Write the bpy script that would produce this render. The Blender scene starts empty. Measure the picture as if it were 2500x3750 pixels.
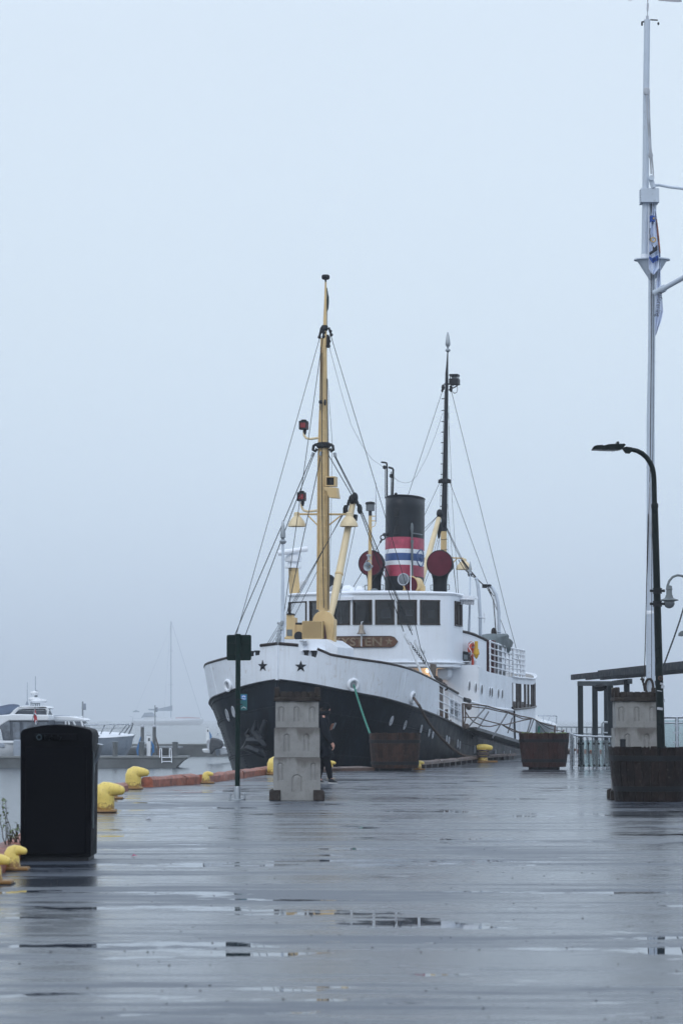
import bpy, bmesh, math, random
from mathutils import Vector, Matrix, Quaternion
R=math.radians
random.seed(7)
sc=bpy.context.scene
COL=sc.collection
# ------------------------------------------------------------------ camera
FPX=10363.6; CU,CV=1250.0,1875.0; HOR=2634.0; HC=1.30
PITCH=math.atan((HOR-CV)/FPX)
cam=bpy.data.cameras.new('camera'); camo=bpy.data.objects.new('camera',cam); COL.objects.link(camo)
cam.sensor_fit='VERTICAL'; cam.sensor_height=36; cam.lens=36*FPX/3750
cam.clip_start=.5; cam.clip_end=20000
camo.location=(0,0,HC); camo.rotation_euler=(R(90)+PITCH,0,0)
cam.dof.use_dof=True; cam.dof.focus_distance=80; cam.dof.aperture_fstop=6.3
sc.camera=camo
# ------------------------------------------------------------------ world, sun, exposure
w=bpy.data.worlds.new("World"); sc.world=w; w.use_nodes=True
nt=w.node_tree; N=nt.nodes; N.clear()
out=N.new('ShaderNodeOutputWorld'); bg=N.new('ShaderNodeBackground'); nt.links.new(bg.outputs[0],out.inputs[0])
sky=N.new('ShaderNodeTexSky'); sky.sky_type='NISHITA'; sky.sun_disc=False
sky.sun_elevation=R(38); sky.sun_rotation=R(200); sky.dust_density=6; sky.air_density=1.4
tc=N.new('ShaderNodeTexCoord'); sp=N.new('ShaderNodeSeparateXYZ'); nt.links.new(tc.outputs['Generated'],sp.inputs[0])
rp=N.new('ShaderNodeValToRGB'); nt.links.new(sp.outputs[2],rp.inputs[0])
# thick overcast cloud deck: slate near the horizon, paler higher up
el=rp.color_ramp.elements
el[0].position=0.0; el[0].color=(6.15,7.4,8.75,1)
el[1].position=1.0; el[1].color=(8.3,9.8,12.0,1)
for p,c in ((.06,(6.3,7.5,8.7)),(.14,(6.35,7.4,8.4)),(.24,(6.3,7.25,8.25)),(.5,(8.0,9.3,11.1))):
    e=el.new(p); e.color=(*c,1)
sm=N.new('ShaderNodeMixRGB'); sm.inputs[0].default_value=.94
nz=N.new('ShaderNodeTexNoise'); nz.inputs['Scale'].default_value=5.0; nz.inputs['Detail'].default_value=3
nm=N.new('ShaderNodeMapRange'); nm.inputs[3].default_value=.965; nm.inputs[4].default_value=1.035
nt.links.new(tc.outputs['Generated'],nz.inputs[0]); nt.links.new(nz.outputs[0],nm.inputs[0])
vm=N.new('ShaderNodeVectorMath'); vm.operation='SCALE'
nt.links.new(rp.outputs[0],vm.inputs[0]); nt.links.new(nm.outputs[0],vm.inputs['Scale'])
nt.links.new(sky.outputs[0],sm.inputs[1]); nt.links.new(vm.outputs[0],sm.inputs[2])
nt.links.new(sm.outputs[0],bg.inputs[0]); bg.inputs[1].default_value=.125
sun=bpy.data.lights.new('sun','SUN'); sun.energy=.6; sun.angle=R(25); sun.color=(1,.99,.97)
suno=bpy.data.objects.new('sun',sun); COL.objects.link(suno); suno.rotation_euler=(R(52),0,R(-20))
sc.view_settings.view_transform='Standard'; sc.view_settings.look='None'
sc.view_settings.exposure=0; sc.view_settings.gamma=1
sc.cycles.use_denoising=True
sc.cycles.max_bounces=6; sc.cycles.volume_bounces=3; sc.cycles.transparent_max_bounces=10
# ------------------------------------------------------------------ photo calibration
KEYS={'1':(700,2050,1.96),'2':(1300,2050,1.96),'3':(850,950,1.81),'4':(1250,1200,2.24),'5':(0,2200,1.742),
'6':(1900,2000,2.352),'7':(2150,0,2.137),'a1':(1600,2050,3.92),'a2':(1550,2400,2.6133),'a3':(960,2480,4.612),
'a4':(0,2550,2.8),'a5':(0,2350,3.136),'a7':(2100,1550,3.92),'a8':(2100,2350,3.6175),'b1':(950,1950,3.92),
'b2':(1500,2200,4.48),'b3':(1250,1750,3.484),'b4':(2250,700,3.92),'d':(0,0,.6272)}
def uv(k,x,y):
    a=KEYS[k]; return a[0]+x/a[2],a[1]+y/a[2]
CP,SP=math.cos(PITCH),math.sin(PITCH); CAM=Vector((0,0,HC))
def ray(k,x,y):
    u,v=uv(k,x,y); a=(u-CU)/FPX; b=(CV-v)/FPX
    return Vector((a,CP-b*SP,SP+b*CP))
def W(k,x,y,Y):                                  # point of the sight line at distance Y
    d=ray(k,x,y); return CAM+d*(Y/d.y)
def G(k,x,y,z=0):
    d=ray(k,x,y); return CAM+d*((z-HC)/d.z)
def proj(p):
    q=p-CAM; dz=q.y*CP+q.z*SP; up=-q.y*SP+q.z*CP
    return CU+q.x/dz*FPX, CV-up/dz*FPX
ZW=-1.0                                          # water level, quay top is 0
YAW=R(14); SROOT=Vector((-1.73,76.9,ZW))
EX=Vector((math.cos(YAW),-math.sin(YAW),0)); ES=Vector((math.sin(YAW),math.cos(YAW),0))
def toL(p):
    q=p-SROOT; return Vector((q.dot(EX),q.dot(ES),q.z))
def toW(l): return SROOT+EX*l.x+ES*l.y+Vector((0,0,l.z))
def L(k,x,y,s=None,lx=None):                     # point in ship coordinates at station s or at breadth lx
    d=ray(k,x,y); o=toL(CAM); dl=Vector((d.dot(EX),d.dot(ES),d.z))
    t=(s-o.y)/dl.y if s is not None else (lx-o.x)/dl.x
    return o+dl*t
def C(k,x,y): return L(k,x,y,lx=0.0)
# ------------------------------------------------------------------ materials
def mat(name,col,rough=.5,metal=0,var=.12,vs=2.0,bump=0,bs=40,spec=.5,streak=0,scol=(.12,.07,.04),ss=(6,6,.5),spot=0,spcol=(.1,.04,.02),sps=9,emit=None,es=1,coat=0,grime=0,base_rust=0,ledges=()):
    m=bpy.data.materials.new(name); m.use_nodes=True; n=m.node_tree.nodes; l=m.node_tree.links
    b=n['Principled BSDF']; b.inputs['Roughness'].default_value=rough; b.inputs['Metallic'].default_value=metal
    b.inputs['Coat Weight'].default_value=coat; b.inputs['Specular IOR Level'].default_value=spec
    t=n.new('ShaderNodeTexCoord')
    def noise(scale,det=4,vec=None,rgh=.55):
        x=n.new('ShaderNodeTexNoise'); x.inputs['Scale'].default_value=scale; x.inputs['Detail'].default_value=det
        x.inputs['Roughness'].default_value=rgh
        l.new(vec or t.outputs['Object'],x.inputs['Vector']); return x.outputs[0]
    def mr(v,a,b2,c,d):
        x=n.new('ShaderNodeMapRange'); x.inputs[1].default_value=a; x.inputs[2].default_value=b2
        x.inputs[3].default_value=c; x.inputs[4].default_value=d; l.new(v,x.inputs[0]); return x.outputs[0]
    def mix(f,a,bb):
        x=n.new('ShaderNodeMixRGB')
        if isinstance(f,float): x.inputs[0].default_value=f
        else: l.new(f,x.inputs[0])
        for i,c in ((1,a),(2,bb)):
            if isinstance(c,tuple): x.inputs[i].default_value=(*c,1)
            else: l.new(c,x.inputs[i])
        return x.outputs[0]
    lo=tuple(c*(1-var*1.4) for c in col); hi=tuple(min(1,c*(1+var)) for c in col)
    c=mix(mr(noise(vs,5),.3,.7,0,1),lo,hi)
    if grime:
        g=noise(vs*5,6); c=mix(mr(g,.42,.7,0,grime),c,tuple(x*.45 for x in col))
    if streak:
        mp=n.new('ShaderNodeMapping'); mp.inputs['Scale'].default_value=ss; l.new(t.outputs['Object'],mp.inputs[0])
        c=mix(mr(noise(1.6,6,mp.outputs[0],.6),.52,.78,0,streak),c,scol)
    if spot:
        c=mix(mr(noise(sps,5,rgh=.65),.6,.68,0,spot),c,spcol)
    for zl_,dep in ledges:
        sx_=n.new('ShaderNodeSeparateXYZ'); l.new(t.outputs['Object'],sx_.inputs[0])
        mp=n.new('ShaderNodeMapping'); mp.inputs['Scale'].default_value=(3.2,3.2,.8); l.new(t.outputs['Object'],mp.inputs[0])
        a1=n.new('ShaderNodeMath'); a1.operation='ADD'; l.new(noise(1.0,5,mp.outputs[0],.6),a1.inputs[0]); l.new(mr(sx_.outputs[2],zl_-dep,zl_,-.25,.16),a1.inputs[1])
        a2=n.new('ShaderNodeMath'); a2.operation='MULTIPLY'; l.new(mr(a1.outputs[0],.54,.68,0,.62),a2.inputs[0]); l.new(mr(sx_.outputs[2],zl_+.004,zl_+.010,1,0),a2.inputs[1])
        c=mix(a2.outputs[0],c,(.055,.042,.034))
    if base_rust:
        sx_=n.new('ShaderNodeSeparateXYZ'); l.new(t.outputs['Object'],sx_.inputs[0])
        f1=mr(sx_.outputs[2],0,base_rust,.42,0); ad=n.new('ShaderNodeMath'); ad.operation='ADD'; l.new(f1,ad.inputs[0]); l.new(noise(26,6,rgh=.7),ad.inputs[1])
        c=mix(mr(ad.outputs[0],.60,.78,0,.9),c,(.16,.06,.015))
    l.new(c,b.inputs['Base Color'])
    l.new(mr(noise(vs*3,3),.3,.7,rough*.8,min(1,rough*1.2)),b.inputs['Roughness'])
    if bump:
        bp=n.new('ShaderNodeBump'); bp.inputs['Strength'].default_value=bump; bp.inputs['Distance'].default_value=.02
        l.new(noise(bs,4),bp.inputs['Height']); l.new(bp.outputs[0],b.inputs['Normal'])
    if emit:
        b.inputs['Emission Color'].default_value=(*emit,1); b.inputs['Emission Strength'].default_value=es
    return m
M={}
def add(k,*a,**q): M[k]=mat(k,*a,**q)
add('white_paint',(.76,.80,.86),.38,var=.06,vs=.9,bump=.25,bs=5,streak=.42,scol=(.42,.38,.34),ss=(7,7,.35),spot=.3,spcol=(.36,.27,.20),sps=6)
add('white_trim',(.80,.83,.88),.35,var=.06,spot=.35,spcol=(.35,.22,.14),sps=14)
add('house_white',(.80,.84,.90),.36,var=.05,vs=.8,bump=.12,bs=4,streak=.18,scol=(.45,.43,.41),ss=(6,6,.3))
add('hull_black',(.005,.009,.015),.36,var=.4,vs=1.2,bump=.35,bs=4,spec=.12,streak=.4,scol=(.035,.045,.06),ss=(6,6,.35))
add('black_paint',(.006,.009,.014),.42,var=.3,vs=4,bump=.1,spec=0.25)
add('anchor_iron',(.011,.015,.021),.45,var=.3,bump=.2,spec=.3)
add('black_iron',(.012,.014,.018),.5,var=.3,bump=.2,spec=0.25)
add('buff',(.62,.44,.21),.42,var=.08,vs=2,spot=.3,spcol=(.24,.11,.04),sps=12,streak=.22,scol=(.38,.22,.09),ss=(9,9,.7))
add('buff_light',(.72,.58,.36),.4,var=.06,vs=2,spot=.3,spcol=(.34,.18,.07),sps=12)
add('grille',(.42,.28,.10),.5,var=.1)
add('cowl_red',(.10,.012,.026),.6,var=.2,vs=3,spec=0.15)
add('band_red',(.42,.05,.10),.45,var=.22,vs=5,streak=.3,scol=(.2,.02,.03),ss=(5,5,.6))
add('band_blue',(.03,.08,.24),.4,var=.1)
add('rail_wood',(.028,.020,.019),.4,var=.3,vs=6,bump=.2,spec=0.25)
add('board_wood',(.13,.055,.026),.45,var=.25,vs=5,bump=.2,grime=.4)
add('letter_gold',(.27,.20,.13),.55,var=.3,vs=9,grime=.5)
add('deck',(.12,.10,.085),.4,var=.2,vs=6)
add('cabin_wood',(.05,.028,.018),.5,var=.3)
add('post_brown',(.075,.062,.058),.5,var=.2)
add('window_frame',(.035,.026,.022),.45,var=.2,spec=0.2)
add('steel_cable',(.025,.03,.035),.5,metal=.3,var=.2,spec=0.2)
add('galv_dark',(.15,.155,.165),.5,metal=.4,var=.3,grime=.3)
add('galv',(.36,.39,.42),.45,metal=.6,var=.2,grime=.3)
add('stainless',(.45,.48,.52),.28,metal=.9,var=.1)
add('lamp_red',(.25,.01,.015),.2,var=.2)
add('lens',(.14,.155,.17),.12,var=.2)
add('brass',(.35,.25,.12),.35,metal=.8,var=.2,grime=.4)
add('bell_metal',(.25,.21,.17),.35,metal=.5,var=.2,grime=.3)
add('tarp',(.10,.13,.14),.5,var=.3,vs=2,bump=.6,bs=3)
add('maroon',(.06,.012,.018),.55,var=.3)
add('pale_grey',(.40,.42,.46),.6,var=.2,vs=3)
add('ring_orange',(.62,.08,.045),.5,var=.1,vs=6)
add('canister_yellow',(.62,.36,.02),.45,var=.1)
add('rope_tan',(.13,.10,.085),.9,var=.3,vs=20,bump=.8,bs=60,spec=0.2)
add('rope_dark',(.05,.042,.04),.9,var=.3,vs=20,bump=.8,bs=60,spec=0.1)
add('rope_green',(.03,.19,.14),.8,var=.35,vs=25,bump=.8,bs=60)
add('quay_red',(.27,.078,.042),.5,var=.5,vs=5,bump=.9,bs=14,spot=.7,spcol=(.08,.04,.035),sps=4)
add('quay_timber',(.10,.06,.045),.5,var=.35,vs=3,bump=.6,bs=9,spot=.7,spcol=(.05,.04,.035),sps=3)
add('block',(.06,.05,.05),.7,var=.3)
add('bollard_yellow',(.74,.55,.13),.42,var=.10,vs=6,bump=.25,bs=14,spot=.85,spcol=(.11,.04,.012),sps=24,base_rust=.17)
add('bin_black',(.0025,.003,.005),.5,var=.2,spec=.03)
add('bin_logo',(.008,.028,.038),.5,var=.1)
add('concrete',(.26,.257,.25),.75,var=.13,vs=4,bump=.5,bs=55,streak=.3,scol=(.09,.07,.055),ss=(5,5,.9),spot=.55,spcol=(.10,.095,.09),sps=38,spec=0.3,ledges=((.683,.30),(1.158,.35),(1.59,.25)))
add('concrete_mossy',(.032,.025,.022),.75,var=.35,vs=6,bump=.6,bs=40,spot=.5,spcol=(.13,.13,.10),sps=12,spec=0.25)
add('sign_green',(.003,.016,.014),.4,var=.15,spec=0.15)
add('sign_teal',(.006,.10,.11),.35,var=.1)
add('sign_blue',(.02,.16,.48),.35,var=.1)
add('sign_white',(.7,.72,.72),.4,var=.05)
add('lamp_green',(.003,.008,.008),.32,var=.2,spec=0.15)
add('lamp_grey',(.12,.14,.15),.45,var=.2)
add('tub_wood',(.034,.016,.011),.55,var=.6,vs=5,bump=.8,bs=12,streak=.55,scol=(.075,.042,.030),ss=(14,14,.8),spot=.5,spcol=(.13,.11,.10),sps=17,spec=.2)
add('tub_dark',(.014,.009,.008),.55,var=.6,vs=5,bump=.8,bs=12,streak=.4,scol=(.05,.030,.024),ss=(14,14,.8),spot=.5,spcol=(.10,.085,.075),sps=17,spec=.15)
add('tub_redwood',(.030,.011,.009),.5,var=.35,vs=4,bump=.5,bs=10,streak=.3,scol=(.05,.025,.02),ss=(14,14,.8),spot=.3,spcol=(.16,.15,.14),sps=26,spec=.2)
add('tub_band',(.008,.009,.011),.5,var=.3,spec=0.2)
add('soil',(.02,.014,.01),.95,var=.5,vs=20,bump=1,bs=40,spec=0.1)
add('pergola',(.012,.018,.024),.6,var=.2,spec=0.25)
add('pergola_light',(.050,.062,.072),.45,var=.2,vs=6)
add('mast_white',(.50,.56,.64),.4,var=.06,vs=1.5,spot=.4,spcol=(.2,.19,.2),sps=16,streak=.2,scol=(.33,.33,.36),ss=(20,20,.6))
add('banner_cloth',(.70,.77,.92),.75,var=.05)
add('banner_blue',(.015,.06,.28),.7,var=.1)
add('banner_dark',(.012,.016,.03),.7,var=.1)
add('banner_gold',(.5,.33,.12),.7,var=.1)
add('banner_print',(.30,.12,.09),.7,var=.9,vs=9)
add('coat',(.006,.009,.014),.75,var=.3,vs=12,bump=.5,bs=14,spec=0.15)
add('trousers',(.004,.005,.008),.85,var=.2,spec=0.1)
add('beanie',(.004,.006,.009),.95,var=.2,bump=.6,bs=60,spec=0.1)
add('skin',(.50,.26,.20),.55,var=.1,vs=12)
add('hair',(.03,.02,.015),.7)
add('shoe',(.006,.010,.016),.6,var=.2)
add('sole',(.55,.55,.55),.7,var=.2)
add('phone',(.10,.11,.13),.15)
add('yacht_pale',(.62,.65,.69),.4,var=.05)
add('yacht_cover',(.24,.29,.36),.6)
add('pontoon',(.11,.12,.125),.55,var=.3,vs=.8,bump=.3,bs=4)
add('pontoon_deck',(.17,.18,.18),.5,var=.2,vs=1)
add('boat_white',(.74,.76,.79),.25,var=.04,vs=.5)
add('boat_grey',(.30,.34,.40),.3,var=.1,vs=.6)
add('canvas',(.06,.075,.10),.6,var=.3,vs=1.5)
add('vinyl',(.14,.16,.19),.2,var=.6,vs=1.6)
add('canvas_blue',(.07,.10,.16),.7,var=.2)
add('hose_blue',(.03,.15,.36),.5,var=.2)
add('flag_red',(.42,.02,.03),.7,var=.15)
add('flag_blue',(.01,.03,.13),.7)
add('flag_white',(.7,.7,.72),.7)
add('outboard',(.05,.055,.065),.3,var=.2)
add('leaf',(.10,.15,.03),.6,var=.5,vs=15)
add('twig',(.05,.035,.025),.8)
add('tar',(.02,.02,.022),.8)
add('litter_pink',(.5,.02,.12),.6)
add('lit_lamp',(1,.7,.35),.4,var=0,emit=(1,.55,.22),es=26)
add('turnbuckle',(.62,.65,.69),.4,var=.15,vs=8,spot=.7,spcol=(.28,.12,.05),sps=14)
def glass(name,tint,fac,rough=.03):
    m=bpy.data.materials.new(name); m.use_nodes=True; n=m.node_tree.nodes; l=m.node_tree.links
    n.remove(n['Principled BSDF']); o=n['Material Output']
    t=n.new('ShaderNodeBsdfTransparent'); t.inputs[0].default_value=(*tint,1)
    g=n.new('ShaderNodeBsdfGlossy'); g.inputs['Roughness'].default_value=rough
    f=n.new('ShaderNodeFresnel'); f.inputs[0].default_value=1.5
    a=n.new('ShaderNodeMath'); a.operation='ADD'; a.inputs[1].default_value=fac; l.new(f.outputs[0],a.inputs[0])
    x=n.new('ShaderNodeMixShader'); l.new(a.outputs[0],x.inputs[0]); l.new(t.outputs[0],x.inputs[1]); l.new(g.outputs[0],x.inputs[2])
    l.new(x.outputs[0],o.inputs[0]); M[name]=m
glass('cabin_glass',(.36,.40,.45),.0)
glass('rail_glass',(.72,.80,.80),.06)
def special_ground():
    m=bpy.data.materials.new('wet_asphalt'); m.use_nodes=True; n=m.node_tree.nodes; l=m.node_tree.links
    b=n['Principled BSDF']; t=n.new('ShaderNodeTexCoord')
    def noise(s,d,r=.5,sc3=(1,1,1),off=(0,0,0)):
        mp=n.new('ShaderNodeMapping'); mp.inputs['Scale'].default_value=sc3; mp.inputs['Location'].default_value=off
        l.new(t.outputs['Object'],mp.inputs[0])
        x=n.new('ShaderNodeTexNoise'); x.inputs['Scale'].default_value=s; x.inputs['Detail'].default_value=d; x.inputs['Roughness'].default_value=r
        l.new(mp.outputs[0],x.inputs[0]); return x.outputs[0]
    def mr(v,a,b2,c,d,cl=True):
        x=n.new('ShaderNodeMapRange'); x.clamp=cl
        for i,q in enumerate((a,b2,c,d)): x.inputs[i+1].default_value=q
        l.new(v,x.inputs[0]); return x.outputs[0]
    def mul(a,c,op='MULTIPLY'):
        x=n.new('ShaderNodeMath'); x.operation=op
        for i,q in enumerate((a,c)):
            if isinstance(q,(int,float)): x.inputs[i].default_value=q
            else: l.new(q,x.inputs[i])
        return x.outputs[0]
    # hollows of the laid surface: wide ones, plus crosswise wavelets left by the paver
    big=noise(.20,3,.5,(.6,1,1)); mid=noise(.9,5,.6,(.14,1,1),(3,7,0)); fine=noise(2.8,7,.66,(.16,1,1),(1,2,0)); tiny=noise(11,5,.7,(.5,1,1),(5,2,0))
    h=mul(mul(mul(mul(big,.26),mul(mid,.30),'ADD'),mul(fine,.36),'ADD'),mul(tiny,.08),'ADD')
    ph=mul(mul(mul(noise(.62,4,.55,(.7,1,1),(9,4,0)),.40),mul(noise(3.4,7,.65,(.5,1,1),(2,9,0)),.36),'ADD'),mul(noise(1.5,4,.6,(.25,1,1),(6,1,0)),.24),'ADD')
    pud=mr(ph,.552,.566,0,1)           # standing water
    damp=mr(h,.455,.53,0,1)            # wet film
    grain=noise(48,4,.8)
    r1=mr(damp,0,1,.42,.15)
    r=n.new('ShaderNodeMix'); l.new(pud,r.inputs[0]); l.new(r1,r.inputs[2]); r.inputs[3].default_value=.015
    l.new(r.outputs[0],b.inputs['Roughness'])
    cr=n.new('ShaderNodeMixRGB'); cr.inputs[1].default_value=(.052,.063,.084,1); cr.inputs[2].default_value=(.028,.035,.047,1); l.new(damp,cr.inputs[0])
    c2=n.new('ShaderNodeMixRGB'); c2.blend_type='MULTIPLY'; c2.inputs[0].default_value=.9; l.new(cr.outputs[0],c2.inputs[1])
    g2=mr(grain,.3,.7,.1,1.9,False); l.new(g2,c2.inputs[2]); l.new(c2.outputs[0],b.inputs['Base Color'])
    bp=n.new('ShaderNodeBump'); bp.inputs['Distance'].default_value=.006
    l.new(mr(pud,0,1,.6,0.0),bp.inputs['Strength'])
    l.new(mul(mul(noise(5,7,.75,(.22,1,1)),.7),mul(grain,.3),'ADD'),bp.inputs['Height']); l.new(bp.outputs[0],b.inputs['Normal'])
    sl=n.new('ShaderNodeMath'); sl.operation='MAXIMUM'; l.new(mr(damp,0,1,.35,1.0),sl.inputs[0]); l.new(pud,sl.inputs[1]); l.new(sl.outputs[0],b.inputs['Specular IOR Level'])
    M['wet_asphalt']=m
special_ground()
def special_water():
    m=bpy.data.materials.new('harbour_water'); m.use_nodes=True; n=m.node_tree.nodes; l=m.node_tree.links
    b=n['Principled BSDF']; b.inputs['Base Color'].default_value=(.018,.030,.040,1); b.inputs['Roughness'].default_value=.20
    b.inputs['IOR'].default_value=1.33
    t=n.new('ShaderNodeTexCoord')
    def noise(s,d,sc3):
        mp=n.new('ShaderNodeMapping'); mp.inputs['Scale'].default_value=sc3; l.new(t.outputs['Object'],mp.inputs[0])
        x=n.new('ShaderNodeTexNoise'); x.inputs['Scale'].default_value=s; x.inputs['Detail'].default_value=d
        l.new(mp.outputs[0],x.inputs[0]); return x.outputs[0]
    a=n.new('ShaderNodeMath'); a.operation='ADD'; l.new(noise(1.6,3,(.35,1,1)),a.inputs[0]); l.new(noise(.35,2,(.4,1,1)),a.inputs[1])
    bp=n.new('ShaderNodeBump'); bp.inputs['Strength'].default_value=.3; bp.inputs['Distance'].default_value=.03
    l.new(a.outputs[0],bp.inputs['Height']); l.new(bp.outputs[0],b.inputs['Normal'])
    M['harbour_water']=m
special_water()
# ------------------------------------------------------------------ mesh builder
class MB:
    def __init__(s): s.v=[]; s.f=[]; s.mi=[]; s.cur=0
    def add(s,vs,fs):
        o=len(s.v); s.v+= [tuple(v) for v in vs]; s.f+=[tuple(i+o for i in f) for f in fs]; s.mi+=[s.cur]*len(fs); return s
    def box(s,c,d,rot=None):
        c=Vector(c); h=Vector(d)/2; vs=[]
        for x in (-1,1):
            for y in (-1,1):
                for z in (-1,1):
                    p=Vector((x*h.x,y*h.y,z*h.z))
                    if rot is not None: p=rot@p
                    vs.append(c+p)
        return s.add(vs,[(0,1,3,2),(4,6,7,5),(0,4,5,1),(2,3,7,6),(0,2,6,4),(1,5,7,3)])
    def beam(s,a,b,wd,ht,up=(0,0,1)):
        a,b=Vector(a),Vector(b); d=b-a; ln=d.length; d.normalize(); up=Vector(up); sd=d.cross(up).normalized(); u=sd.cross(d)
        m=Matrix((sd,d,u)).transposed(); return s.box((a+b)/2,(wd,ln,ht),m)
    def prism(s,pts,ext):
        n=len(pts); e=Vector(ext); vs=[Vector(p) for p in pts]; vs+= [p+e for p in vs]
        return s.add(vs,[tuple(range(n)),tuple(range(2*n-1,n-1,-1))]+[(i,i+n,(i+1)%n+n,(i+1)%n) for i in range(n)])
    def tube(s,pts,r,n=8,cap=True,round_end=False):
        pts=[Vector(p) for p in pts]; m=len(pts)
        rs=[r]*m if isinstance(r,(int,float)) else list(r)
        if round_end:
            d=(pts[-1]-pts[-2]).normalized(); r0=rs[-1]; e=pts[-1]
            for a in (30,55,75,88): pts.append(e+d*r0*math.sin(R(a))); rs.append(r0*math.cos(R(a)))
            m=len(pts)
        t0=(pts[1]-pts[0]).normalized(); ref=Vector((0,0,1)) if abs(t0.z)<.9 else Vector((1,0,0))
        u=t0.cross(ref).normalized(); vs=[]
        for i in range(m):
            t=(pts[min(i+1,m-1)]-pts[max(i-1,0)]).normalized()
            u=(u-t*u.dot(t)).normalized(); w2=t.cross(u)
            for k in range(n):
                a=2*math.pi*k/n; vs.append(pts[i]+(u*math.cos(a)+w2*math.sin(a))*rs[i])
        fs=[(i*n+k,i*n+(k+1)%n,(i+1)*n+(k+1)%n,(i+1)*n+k) for i in range(m-1) for k in range(n)]
        if cap: fs+=[tuple(range(n-1,-1,-1)),tuple((m-1)*n+k for k in range(n))]
        return s.add(vs,fs)
    def lathe(s,prof,c=(0,0,0),axis=(0,0,1),n=20,sx=1,sy=1):
        q=Vector(axis).normalized().to_track_quat('Z','Y'); c=Vector(c); vs=[]; m=len(prof)
        for r,z in prof:
            for k in range(n):
                a=2*math.pi*k/n; vs.append(c+q@Vector((max(r,1e-4)*math.cos(a)*sx,max(r,1e-4)*math.sin(a)*sy,z)))
        fs=[(i*n+k,i*n+(k+1)%n,(i+1)*n+(k+1)%n,(i+1)*n+k) for i in range(m-1) for k in range(n)]
        fs+=[tuple(range(n-1,-1,-1)),tuple((m-1)*n+k for k in range(n))]
        return s.add(vs,fs)
    def ball(s,c,r,sc3=(1,1,1),n=14):
        vs=[];m=n//2+1
        for i in range(m):
            a=math.pi*i/(m-1)-math.pi/2
            for k in range(n):
                b=2*math.pi*k/n; rr=max(math.cos(a),.01)
                vs.append(Vector(c)+Vector((rr*math.cos(b)*r*sc3[0],rr*math.sin(b)*r*sc3[1],math.sin(a)*r*sc3[2])))
        fs=[(i*n+k,i*n+(k+1)%n,(i+1)*n+(k+1)%n,(i+1)*n+k) for i in range(m-1) for k in range(n)]
        fs+=[tuple(range(n-1,-1,-1)),tuple((m-1)*n+k for k in range(n))]
        return s.add(vs,fs)
    def torus(s,c,Rr,r,axis=(0,0,1),n=24,m=8,arc=360,start=0,sy=1):
        q=Vector(axis).normalized().to_track_quat('Z','Y'); p=[]
        k=n+1 if arc<360 else n
        for i in range(k):
            a=R(start+arc*i/n); p.append(Vector(c)+q@Vector((Rr*math.cos(a),Rr*math.sin(a)*sy,0)))
        if arc<360: return s.tube(p,r,m)
        vs=[]
        for i in range(n):
            a=R(360*i/n); rad=q@Vector((math.cos(a),math.sin(a)*sy,0)); z=q@Vector((0,0,1))
            for j in range(m):
                b=2*math.pi*j/m; vs.append(Vector(c)+rad*(Rr+r*math.cos(b))+z*r*math.sin(b))
        return s.add(vs,[(i*m+j,i*m+(j+1)%m,((i+1)%n)*m+(j+1)%m,((i+1)%n)*m+j) for i in range(n) for j in range(m)])
    def grid(s,rows,flip=False):
        n=len(rows[0]); vs=[p for r in rows for p in r]
        fs=[(i*n+k,i*n+k+1,(i+1)*n+k+1,(i+1)*n+k) for i in range(len(rows)-1) for k in range(n-1)]
        if flip: fs=[f[::-1] for f in fs]
        return s.add(vs,fs)
    def build(s,name,m,parent=None,smooth=35,bev=0,solid=0,solid_off=-1,world=None,recalc=True):
        me=bpy.data.meshes.new(name)
        vs=s.v
        if world is not None:
            w0=Vector(world); vs=[tuple(Vector(v)-w0) for v in s.v]
        me.from_pydata(vs,[],s.f)
        ms=m if isinstance(m,(list,tuple)) else [m]
        for x in ms: me.materials.append(M[x])
        if len(ms)>1:
            for p,i in zip(me.polygons,s.mi): p.material_index=i
        if recalc:
            bm=bmesh.new(); bm.from_mesh(me); bmesh.ops.recalc_face_normals(bm,faces=bm.faces); bm.to_mesh(me); bm.free()
        if smooth:
            me.polygons.foreach_set('use_smooth',[True]*len(me.polygons)); me.set_sharp_from_angle(angle=R(smooth))
        o=bpy.data.objects.new(name,me); COL.objects.link(o)
        if parent is not None: o.parent=parent
        if world is not None and parent is None: o.location=world
        if solid:
            q=o.modifiers.new('s','SOLIDIFY'); q.thickness=solid; q.offset=solid_off
            q=o.modifiers.new('e','EDGE_SPLIT'); q.split_angle=R(38)
        if bev:
            q=o.modifiers.new('b','BEVEL'); q.width=bev; q.segments=2; q.limit_method='ANGLE'; q.angle_limit=R(40)
        return o
def tag(o,label,cat,group=None,kind=None):
    if label: o['label']=label
    if cat: o['category']=cat
    if group: o['group']=group
    if kind: o['kind']=kind
    return o
def thing(name,label,cat,loc=(0,0,0),rz=0,group=None):
    o=bpy.data.objects.new(name,None); COL.objects.link(o); o.location=loc; o.rotation_euler=(0,0,rz); o.empty_display_size=.2
    return tag(o,label,cat,group)
def copy_thing(root,loc,label,rz=None):
    r=root.copy(); COL.objects.link(r); r.location=loc; r['label']=label
    if rz is not None: r.rotation_euler=(0,0,rz)
    for ch in list(root.children):
        c=ch.copy(); COL.objects.link(c); c.parent=r
        for g in list(ch.children):
            d=g.copy(); COL.objects.link(d); d.parent=c
    return r
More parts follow.
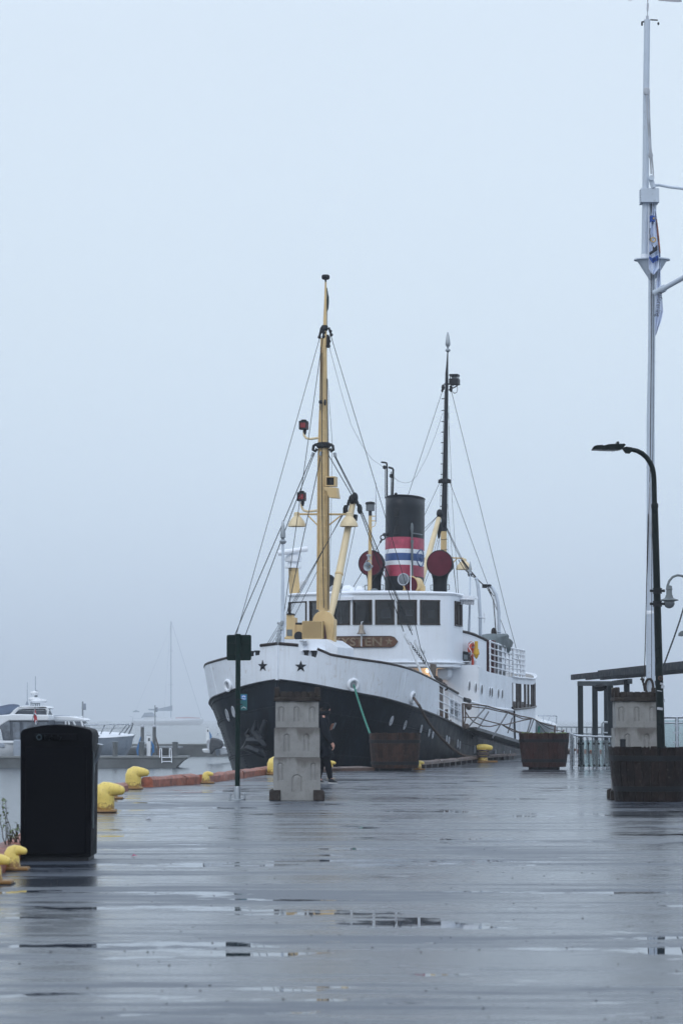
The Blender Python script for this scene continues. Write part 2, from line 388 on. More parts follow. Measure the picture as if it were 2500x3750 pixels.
def tris_text(body,size=1,ext=.01,align='CENTER',bold=0):
    cu=bpy.data.curves.new('t','FONT'); cu.body=body; cu.size=size; cu.extrude=ext; cu.align_x=align; cu.align_y='CENTER'; cu.offset=bold
    cu.resolution_u=3
    o=bpy.data.objects.new('t',cu); COL.objects.link(o); bpy.context.view_layer.update()
    me=bpy.data.meshes.new_from_object(o.evaluated_get(bpy.context.evaluated_depsgraph_get()))
    vs=[v.co.copy() for v in me.vertices]; fs=[tuple(p.vertices) for p in me.polygons]
    bpy.data.objects.remove(o); bpy.data.curves.remove(cu); bpy.data.meshes.remove(me)
    return vs,fs
def lerp_tab(tab,x):                             # smooth (monotone cubic) table look-up
    if x<=tab[0][0]: return tab[0][1]
    if x>=tab[-1][0]: return tab[-1][1]
    n=len(tab)
    for i in range(n-1):
        if x<=tab[i+1][0]: break
    sl=lambda j:(tab[j+1][1]-tab[j][1])/(tab[j+1][0]-tab[j][0])
    def tg(j):
        if j==0: return sl(0)
        if j==n-1: return sl(n-2)
        a,b=sl(j-1),sl(j)
        return 0 if a*b<=0 else 2*a*b/(a+b)
    h=tab[i+1][0]-tab[i][0]; t=(x-tab[i][0])/h; t2=t*t; t3=t2*t
    return (2*t3-3*t2+1)*tab[i][1]+(t3-2*t2+t)*h*tg(i)+(-2*t3+3*t2)*tab[i+1][1]+(t3-t2)*h*tg(i+1)
def rope(p0,p1,sag=0,n=10):
    p0,p1=Vector(p0),Vector(p1); return [p0.lerp(p1,i/n)-Vector((0,0,sag*4*(i/n)*(1-i/n))) for i in range(n+1)]
# ------------------------------------------------------------------ the setting
def structure(o,kind='structure'): o['kind']=kind; return o
mb=MB(); S_=4000
mb.add([(-S_,-60,ZW),(S_,-60,ZW),(S_,12800,ZW),(-S_,12800,ZW)],[(0,1,2,3)])
structure(mb.build('water','harbour_water'))
EDGE=[(-2.55,-30),(-2.75,18),(-3.02,25),(-3.45,34),(-3.95,46),(-4.12,52.5),(-3.82,54.2),(-3.03,57),(-2.36,63),(-1.8,68),(-.13,71.6),(.76,72.2),(2.01,74.8),(3.19,81.2),(4.5,88.5),(6.04,96),(7.5,103),(8.9,108.5),(12,106),(20,100),(60,88)]
poly=EDGE+[(60,-30)]
mb=MB(); n=len(poly)
mb.add([(x,y,0) for x,y in poly]+[(x,y,-2.6) for x,y in poly],[tuple(range(n-1,-1,-1))]+[(i,i+1,i+1+n,i+n) for i in range(n-1)]+[(n-1,0,n,2*n-1)])
structure(mb.build('quay','wet_asphalt',smooth=0))
# far shore: wooded ridge across the fjord, lost in the mist
mb=MB(); rows=[]
rnd=random.Random(3)
for j in range(5):
    row=[]
    for i in range(61):
        x=-1400+i*36; t=j/4
        h=(34*math.exp(-((x+560)/520)**2)+11+3*math.sin(x*.013+1)+2*math.sin(x*.05)+rnd.uniform(-.8,.8))*math.sin(t*math.pi*.5)
        row.append((x*3.4,10500+t*450,ZW-.5+h*2.0))
    rows.append(row)
mb.grid(rows); add('far_forest',(.05,.07,.06),.9,var=.3,vs=.02)
structure(mb.build('hills','far_forest'))
# quay edge timbers: one baulk per straight piece
def kerb(pts,label,mname,blocks=False,h=.135,wd=.24,grp='baulks along the quay edge'):
    for i,(a,b) in enumerate(zip(pts,pts[1:])):
        a,b=Vector((*a,0)),Vector((*b,0)); d=(b-a).normalized(); a=a+d*.03; b=b-d*.03
        c=(a+b)/2; t=thing('edge_baulk',label[i] if isinstance(label,list) else label,'kerb',c,0,grp)
        m=MB(); z0=.10 if blocks else 0.0; k=max(2,int((b-a).length/.28)); 
        rows=[]; sd=Vector((d.y,-d.x,0)); r2=random.Random(i*7+len(pts))
        for q in range(k+1):
            p=a.lerp(b,q/k)-c; j=lambda s=.022: r2.uniform(-s,s)
            z=z0
            rows.append([p-sd*wd/2+Vector((0,0,z)),p-sd*(wd/2)+Vector((j(),j(),z+h*.75)),p-sd*(wd*.32)+Vector((j(),j(),z+h+j())),p+sd*(wd*.32)+Vector((j(),j(),z+h+j())),p+sd*(wd/2)+Vector((j(),j(),z+h*.75)),p+sd*wd/2+Vector((0,0,z))])
        m.grid(rows); nn=6; tot=len(m.v); m.f.append(tuple(range(nn))); m.f.append(tuple(range(tot-1,tot-nn-1,-1))); m.mi+=[0,0]
        m.build('baulk',mname,t,smooth=30)
        if blocks:
            m=MB(); kk=max(2,int((b-a).length/.95))
            for q in range(kk):
                m=MB(); p=a.lerp(b,(q+.5)/kk)-c; m.box(p+Vector((0,0,.05)),(.24,.24,.098),Matrix.Rotation(math.atan2(-d.x,d.y),3,'Z')); m.build('support_block','block',t)
near=[(-2.72,10),(-2.90,22),(-3.10,27),(-3.45,34),(-3.80,42),(-4.00,48),(-4.02,52.2)]
kerb(near,['red brown timber baulk running out of the photo at its left edge','red brown timber baulk behind the nearest small yellow bollard','red brown timber baulk with weeds, left of the black bin','red brown timber baulk hidden behind the black litter bin','red brown timber baulk behind the big yellow bollard beside the bin','red brown timber baulk between the two big left yellow bollards'],'quay_red')
kerb([(-3.72,54.4),(-3.2,56.6),(-2.93,57.3)],['worn red baulk right beside the bigger far yellow bollard','short chamfered red baulk piece at the corner of the quay edge'],'quay_red',h=.19)
kerb([(-2.86,57.6),(-2.28,63),(-1.74,68)],['long rough red baulk behind the small yellow bollard left of the sign post','long rough red baulk between the sign post and the concrete tower'],'quay_red',h=.17)
kerb([(-1.62,68.3),(-.10,71.45),(.80,72.05)],['red baulk at the ship bow, hidden behind the concrete tower','red baulk between the walking person and the left tub'],'quay_timber',h=.10)
kerb([(.95,72.2),(2.01,74.7),(2.6,77.7),(3.22,81.2),(3.85,84.9),(4.5,88.5),(5.25,92.2),(6.04,96),(7.5,103),(8.8,108)],
 ['raised dark baulk on blocks behind the left tub','raised baulk on blocks just right of the left tub','raised baulk on blocks under the brown mooring rope','raised baulk on blocks ending at the rope bollard','reddish raised baulk just right of the rope bollard','raised baulk on blocks halfway between rope bollard and middle tub','raised baulk on blocks left of the middle tub','raised baulk on blocks hidden behind the middle tub','farthest raised baulk, right of the middle tub'],'quay_timber',True,h=.09,wd=.26)
kerb([(9.0,108.3),(12,105.8),(20,99.8)],['red brown baulk at the far corner behind the glass railing','red brown baulk far behind the glass railing and pergola'],'quay_red',h=.15)
# ================================================================== THE SHIP
ship=thing('steamship','old white and black steamship with buff foremast and striped funnel, moored at the quay','ship',SROOT,-YAW)
Z1=1.0                                           # quay level in ship coordinates
T_T=[(0,.05),(.15,.5),(.4,1.02),(.7,1.5),(1.2,2.08),(2,2.66),(3.3,3.0),(5,3.15),(8,3.25),(12,3.25),(19,3.2),(22,3.05),(24,2.82),(26,2.4),(27.5,1.9),(28.6,1.3),(29.3,.7),(29.6,.05)]
T_D=[(0,.04),(.15,.4),(.4,.86),(.7,1.28),(1.2,1.85),(2,2.45),(3.3,2.86),(5,3.07),(8,3.2),(12,3.2),(19,3.15),(22,3.0),(24,2.77),(26,2.35),(27.5,1.85),(28.6,1.25),(29.3,.66),(29.6,.05)]
T_W=[(0,.03),(.15,.1),(.4,.25),(.7,.45),(1.2,.8),(2,1.25),(3.3,1.9),(5,2.5),(8,3.0),(12,3.1),(19,3.0),(22,2.6),(24,2.1),(26,1.3),(27.5,.7),(28.6,.3),(29.3,.1),(29.6,.03)]
ZL=[(0,2.36),(.4,2.24),(1.2,2.02),(2,1.88),(3.3,1.69),(6,1.39),(9.6,1.0),(12,.80),(19,.42),(24,.38),(29.6,.55)]
ZT=[(0,3.30),(.4,3.18),(.6,3.03),(1.2,2.90),(2,2.80),(3.3,2.65),(6,2.33),(9.4,1.95),(12,1.75)]
def hb(s,z):                                     # half breadth at station s, height z above quay
    zl=lerp_tab(ZL,s); d=lerp_tab(T_D,s); wv=lerp_tab(T_W,s)
    if z>=zl: return d+(lerp_tab(T_T,s)-d)*min(1,(z-zl)/.95)
    v=(z+1.0)/(zl+1.0)
    if v<0: return wv*max(.3,1+v*.5)
    return wv+(d-wv)*(v**.85*.75+v*v*.25)
ss=[0,.04,.09,.15,.17,.178,.25,.33,.395,.405,.5,.6,.7,.85,1,1.2,1.45,1.7,2,2.3,2.6,3,3.5,4,4.6,5.3,6,6.8,7.6,8.5,9.6,10.6,11.8,13,15,17,19,20.5,22,23,24,25,26,26.8,27.5,28.1,28.6,29,29.3,29.5,29.6]
def P(s,z,side,o=0): return Vector((side*(hb(s,z)+o),s,z+Z1))
for nm,mt in (('hull','hull_black'),):
    m=MB()
    for side in (1,-1):
        rows=[]
        for s in ss:
            zl=lerp_tab(ZL,s); rows.append([P(s,-1.9+(zl+1.9)*v/14,side) for v in range(15)])
        m.grid(rows,side>0)
    hull=m.build(nm,mt,ship,smooth=50,recalc=False)
m=MB()
SB=[s for s in ss if s<=6]
for side in (1,-1):
    rows=[]
    for s in SB:
        zl=lerp_tab(ZL,s); zt=lerp_tab(ZT,s)
        if s<=.171: zt+=.03
        elif s<=.398: zt-=.20
        rows.append([P(s,zl+(zt-zl)*v/6,side) for v in range(7)])
    m.grid(rows,side>0)
m.build('bulwark','white_paint',ship,smooth=40,solid=.05,solid_off=-1,recalc=False)
for side in (1,-1):                              # cap rails
    m=MB(); m.tube([P(s,lerp_tab(ZT,s)+.05,side,-.02) for s in (0,.04,.09,.15,.171)],.045,8)
    m.tube([P(s,lerp_tab(ZT,s)+.03,side,-.02) for s in [.405]+[q for q in ss if .41<q<=9.4]],.038,8)
    m.build('cap_rail','rail_wood',ship)
    m=MB(); m.tube([P(s,lerp_tab(ZL,s),side,.015) for s in ss],.035,6); m.build('rubbing_strake','black_paint',ship)
m=MB(); m.tube([P(0,z,1,-.03)+Vector((-.03,-.02,0)) for z in (3.3,2.8,2.36)],.045,8); m.build('stem_bar','white_paint',ship)
m=MB(); m.tube([Vector((0,-.02,z)) for z in (3.36,2.2,.2)],.05,8); m.build('stem_post','hull_black',ship)
# rivet seams on the black plating (rows of small heads)
m=MB(); rv=random.Random(5)
def rivet(s,z,side):
    p=P(s,z,side,.004); m.ball(p,.017,n=4)
for side in (1,-1):
    for zf in (.96,.80,.78,.45,.43):
        s=.25
        while s<5.5:
            zl=lerp_tab(ZL,s); rivet(s,-1+(zl+1)*zf,side); s+=.09 if side<0 else .14
    for sv in (1.3,1.36,2.4,2.46,3.6,3.66):
        for q in range(30):
            z=-.6+q*.075
            if z<lerp_tab(ZL,sv): rivet(sv,z,side)
m.build('rivets','hull_black',ship,smooth=0,recalc=False)
for side in (1,-1):
    for zf in (.79,.44):
        m=MB(); m.tube([P(s,-1+(lerp_tab(ZL,s)+1)*zf,side,.0) for s in ss if s<26],.014,5); m.build('strake_seam','hull_black',ship)
    for s in (1.55,2.9,4.2,5.1):
        m=MB(); m.tube([P(s,lerp_tab(ZL,s)+.03,side,.0),P(s,lerp_tab(ZT,s)-.02,side,.0)],.009,5); m.build('bulwark_seam','white_paint',ship)
# decks
m=MB(); dd=[s for s in ss if s<=12]
m.grid([[Vector((x*hb(s,lerp_tab(ZL,s)+.02)*.99,s,lerp_tab(ZL,s)+.03+Z1)) for x in (-1,-.5,0,.5,1)] for s in dd]); m.build('fore_deck','deck',ship)
def hullhit(k,x,y,off=0):
    d=ray(k,x,y); o=toL(CAM); dl=Vector((d.dot(EX),d.dot(ES),d.z)); t=70/dl.length
    prev=None
    for i in range(3000):
        p=o+dl*t
        if 0<=p.y<=29.6 and abs(p.x)<=hb(p.y,p.z-Z1): break
        t+=.02
    lo,hi=t-.02,t
    for _ in range(14):
        t=(lo+hi)/2; p=o+dl*t
        if 0<=p.y<=29.6 and abs(p.x)<=hb(p.y,p.z-Z1): hi=t
        else: lo=t
    side=1 if p.x>0 else -1; s=p.y; z=p.z-Z1; e=.03
    ts=Vector((side*(hb(s+e,z)-hb(max(0,s-e),z)),2*e,0)); tz=Vector((side*(hb(s,z+e)-hb(s,z-e)),0,2*e))
    nr=ts.cross(tz).normalized()
    if nr.x*side<0: nr=-nr
    return p+nr*off,nr,side
def disc(p,nr,prof,n=20): return MB().lathe(prof,p,nr,n)
# hawse rings with openings
for k,x,y,r in (('1',268,903,.14),('1',1160,897,.145),('2',408,990,.145)):
    p,nr,sd=hullhit(k,x,y)
    m=MB(); m.torus(p+nr*.02,r,.045,nr,24,8); o=m.build('hawse_ring','white_trim',ship)
    MB().lathe([(r,-.02),(r,.012),(.01,.012)],p,nr,20).build('hawse_hole','pale_grey',o)
    if k=='1' and x>1000: GREEN=p+nr*.05
    if k=='2': BROWN=p+nr*.05
# raised stars
def star(p,nr,Rr,parent,name='star',mt='black_paint',th=.03):
    q=nr.to_track_quat('Z','Y'); up=q.inverted()@Vector((0,0,1)); a0=math.atan2(up.y,up.x)
    ring=[p+q@Vector(((Rr if i%2==0 else Rr*.4)*math.cos(a0+i*math.pi/5),(Rr if i%2==0 else Rr*.4)*math.sin(a0+i*math.pi/5),0)) for i in range(10)]
    m=MB(); m.add([p+nr*th]+ring+[r-nr*.03 for r in ring],[(0,1+i,1+(i+1)%10) for i in range(10)]+[(1+i,11+i,11+(i+1)%10,1+(i+1)%10) for i in range(10)])
    return m.build(name,mt,parent,smooth=0)
for x,y in ((514,762),(786,766)):
    p,nr,sd=hullhit('1',x,y,.012); star(p,nr,.165,ship)
# scuttles in the black plating
for k,x,y,h in (('1',263,1115,88),('1',305,1090,76),('2',258,1155,66),('2',355,1185,62),('2',470,1215,58),('2',527,1242,52),('2',554,1256,50),('2',652,1290,54),('2',669,1302,60),('2',732,1320,56),('2',748,1330,54),('2',853,1360,60),('2',1003,1387,50),('2',1063,1392,28),('2',1108,1386,26)):
    p,nr,sd=hullhit(k,x,y,.0); r=h/3.125/2/78*.85
    o=MB().torus(p+nr*.01,r*.5,.018,nr,20,6,sy=2).build('scuttle','pale_grey',ship)
    MB().lathe([(r,-.02),(r,.008),(.01,.008)],p,nr,18,sx=.5).build('pane','pale_grey',o)
# fairleads in the gaps of the bulwark by the stem
for side in (1,-1):
    a=Vector((side*hb(.20,3.05),.38,3.07+Z1)); b=Vector((side*hb(.385,3.05),.56,3.05+Z1))
    m=MB()
    for t in (.25,.75):
        c=a.lerp(b,t); m.lathe([(.10,-.11),(.06,-.05),(.06,.05),(.10,.11)],c,(0,0,1),12)
    m.beam(a-Vector((0,0,.12)),b-Vector((0,0,.12)),.12,.05); m.build('fairlead','black_iron',ship)
    m=MB(); m.tube([P(.40,2.98,side,-.05),P(.41,3.15,side,-.05)],.03,6); m.build('fairlead_horn','black_iron',ship)
# anchor in its bed on the starboard bow
p,nr,sd=hullhit('1',520,1260); an=MB()
def ap(x,y,o=.18): return hullhit('1',x,y)[0]+nr*o
an.tube([ap(560,1150,.12),ap(545,1250,.2),ap(530,1330,.25)],[.07,.09,.1],8)
an.tube([ap(420,1355,.3),ap(460,1335,.3),ap(490,1290,.33),ap(560,1290,.3),ap(585,1330,.25)],[.03,.10,.12,.12,.05],8)
an.tube([ap(490,1290,.3),ap(470,1240,.32),ap(488,1205,.34)],[.11,.09,.02],8)
an.tube([ap(560,1290,.3),ap(520,1220,.34),ap(540,1148,.36)],[.11,.10,.03],8)
an.tube([ap(440,1350,.32),ap(500,1340,.36),ap(560,1370,.3),ap(575,1405,.2)],[.04,.13,.12,.06],8)
an.build('anchor','anchor_iron',ship)
# foredeck house that carries the winch
def plate(k,pts,s,dep,name,mt,parent=ship,bev=0,tilt=0):
    m=MB(); m.prism([L(k,x,y,s=s) for x,y in pts],(0,dep,tilt)); return m.build(name,mt,parent,bev=bev)
dh=plate('b1',[(352,1537),(955,1531),(1120,1642),(1124,1830),(352,1830)],3.3,1.9,'winch_platform','white_paint',bev=.01)
plate('b1',[(575,1690),(928,1683),(928,1698),(590,1704)],3.1,.2,'ledge','white_trim',dh)
m=MB(); c=L('b1',648,1598,s=3.22); m.lathe([(.055,-.07),(.06,0),(.045,.06),(.01,.07)],c,(0,0,-1),12); o=m.build('bulkhead_lamp','pale_grey',dh)
m=MB(); c=L('b1',575,1557,s=3.22); m.tube([c,c+Vector((.12,0,0))],.02,6)
cc=L('b1',648,1598,s=3.21)
for a in range(4): m.torus(cc+Vector((0,0,-.06+a*.045)),.062,.006,(0,0,1),12,4)
m.build('lamp_guard','stainless',dh)
# winch
wn=plate('b1',[(385,1175),(462,1175),(468,1215),(508,1222),(512,1500),(530,1530),(352,1530),(356,1500),(378,1500)],3.5,.3,'winch_housing','buff',bev=.015)
plate('b1',[(384,1158),(464,1160),(464,1180),(384,1178)],3.45,.32,'housing_cap','black_iron',wn)
plate('b1',[(392,1393),(468,1393),(468,1486),(392,1484)],3.48,.03,'panel','lamp_grey',wn)
plate('b1',[(512,1325),(640,1325),(640,1452),(512,1450)],3.55,.3,'winch_beam','buff',wn)
m=MB(); c=L('b1',557,1488,s=3.4); m.lathe([(.12,0),(.135,.03),(.10,.05),(.10,.25),(.13,.28),(.12,.3)],c,(0,1,0),16); m.build('warping_drum','black_iron',wn)
m=MB(); m.tube([L('b1',505,1308,s=3.6),L('b1',640,1308,s=3.6)],.03,8); m.build('winch_shaft','black_iron',wn)
gr=plate('b1',[(618,1277),(893,1277),(893,1524),(618,1524)],3.35,.34,'gear_guard','grille',wn)
m=MB(); a=L('b1',622,1285,s=3.33); b=L('b1',889,1520,s=3.33); rows=20
for i in range(rows):
    z=a.z+(b.z-a.z)*(i+.5)/rows
    for j in range(10):
        x0=a.x+(b.x-a.x)*(j+(.5 if i%2 else 0))/10.5; m.beam((x0,3.34,z),(x0+(b.x-a.x)/11.5,3.34,z-.008),.03,.014,(0,0,1))
m.build('louvres','buff',wn)
m=MB()
for (x0,y0),(x1,y1) in (((618,1277),(893,1277)),((893,1277),(893,1524)),((618,1524),(893,1524)),((618,1277),(618,1524))): m.tube([L('b1',x0,y0,s=3.33),L('b1',x1,y1,s=3.33)],.014,6)
m.build('guard_frame','buff',wn)
plate('b1',[(895,1277),(918,1277),(955,1527),(895,1527)],3.6,.1,'guard_side','maroon',wn)
arc=[(760+155*(1-math.cos(R(a))),1277-155*math.sin(R(a))) for a in range(0,181,15)]
plate('b1',arc+[(1069,1330),(1030,1575),(955,1531),(925,1400)],3.8,.14,'mast_plate','buff',bev=.01)
plate('b1',[(1069,1240),(1080,1260),(1072,1600),(1036,1578)],3.9,.25,'mast_plate_edge','buff')
# ---------------- wheelhouse
OUT=[(-2.60,12.3),(-2.60,10.95),(-2.56,10.72),(-2.43,10.52),(-2.2,10.33),(-1.7,10.02),(-1.1,9.78),(-.5,9.64),(0,9.6),(.5,9.64),(1.1,9.78),(1.7,10.02),(2.2,10.33),(2.43,10.52),(2.56,10.72),(2.60,10.95),(2.60,12.3)]
acc=[0]
for a,b in zip(OUT,OUT[1:]): acc.append(acc[-1]+math.dist(a,b))
def oa(t,off=0):
    t=max(0,min(acc[-1],t))
    for i in range(len(OUT)-1):
        if t<=acc[i+1]+1e-9: break
    f=(t-acc[i])/(acc[i+1]-acc[i]); a,b=Vector(OUT[i]),Vector(OUT[i+1]); p=a.lerp(b,f)
    def nrm(j):
        q=Vector(OUT[min(j+1,len(OUT)-1)])-Vector(OUT[max(j-1,0)]); return Vector((q.y,-q.x)).normalized()
    nn=nrm(i).lerp(nrm(i+1),f).normalized(); return p+nn*off,nn
def t_at_u(u,z):
    lo,hi=acc[2],acc[-1]
    for _ in range(40):
        mid=(lo+hi)/2; p,_n=oa(mid); uu=proj(toW(Vector((p.x,p.y,z+Z1))))[0]
        if uu<u: lo=mid
        else: hi=mid
    return lo
ZS,ZH,ZR,ZB=4.17,4.93,5.12,3.0                     # sill, head, roof edge, bottom
WX=[(703,828),(850,975),(1022,1140),(1160,1298),(1320,1458)]
wins=[(t_at_u(700+a/1.96,4.5),t_at_u(700+b/1.96,4.5)) for a,b in WX]+[(t_at_u(1300+a/1.96,4.5),t_at_u(1300+b/1.96,4.5)) for a,b in ((302,443),(466,607))]
tside=acc[-2]
wins+=[(tside+.10,tside+.55),(tside+.60,tside+1.15)]
mir=[(acc[-1]-b,acc[-1]-a) for a,b in wins[-2:]]
wins=mir+wins
m=MB()
def wall(t0,t1,z0,z1,th=.05):
    k=max(1,int((t1-t0)/.12)); ro=[];ri=[]
    for i in range(k+1):
        t=t0+(t1-t0)*i/k; p,_n=oa(t); q,_n=oa(t,-th)
        ro.append([Vector((p.x,p.y,z+Z1)) for z in (z0,z1)]); ri.append([Vector((q.x,q.y,z+Z1)) for z in (z0,z1)])
    m.grid(ro); m.grid(ri)
    for rr in (0,-1): m.add([ro[rr][0],ro[rr][1],ri[rr][1],ri[rr][0]],[(0,1,2,3)])
    for j in (0,1):
        for i in range(k): m.add([ro[i][j],ro[i+1][j],ri[i+1][j],ri[i][j]],[(0,1,2,3)])
wall(0,acc[-1],ZB,ZS); wall(0,acc[-1],ZH,ZR)
prev=0
for a,b in wins: wall(prev,a,ZS,ZH); prev=b
wall(prev,acc[-1],ZS,ZH)
wh=m.build('wheelhouse','house_white',ship,smooth=40,recalc=False)
for a,b in wins:
    m=MB(); fr=.045
    def q(t,z,o=.0): p,_n=oa(t,o); return Vector((p.x,p.y,z+Z1))
    for z in (ZS+fr/2,ZH-fr/2): m.beam(q(a,z),q(b,z),.075,fr)
    for t in (a+fr/2,b-fr/2): m.beam(q(t,ZS),q(t,ZH),fr,.075,(0,1,0) if abs(oa(t)[1].y)>.5 else (1,0,0))
    m.build('window','window_frame',wh)
    w2=wh.children[-1] if False else None
    mm=MB(); k=3; mm.grid([[q(a+fr+(b-a-2*fr)*i/k,z,-.015) for z in (ZS+fr,ZH-fr)] for i in range(k+1)])
    mm.build('window_pane','cabin_glass',wh,recalc=False)
m=MB(); k=48
ring=[]
for off,z in ((.04,ZR-.02),(.06,ZR+.03),(.02,ZR+.07)): ring.append([Vector((oa(acc[-1]*i/k,off)[0].x,oa(acc[-1]*i/k,off)[0].y,z+Z1)) for i in range(k+1)])
m.grid(ring); top=[Vector((v.x*f,11.1+(v.y-11.1)*f,v.z+h)) for f,h in ((.6,.05),(.02,.09)) for v in ring[-1]]
m.grid([ring[-1],top[:k+1],top[k+1:]]); m.grid([[v*1 for v in ring[0]],[Vector((0,11.5,ZR+Z1-.02))]*(k+1)])
m.build('wheelhouse_roof','white_trim',wh,smooth=40)
plate('b1',[(1060,925),(1325,925),(1330,940),(1325,970),(1062,975)],9.52,.12,'visor','white_trim',wh)
m=MB()
for off,z in ((.05,3.03),): m.tube([Vector((oa(acc[-1]*i/40,off)[0].x,oa(acc[-1]*i/40,off)[0].y,z+Z1)) for i in range(41)],.035,6)
k=40
m.grid([[Vector((oa(acc[-1]*i/k,off)[0].x,oa(acc[-1]*i/k,off)[0].y,z+Z1)) for i in range(k+1)] for off,z in ((.01,3.14),(.02,3.04),(.04,2.90),(-.10,2.86),(-.4,2.86))])
m.build('base_flange','white_paint',wh,recalc=False)
# wheelhouse interior: rear bulkhead, dark ceiling and instrument shelf
m=MB(); m.box((0,12.35,4.05+Z1),(5.0,.06,2.0)); m.build('rear_bulkhead','cabin_wood',wh)
m=MB(); m.box((0,11.6,ZR+Z1-.08),(4.9,1.3,.04)); m.box((0,11.2,3.9+Z1),(4.6,.9,.5)); m.build('console','cabin_wood',wh)
m=MB(); 
for x,z,w_,h_ in ((-1.75,4.45,.22,.62),(-1.3,4.5,.05,.55),(.15,4.6,.3,.28),(.9,4.62,.26,.2),(1.6,4.58,.22,.25),(2.22,4.5,.08,.5)): m.box((x,12.30,z+Z1),(w_,.02,h_))
m.build('bulkhead_notice','pale_grey',wh)
# name board with raised letters
tb0=t_at_u(700+915/1.96,3.9); tb1=t_at_u(700+1481/1.96,3.9); zb0,zb1=3.475,3.83
tc_=(tb0+tb1)/2; hw=(tb1-tb0)/2
prof=[]
for i in range(25):
    f=-1+2*i/24; ad=abs(f)*hw; e=1.0
    if ad>hw-.17: e=math.sqrt(max(0,1-((ad-(hw-.17))/.17)**2))*.85+.02
    prof.append((tc_+f*hw,e))
m=MB(); zc=(zb0+zb1)/2; hh=(zb1-zb0)/2
def bq(t,z,o): p,_n=oa(t,o); return Vector((p.x,p.y,z+Z1))
m.grid([[bq(t,zc-hh*e,.01),bq(t,zc-hh*e,.05),bq(t,zc+hh*e,.05),bq(t,zc+hh*e,.01)] for t,e in prof])
nb=m.build('name_board','board_wood',wh,smooth=30)
m=MB()
for i in range(1): 
    m.tube([bq(t,zc-hh*e*.93,.052) for t,e in prof],.008,5); m.tube([bq(t,zc+hh*e*.93,.052) for t,e in prof],.008,5)
m.build('board_rim','rail_wood',nb)
vs,fs=tris_text('KYSTEN',.40,.012,bold=.006)
mn=min(v.x for v in vs); mx=max(v.x for v in vs)
tk0=t_at_u(700+1030/1.96,3.65); tk1=t_at_u(1300+192/1.96,3.65)
ys=[v.y for v in vs]; ym=(min(ys)+max(ys))/2; yh=(max(ys)-min(ys))
m=MB(); m.add([bq(tk0+(tk1-tk0)*(v.x-mn)/(mx-mn),zc+(v.y-ym)/yh*.255,.062+v.z) for v in vs],fs); m.build('lettering','letter_gold',nb,smooth=0)
for x in (0,1):
    t=t_at_u(1300+243/1.96,3.65) if x else 2*tc_-t_at_u(1300+243/1.96,3.65)
    p,nn=oa(t,.06); star(Vector((p.x,p.y,zc+Z1)),Vector((nn.x,nn.y,0)),.12,nb,'board_star','letter_gold',.02)
# ship's bell
c=L('b1',1462,1400,s=9.40); m=MB(); m.lathe([(.005,.17),(.05,.16),(.07,.12),(.075,.03),(.10,-.06),(.145,-.115),(.13,-.125),(.01,-.10)],c,(0,0,1),18)
bl=m.build('bell','bell_metal',wh)
m=MB(); m.tube([c+Vector((0,0,.17)),c+Vector((0,0,.24)),c+Vector((0,.2,.26))],.014,6); m.build('bell_bracket','white_trim',bl)
m=MB(); m.ball(c-Vector((0,0,.15)),.03); m.tube([c-Vector((0,0,.15)),c-Vector((0,0,.5))],.014,6); m.build('bell_rope','white_trim',bl)
# ---------------- long deckhouse with stern saloon
ZBT=[(11.8,2.88),(13,2.80),(15,2.74),(19,2.65),(22,2.66),(24,2.74),(26,2.86),(28,2.96),(29.6,3.0)]
def side_wall(s0,s1,z0f,z1f,name,mt,parent=ship,off=0,th=.05,step=.5):
    obs=None
    for sd in (1,-1):
        m=MB()
        k=max(2,int((s1-s0)/step)); ro=[];ri=[]
        for i in range(k+1):
            s=s0+(s1-s0)*i/k; s=min(s,29.58)
            x=hb(s,3)*1.0+off; ro.append([Vector((sd*x,s,z+Z1)) for z in (z0f(s),z1f(s))]); ri.append([Vector((sd*max(.02,x-th),s,z+Z1)) for z in (z0f(s),z1f(s))])
        m.grid(ro); m.grid(ri)
        for j in (0,1):
            for i in range(k): m.add([ro[i][j],ro[i+1][j],ri[i+1][j],ri[i][j]],[(0,1,2,3)])
        for rr in (0,-1): m.add([ro[rr][0],ro[rr][1],ri[rr][1],ri[rr][0]],[(0,1,2,3)])
        o=m.build(name,mt,parent,smooth=30,recalc=False)
    return o
zlf=lambda s:lerp_tab(ZL,s); zbt=lambda s:lerp_tab(ZBT,s)
m=MB(); m.box((0,11.83,(.9+2.9)/2+Z1),(6.34,.08,2.15)); house=m.build('deckhouse','house_white',ship)
side_wall(11.8,17.5,lambda s:zlf(s)-.02,zbt,'deckhouse_side','white_paint',house,off=-.03)
slow=lambda s:1.62+(s-17.5)*.019; shigh=lambda s:zbt(s)-.17
side_wall(17.5,29.6,lambda s:zlf(s)-.02,slow,'saloon_side','white_paint',house,off=-.03,step=.3)
side_wall(17.5,29.6,shigh,lambda s:zbt(s)+.03,'saloon_fascia','white_paint',house,off=-.02,step=.3)
m=MB(); kx=[s for s in [11.8,13,15,17,19,20.5,22,23,24,25,26,27,28,28.6,29,29.3,29.55]]
m.grid([[Vector((x*(hb(s,3)-.04),s,zbt(s)+Z1+(.03 if abs(x)<1 else 0))) for x in (-1,-.5,0,.5,1)] for s in kx]); 
m.grid([[Vector((x*(hb(s,3)-.05),s,zbt(s)+Z1-.08)) for x in (-1,0,1)] for s in kx]); m.build('boat_deck','deck',house,recalc=False)
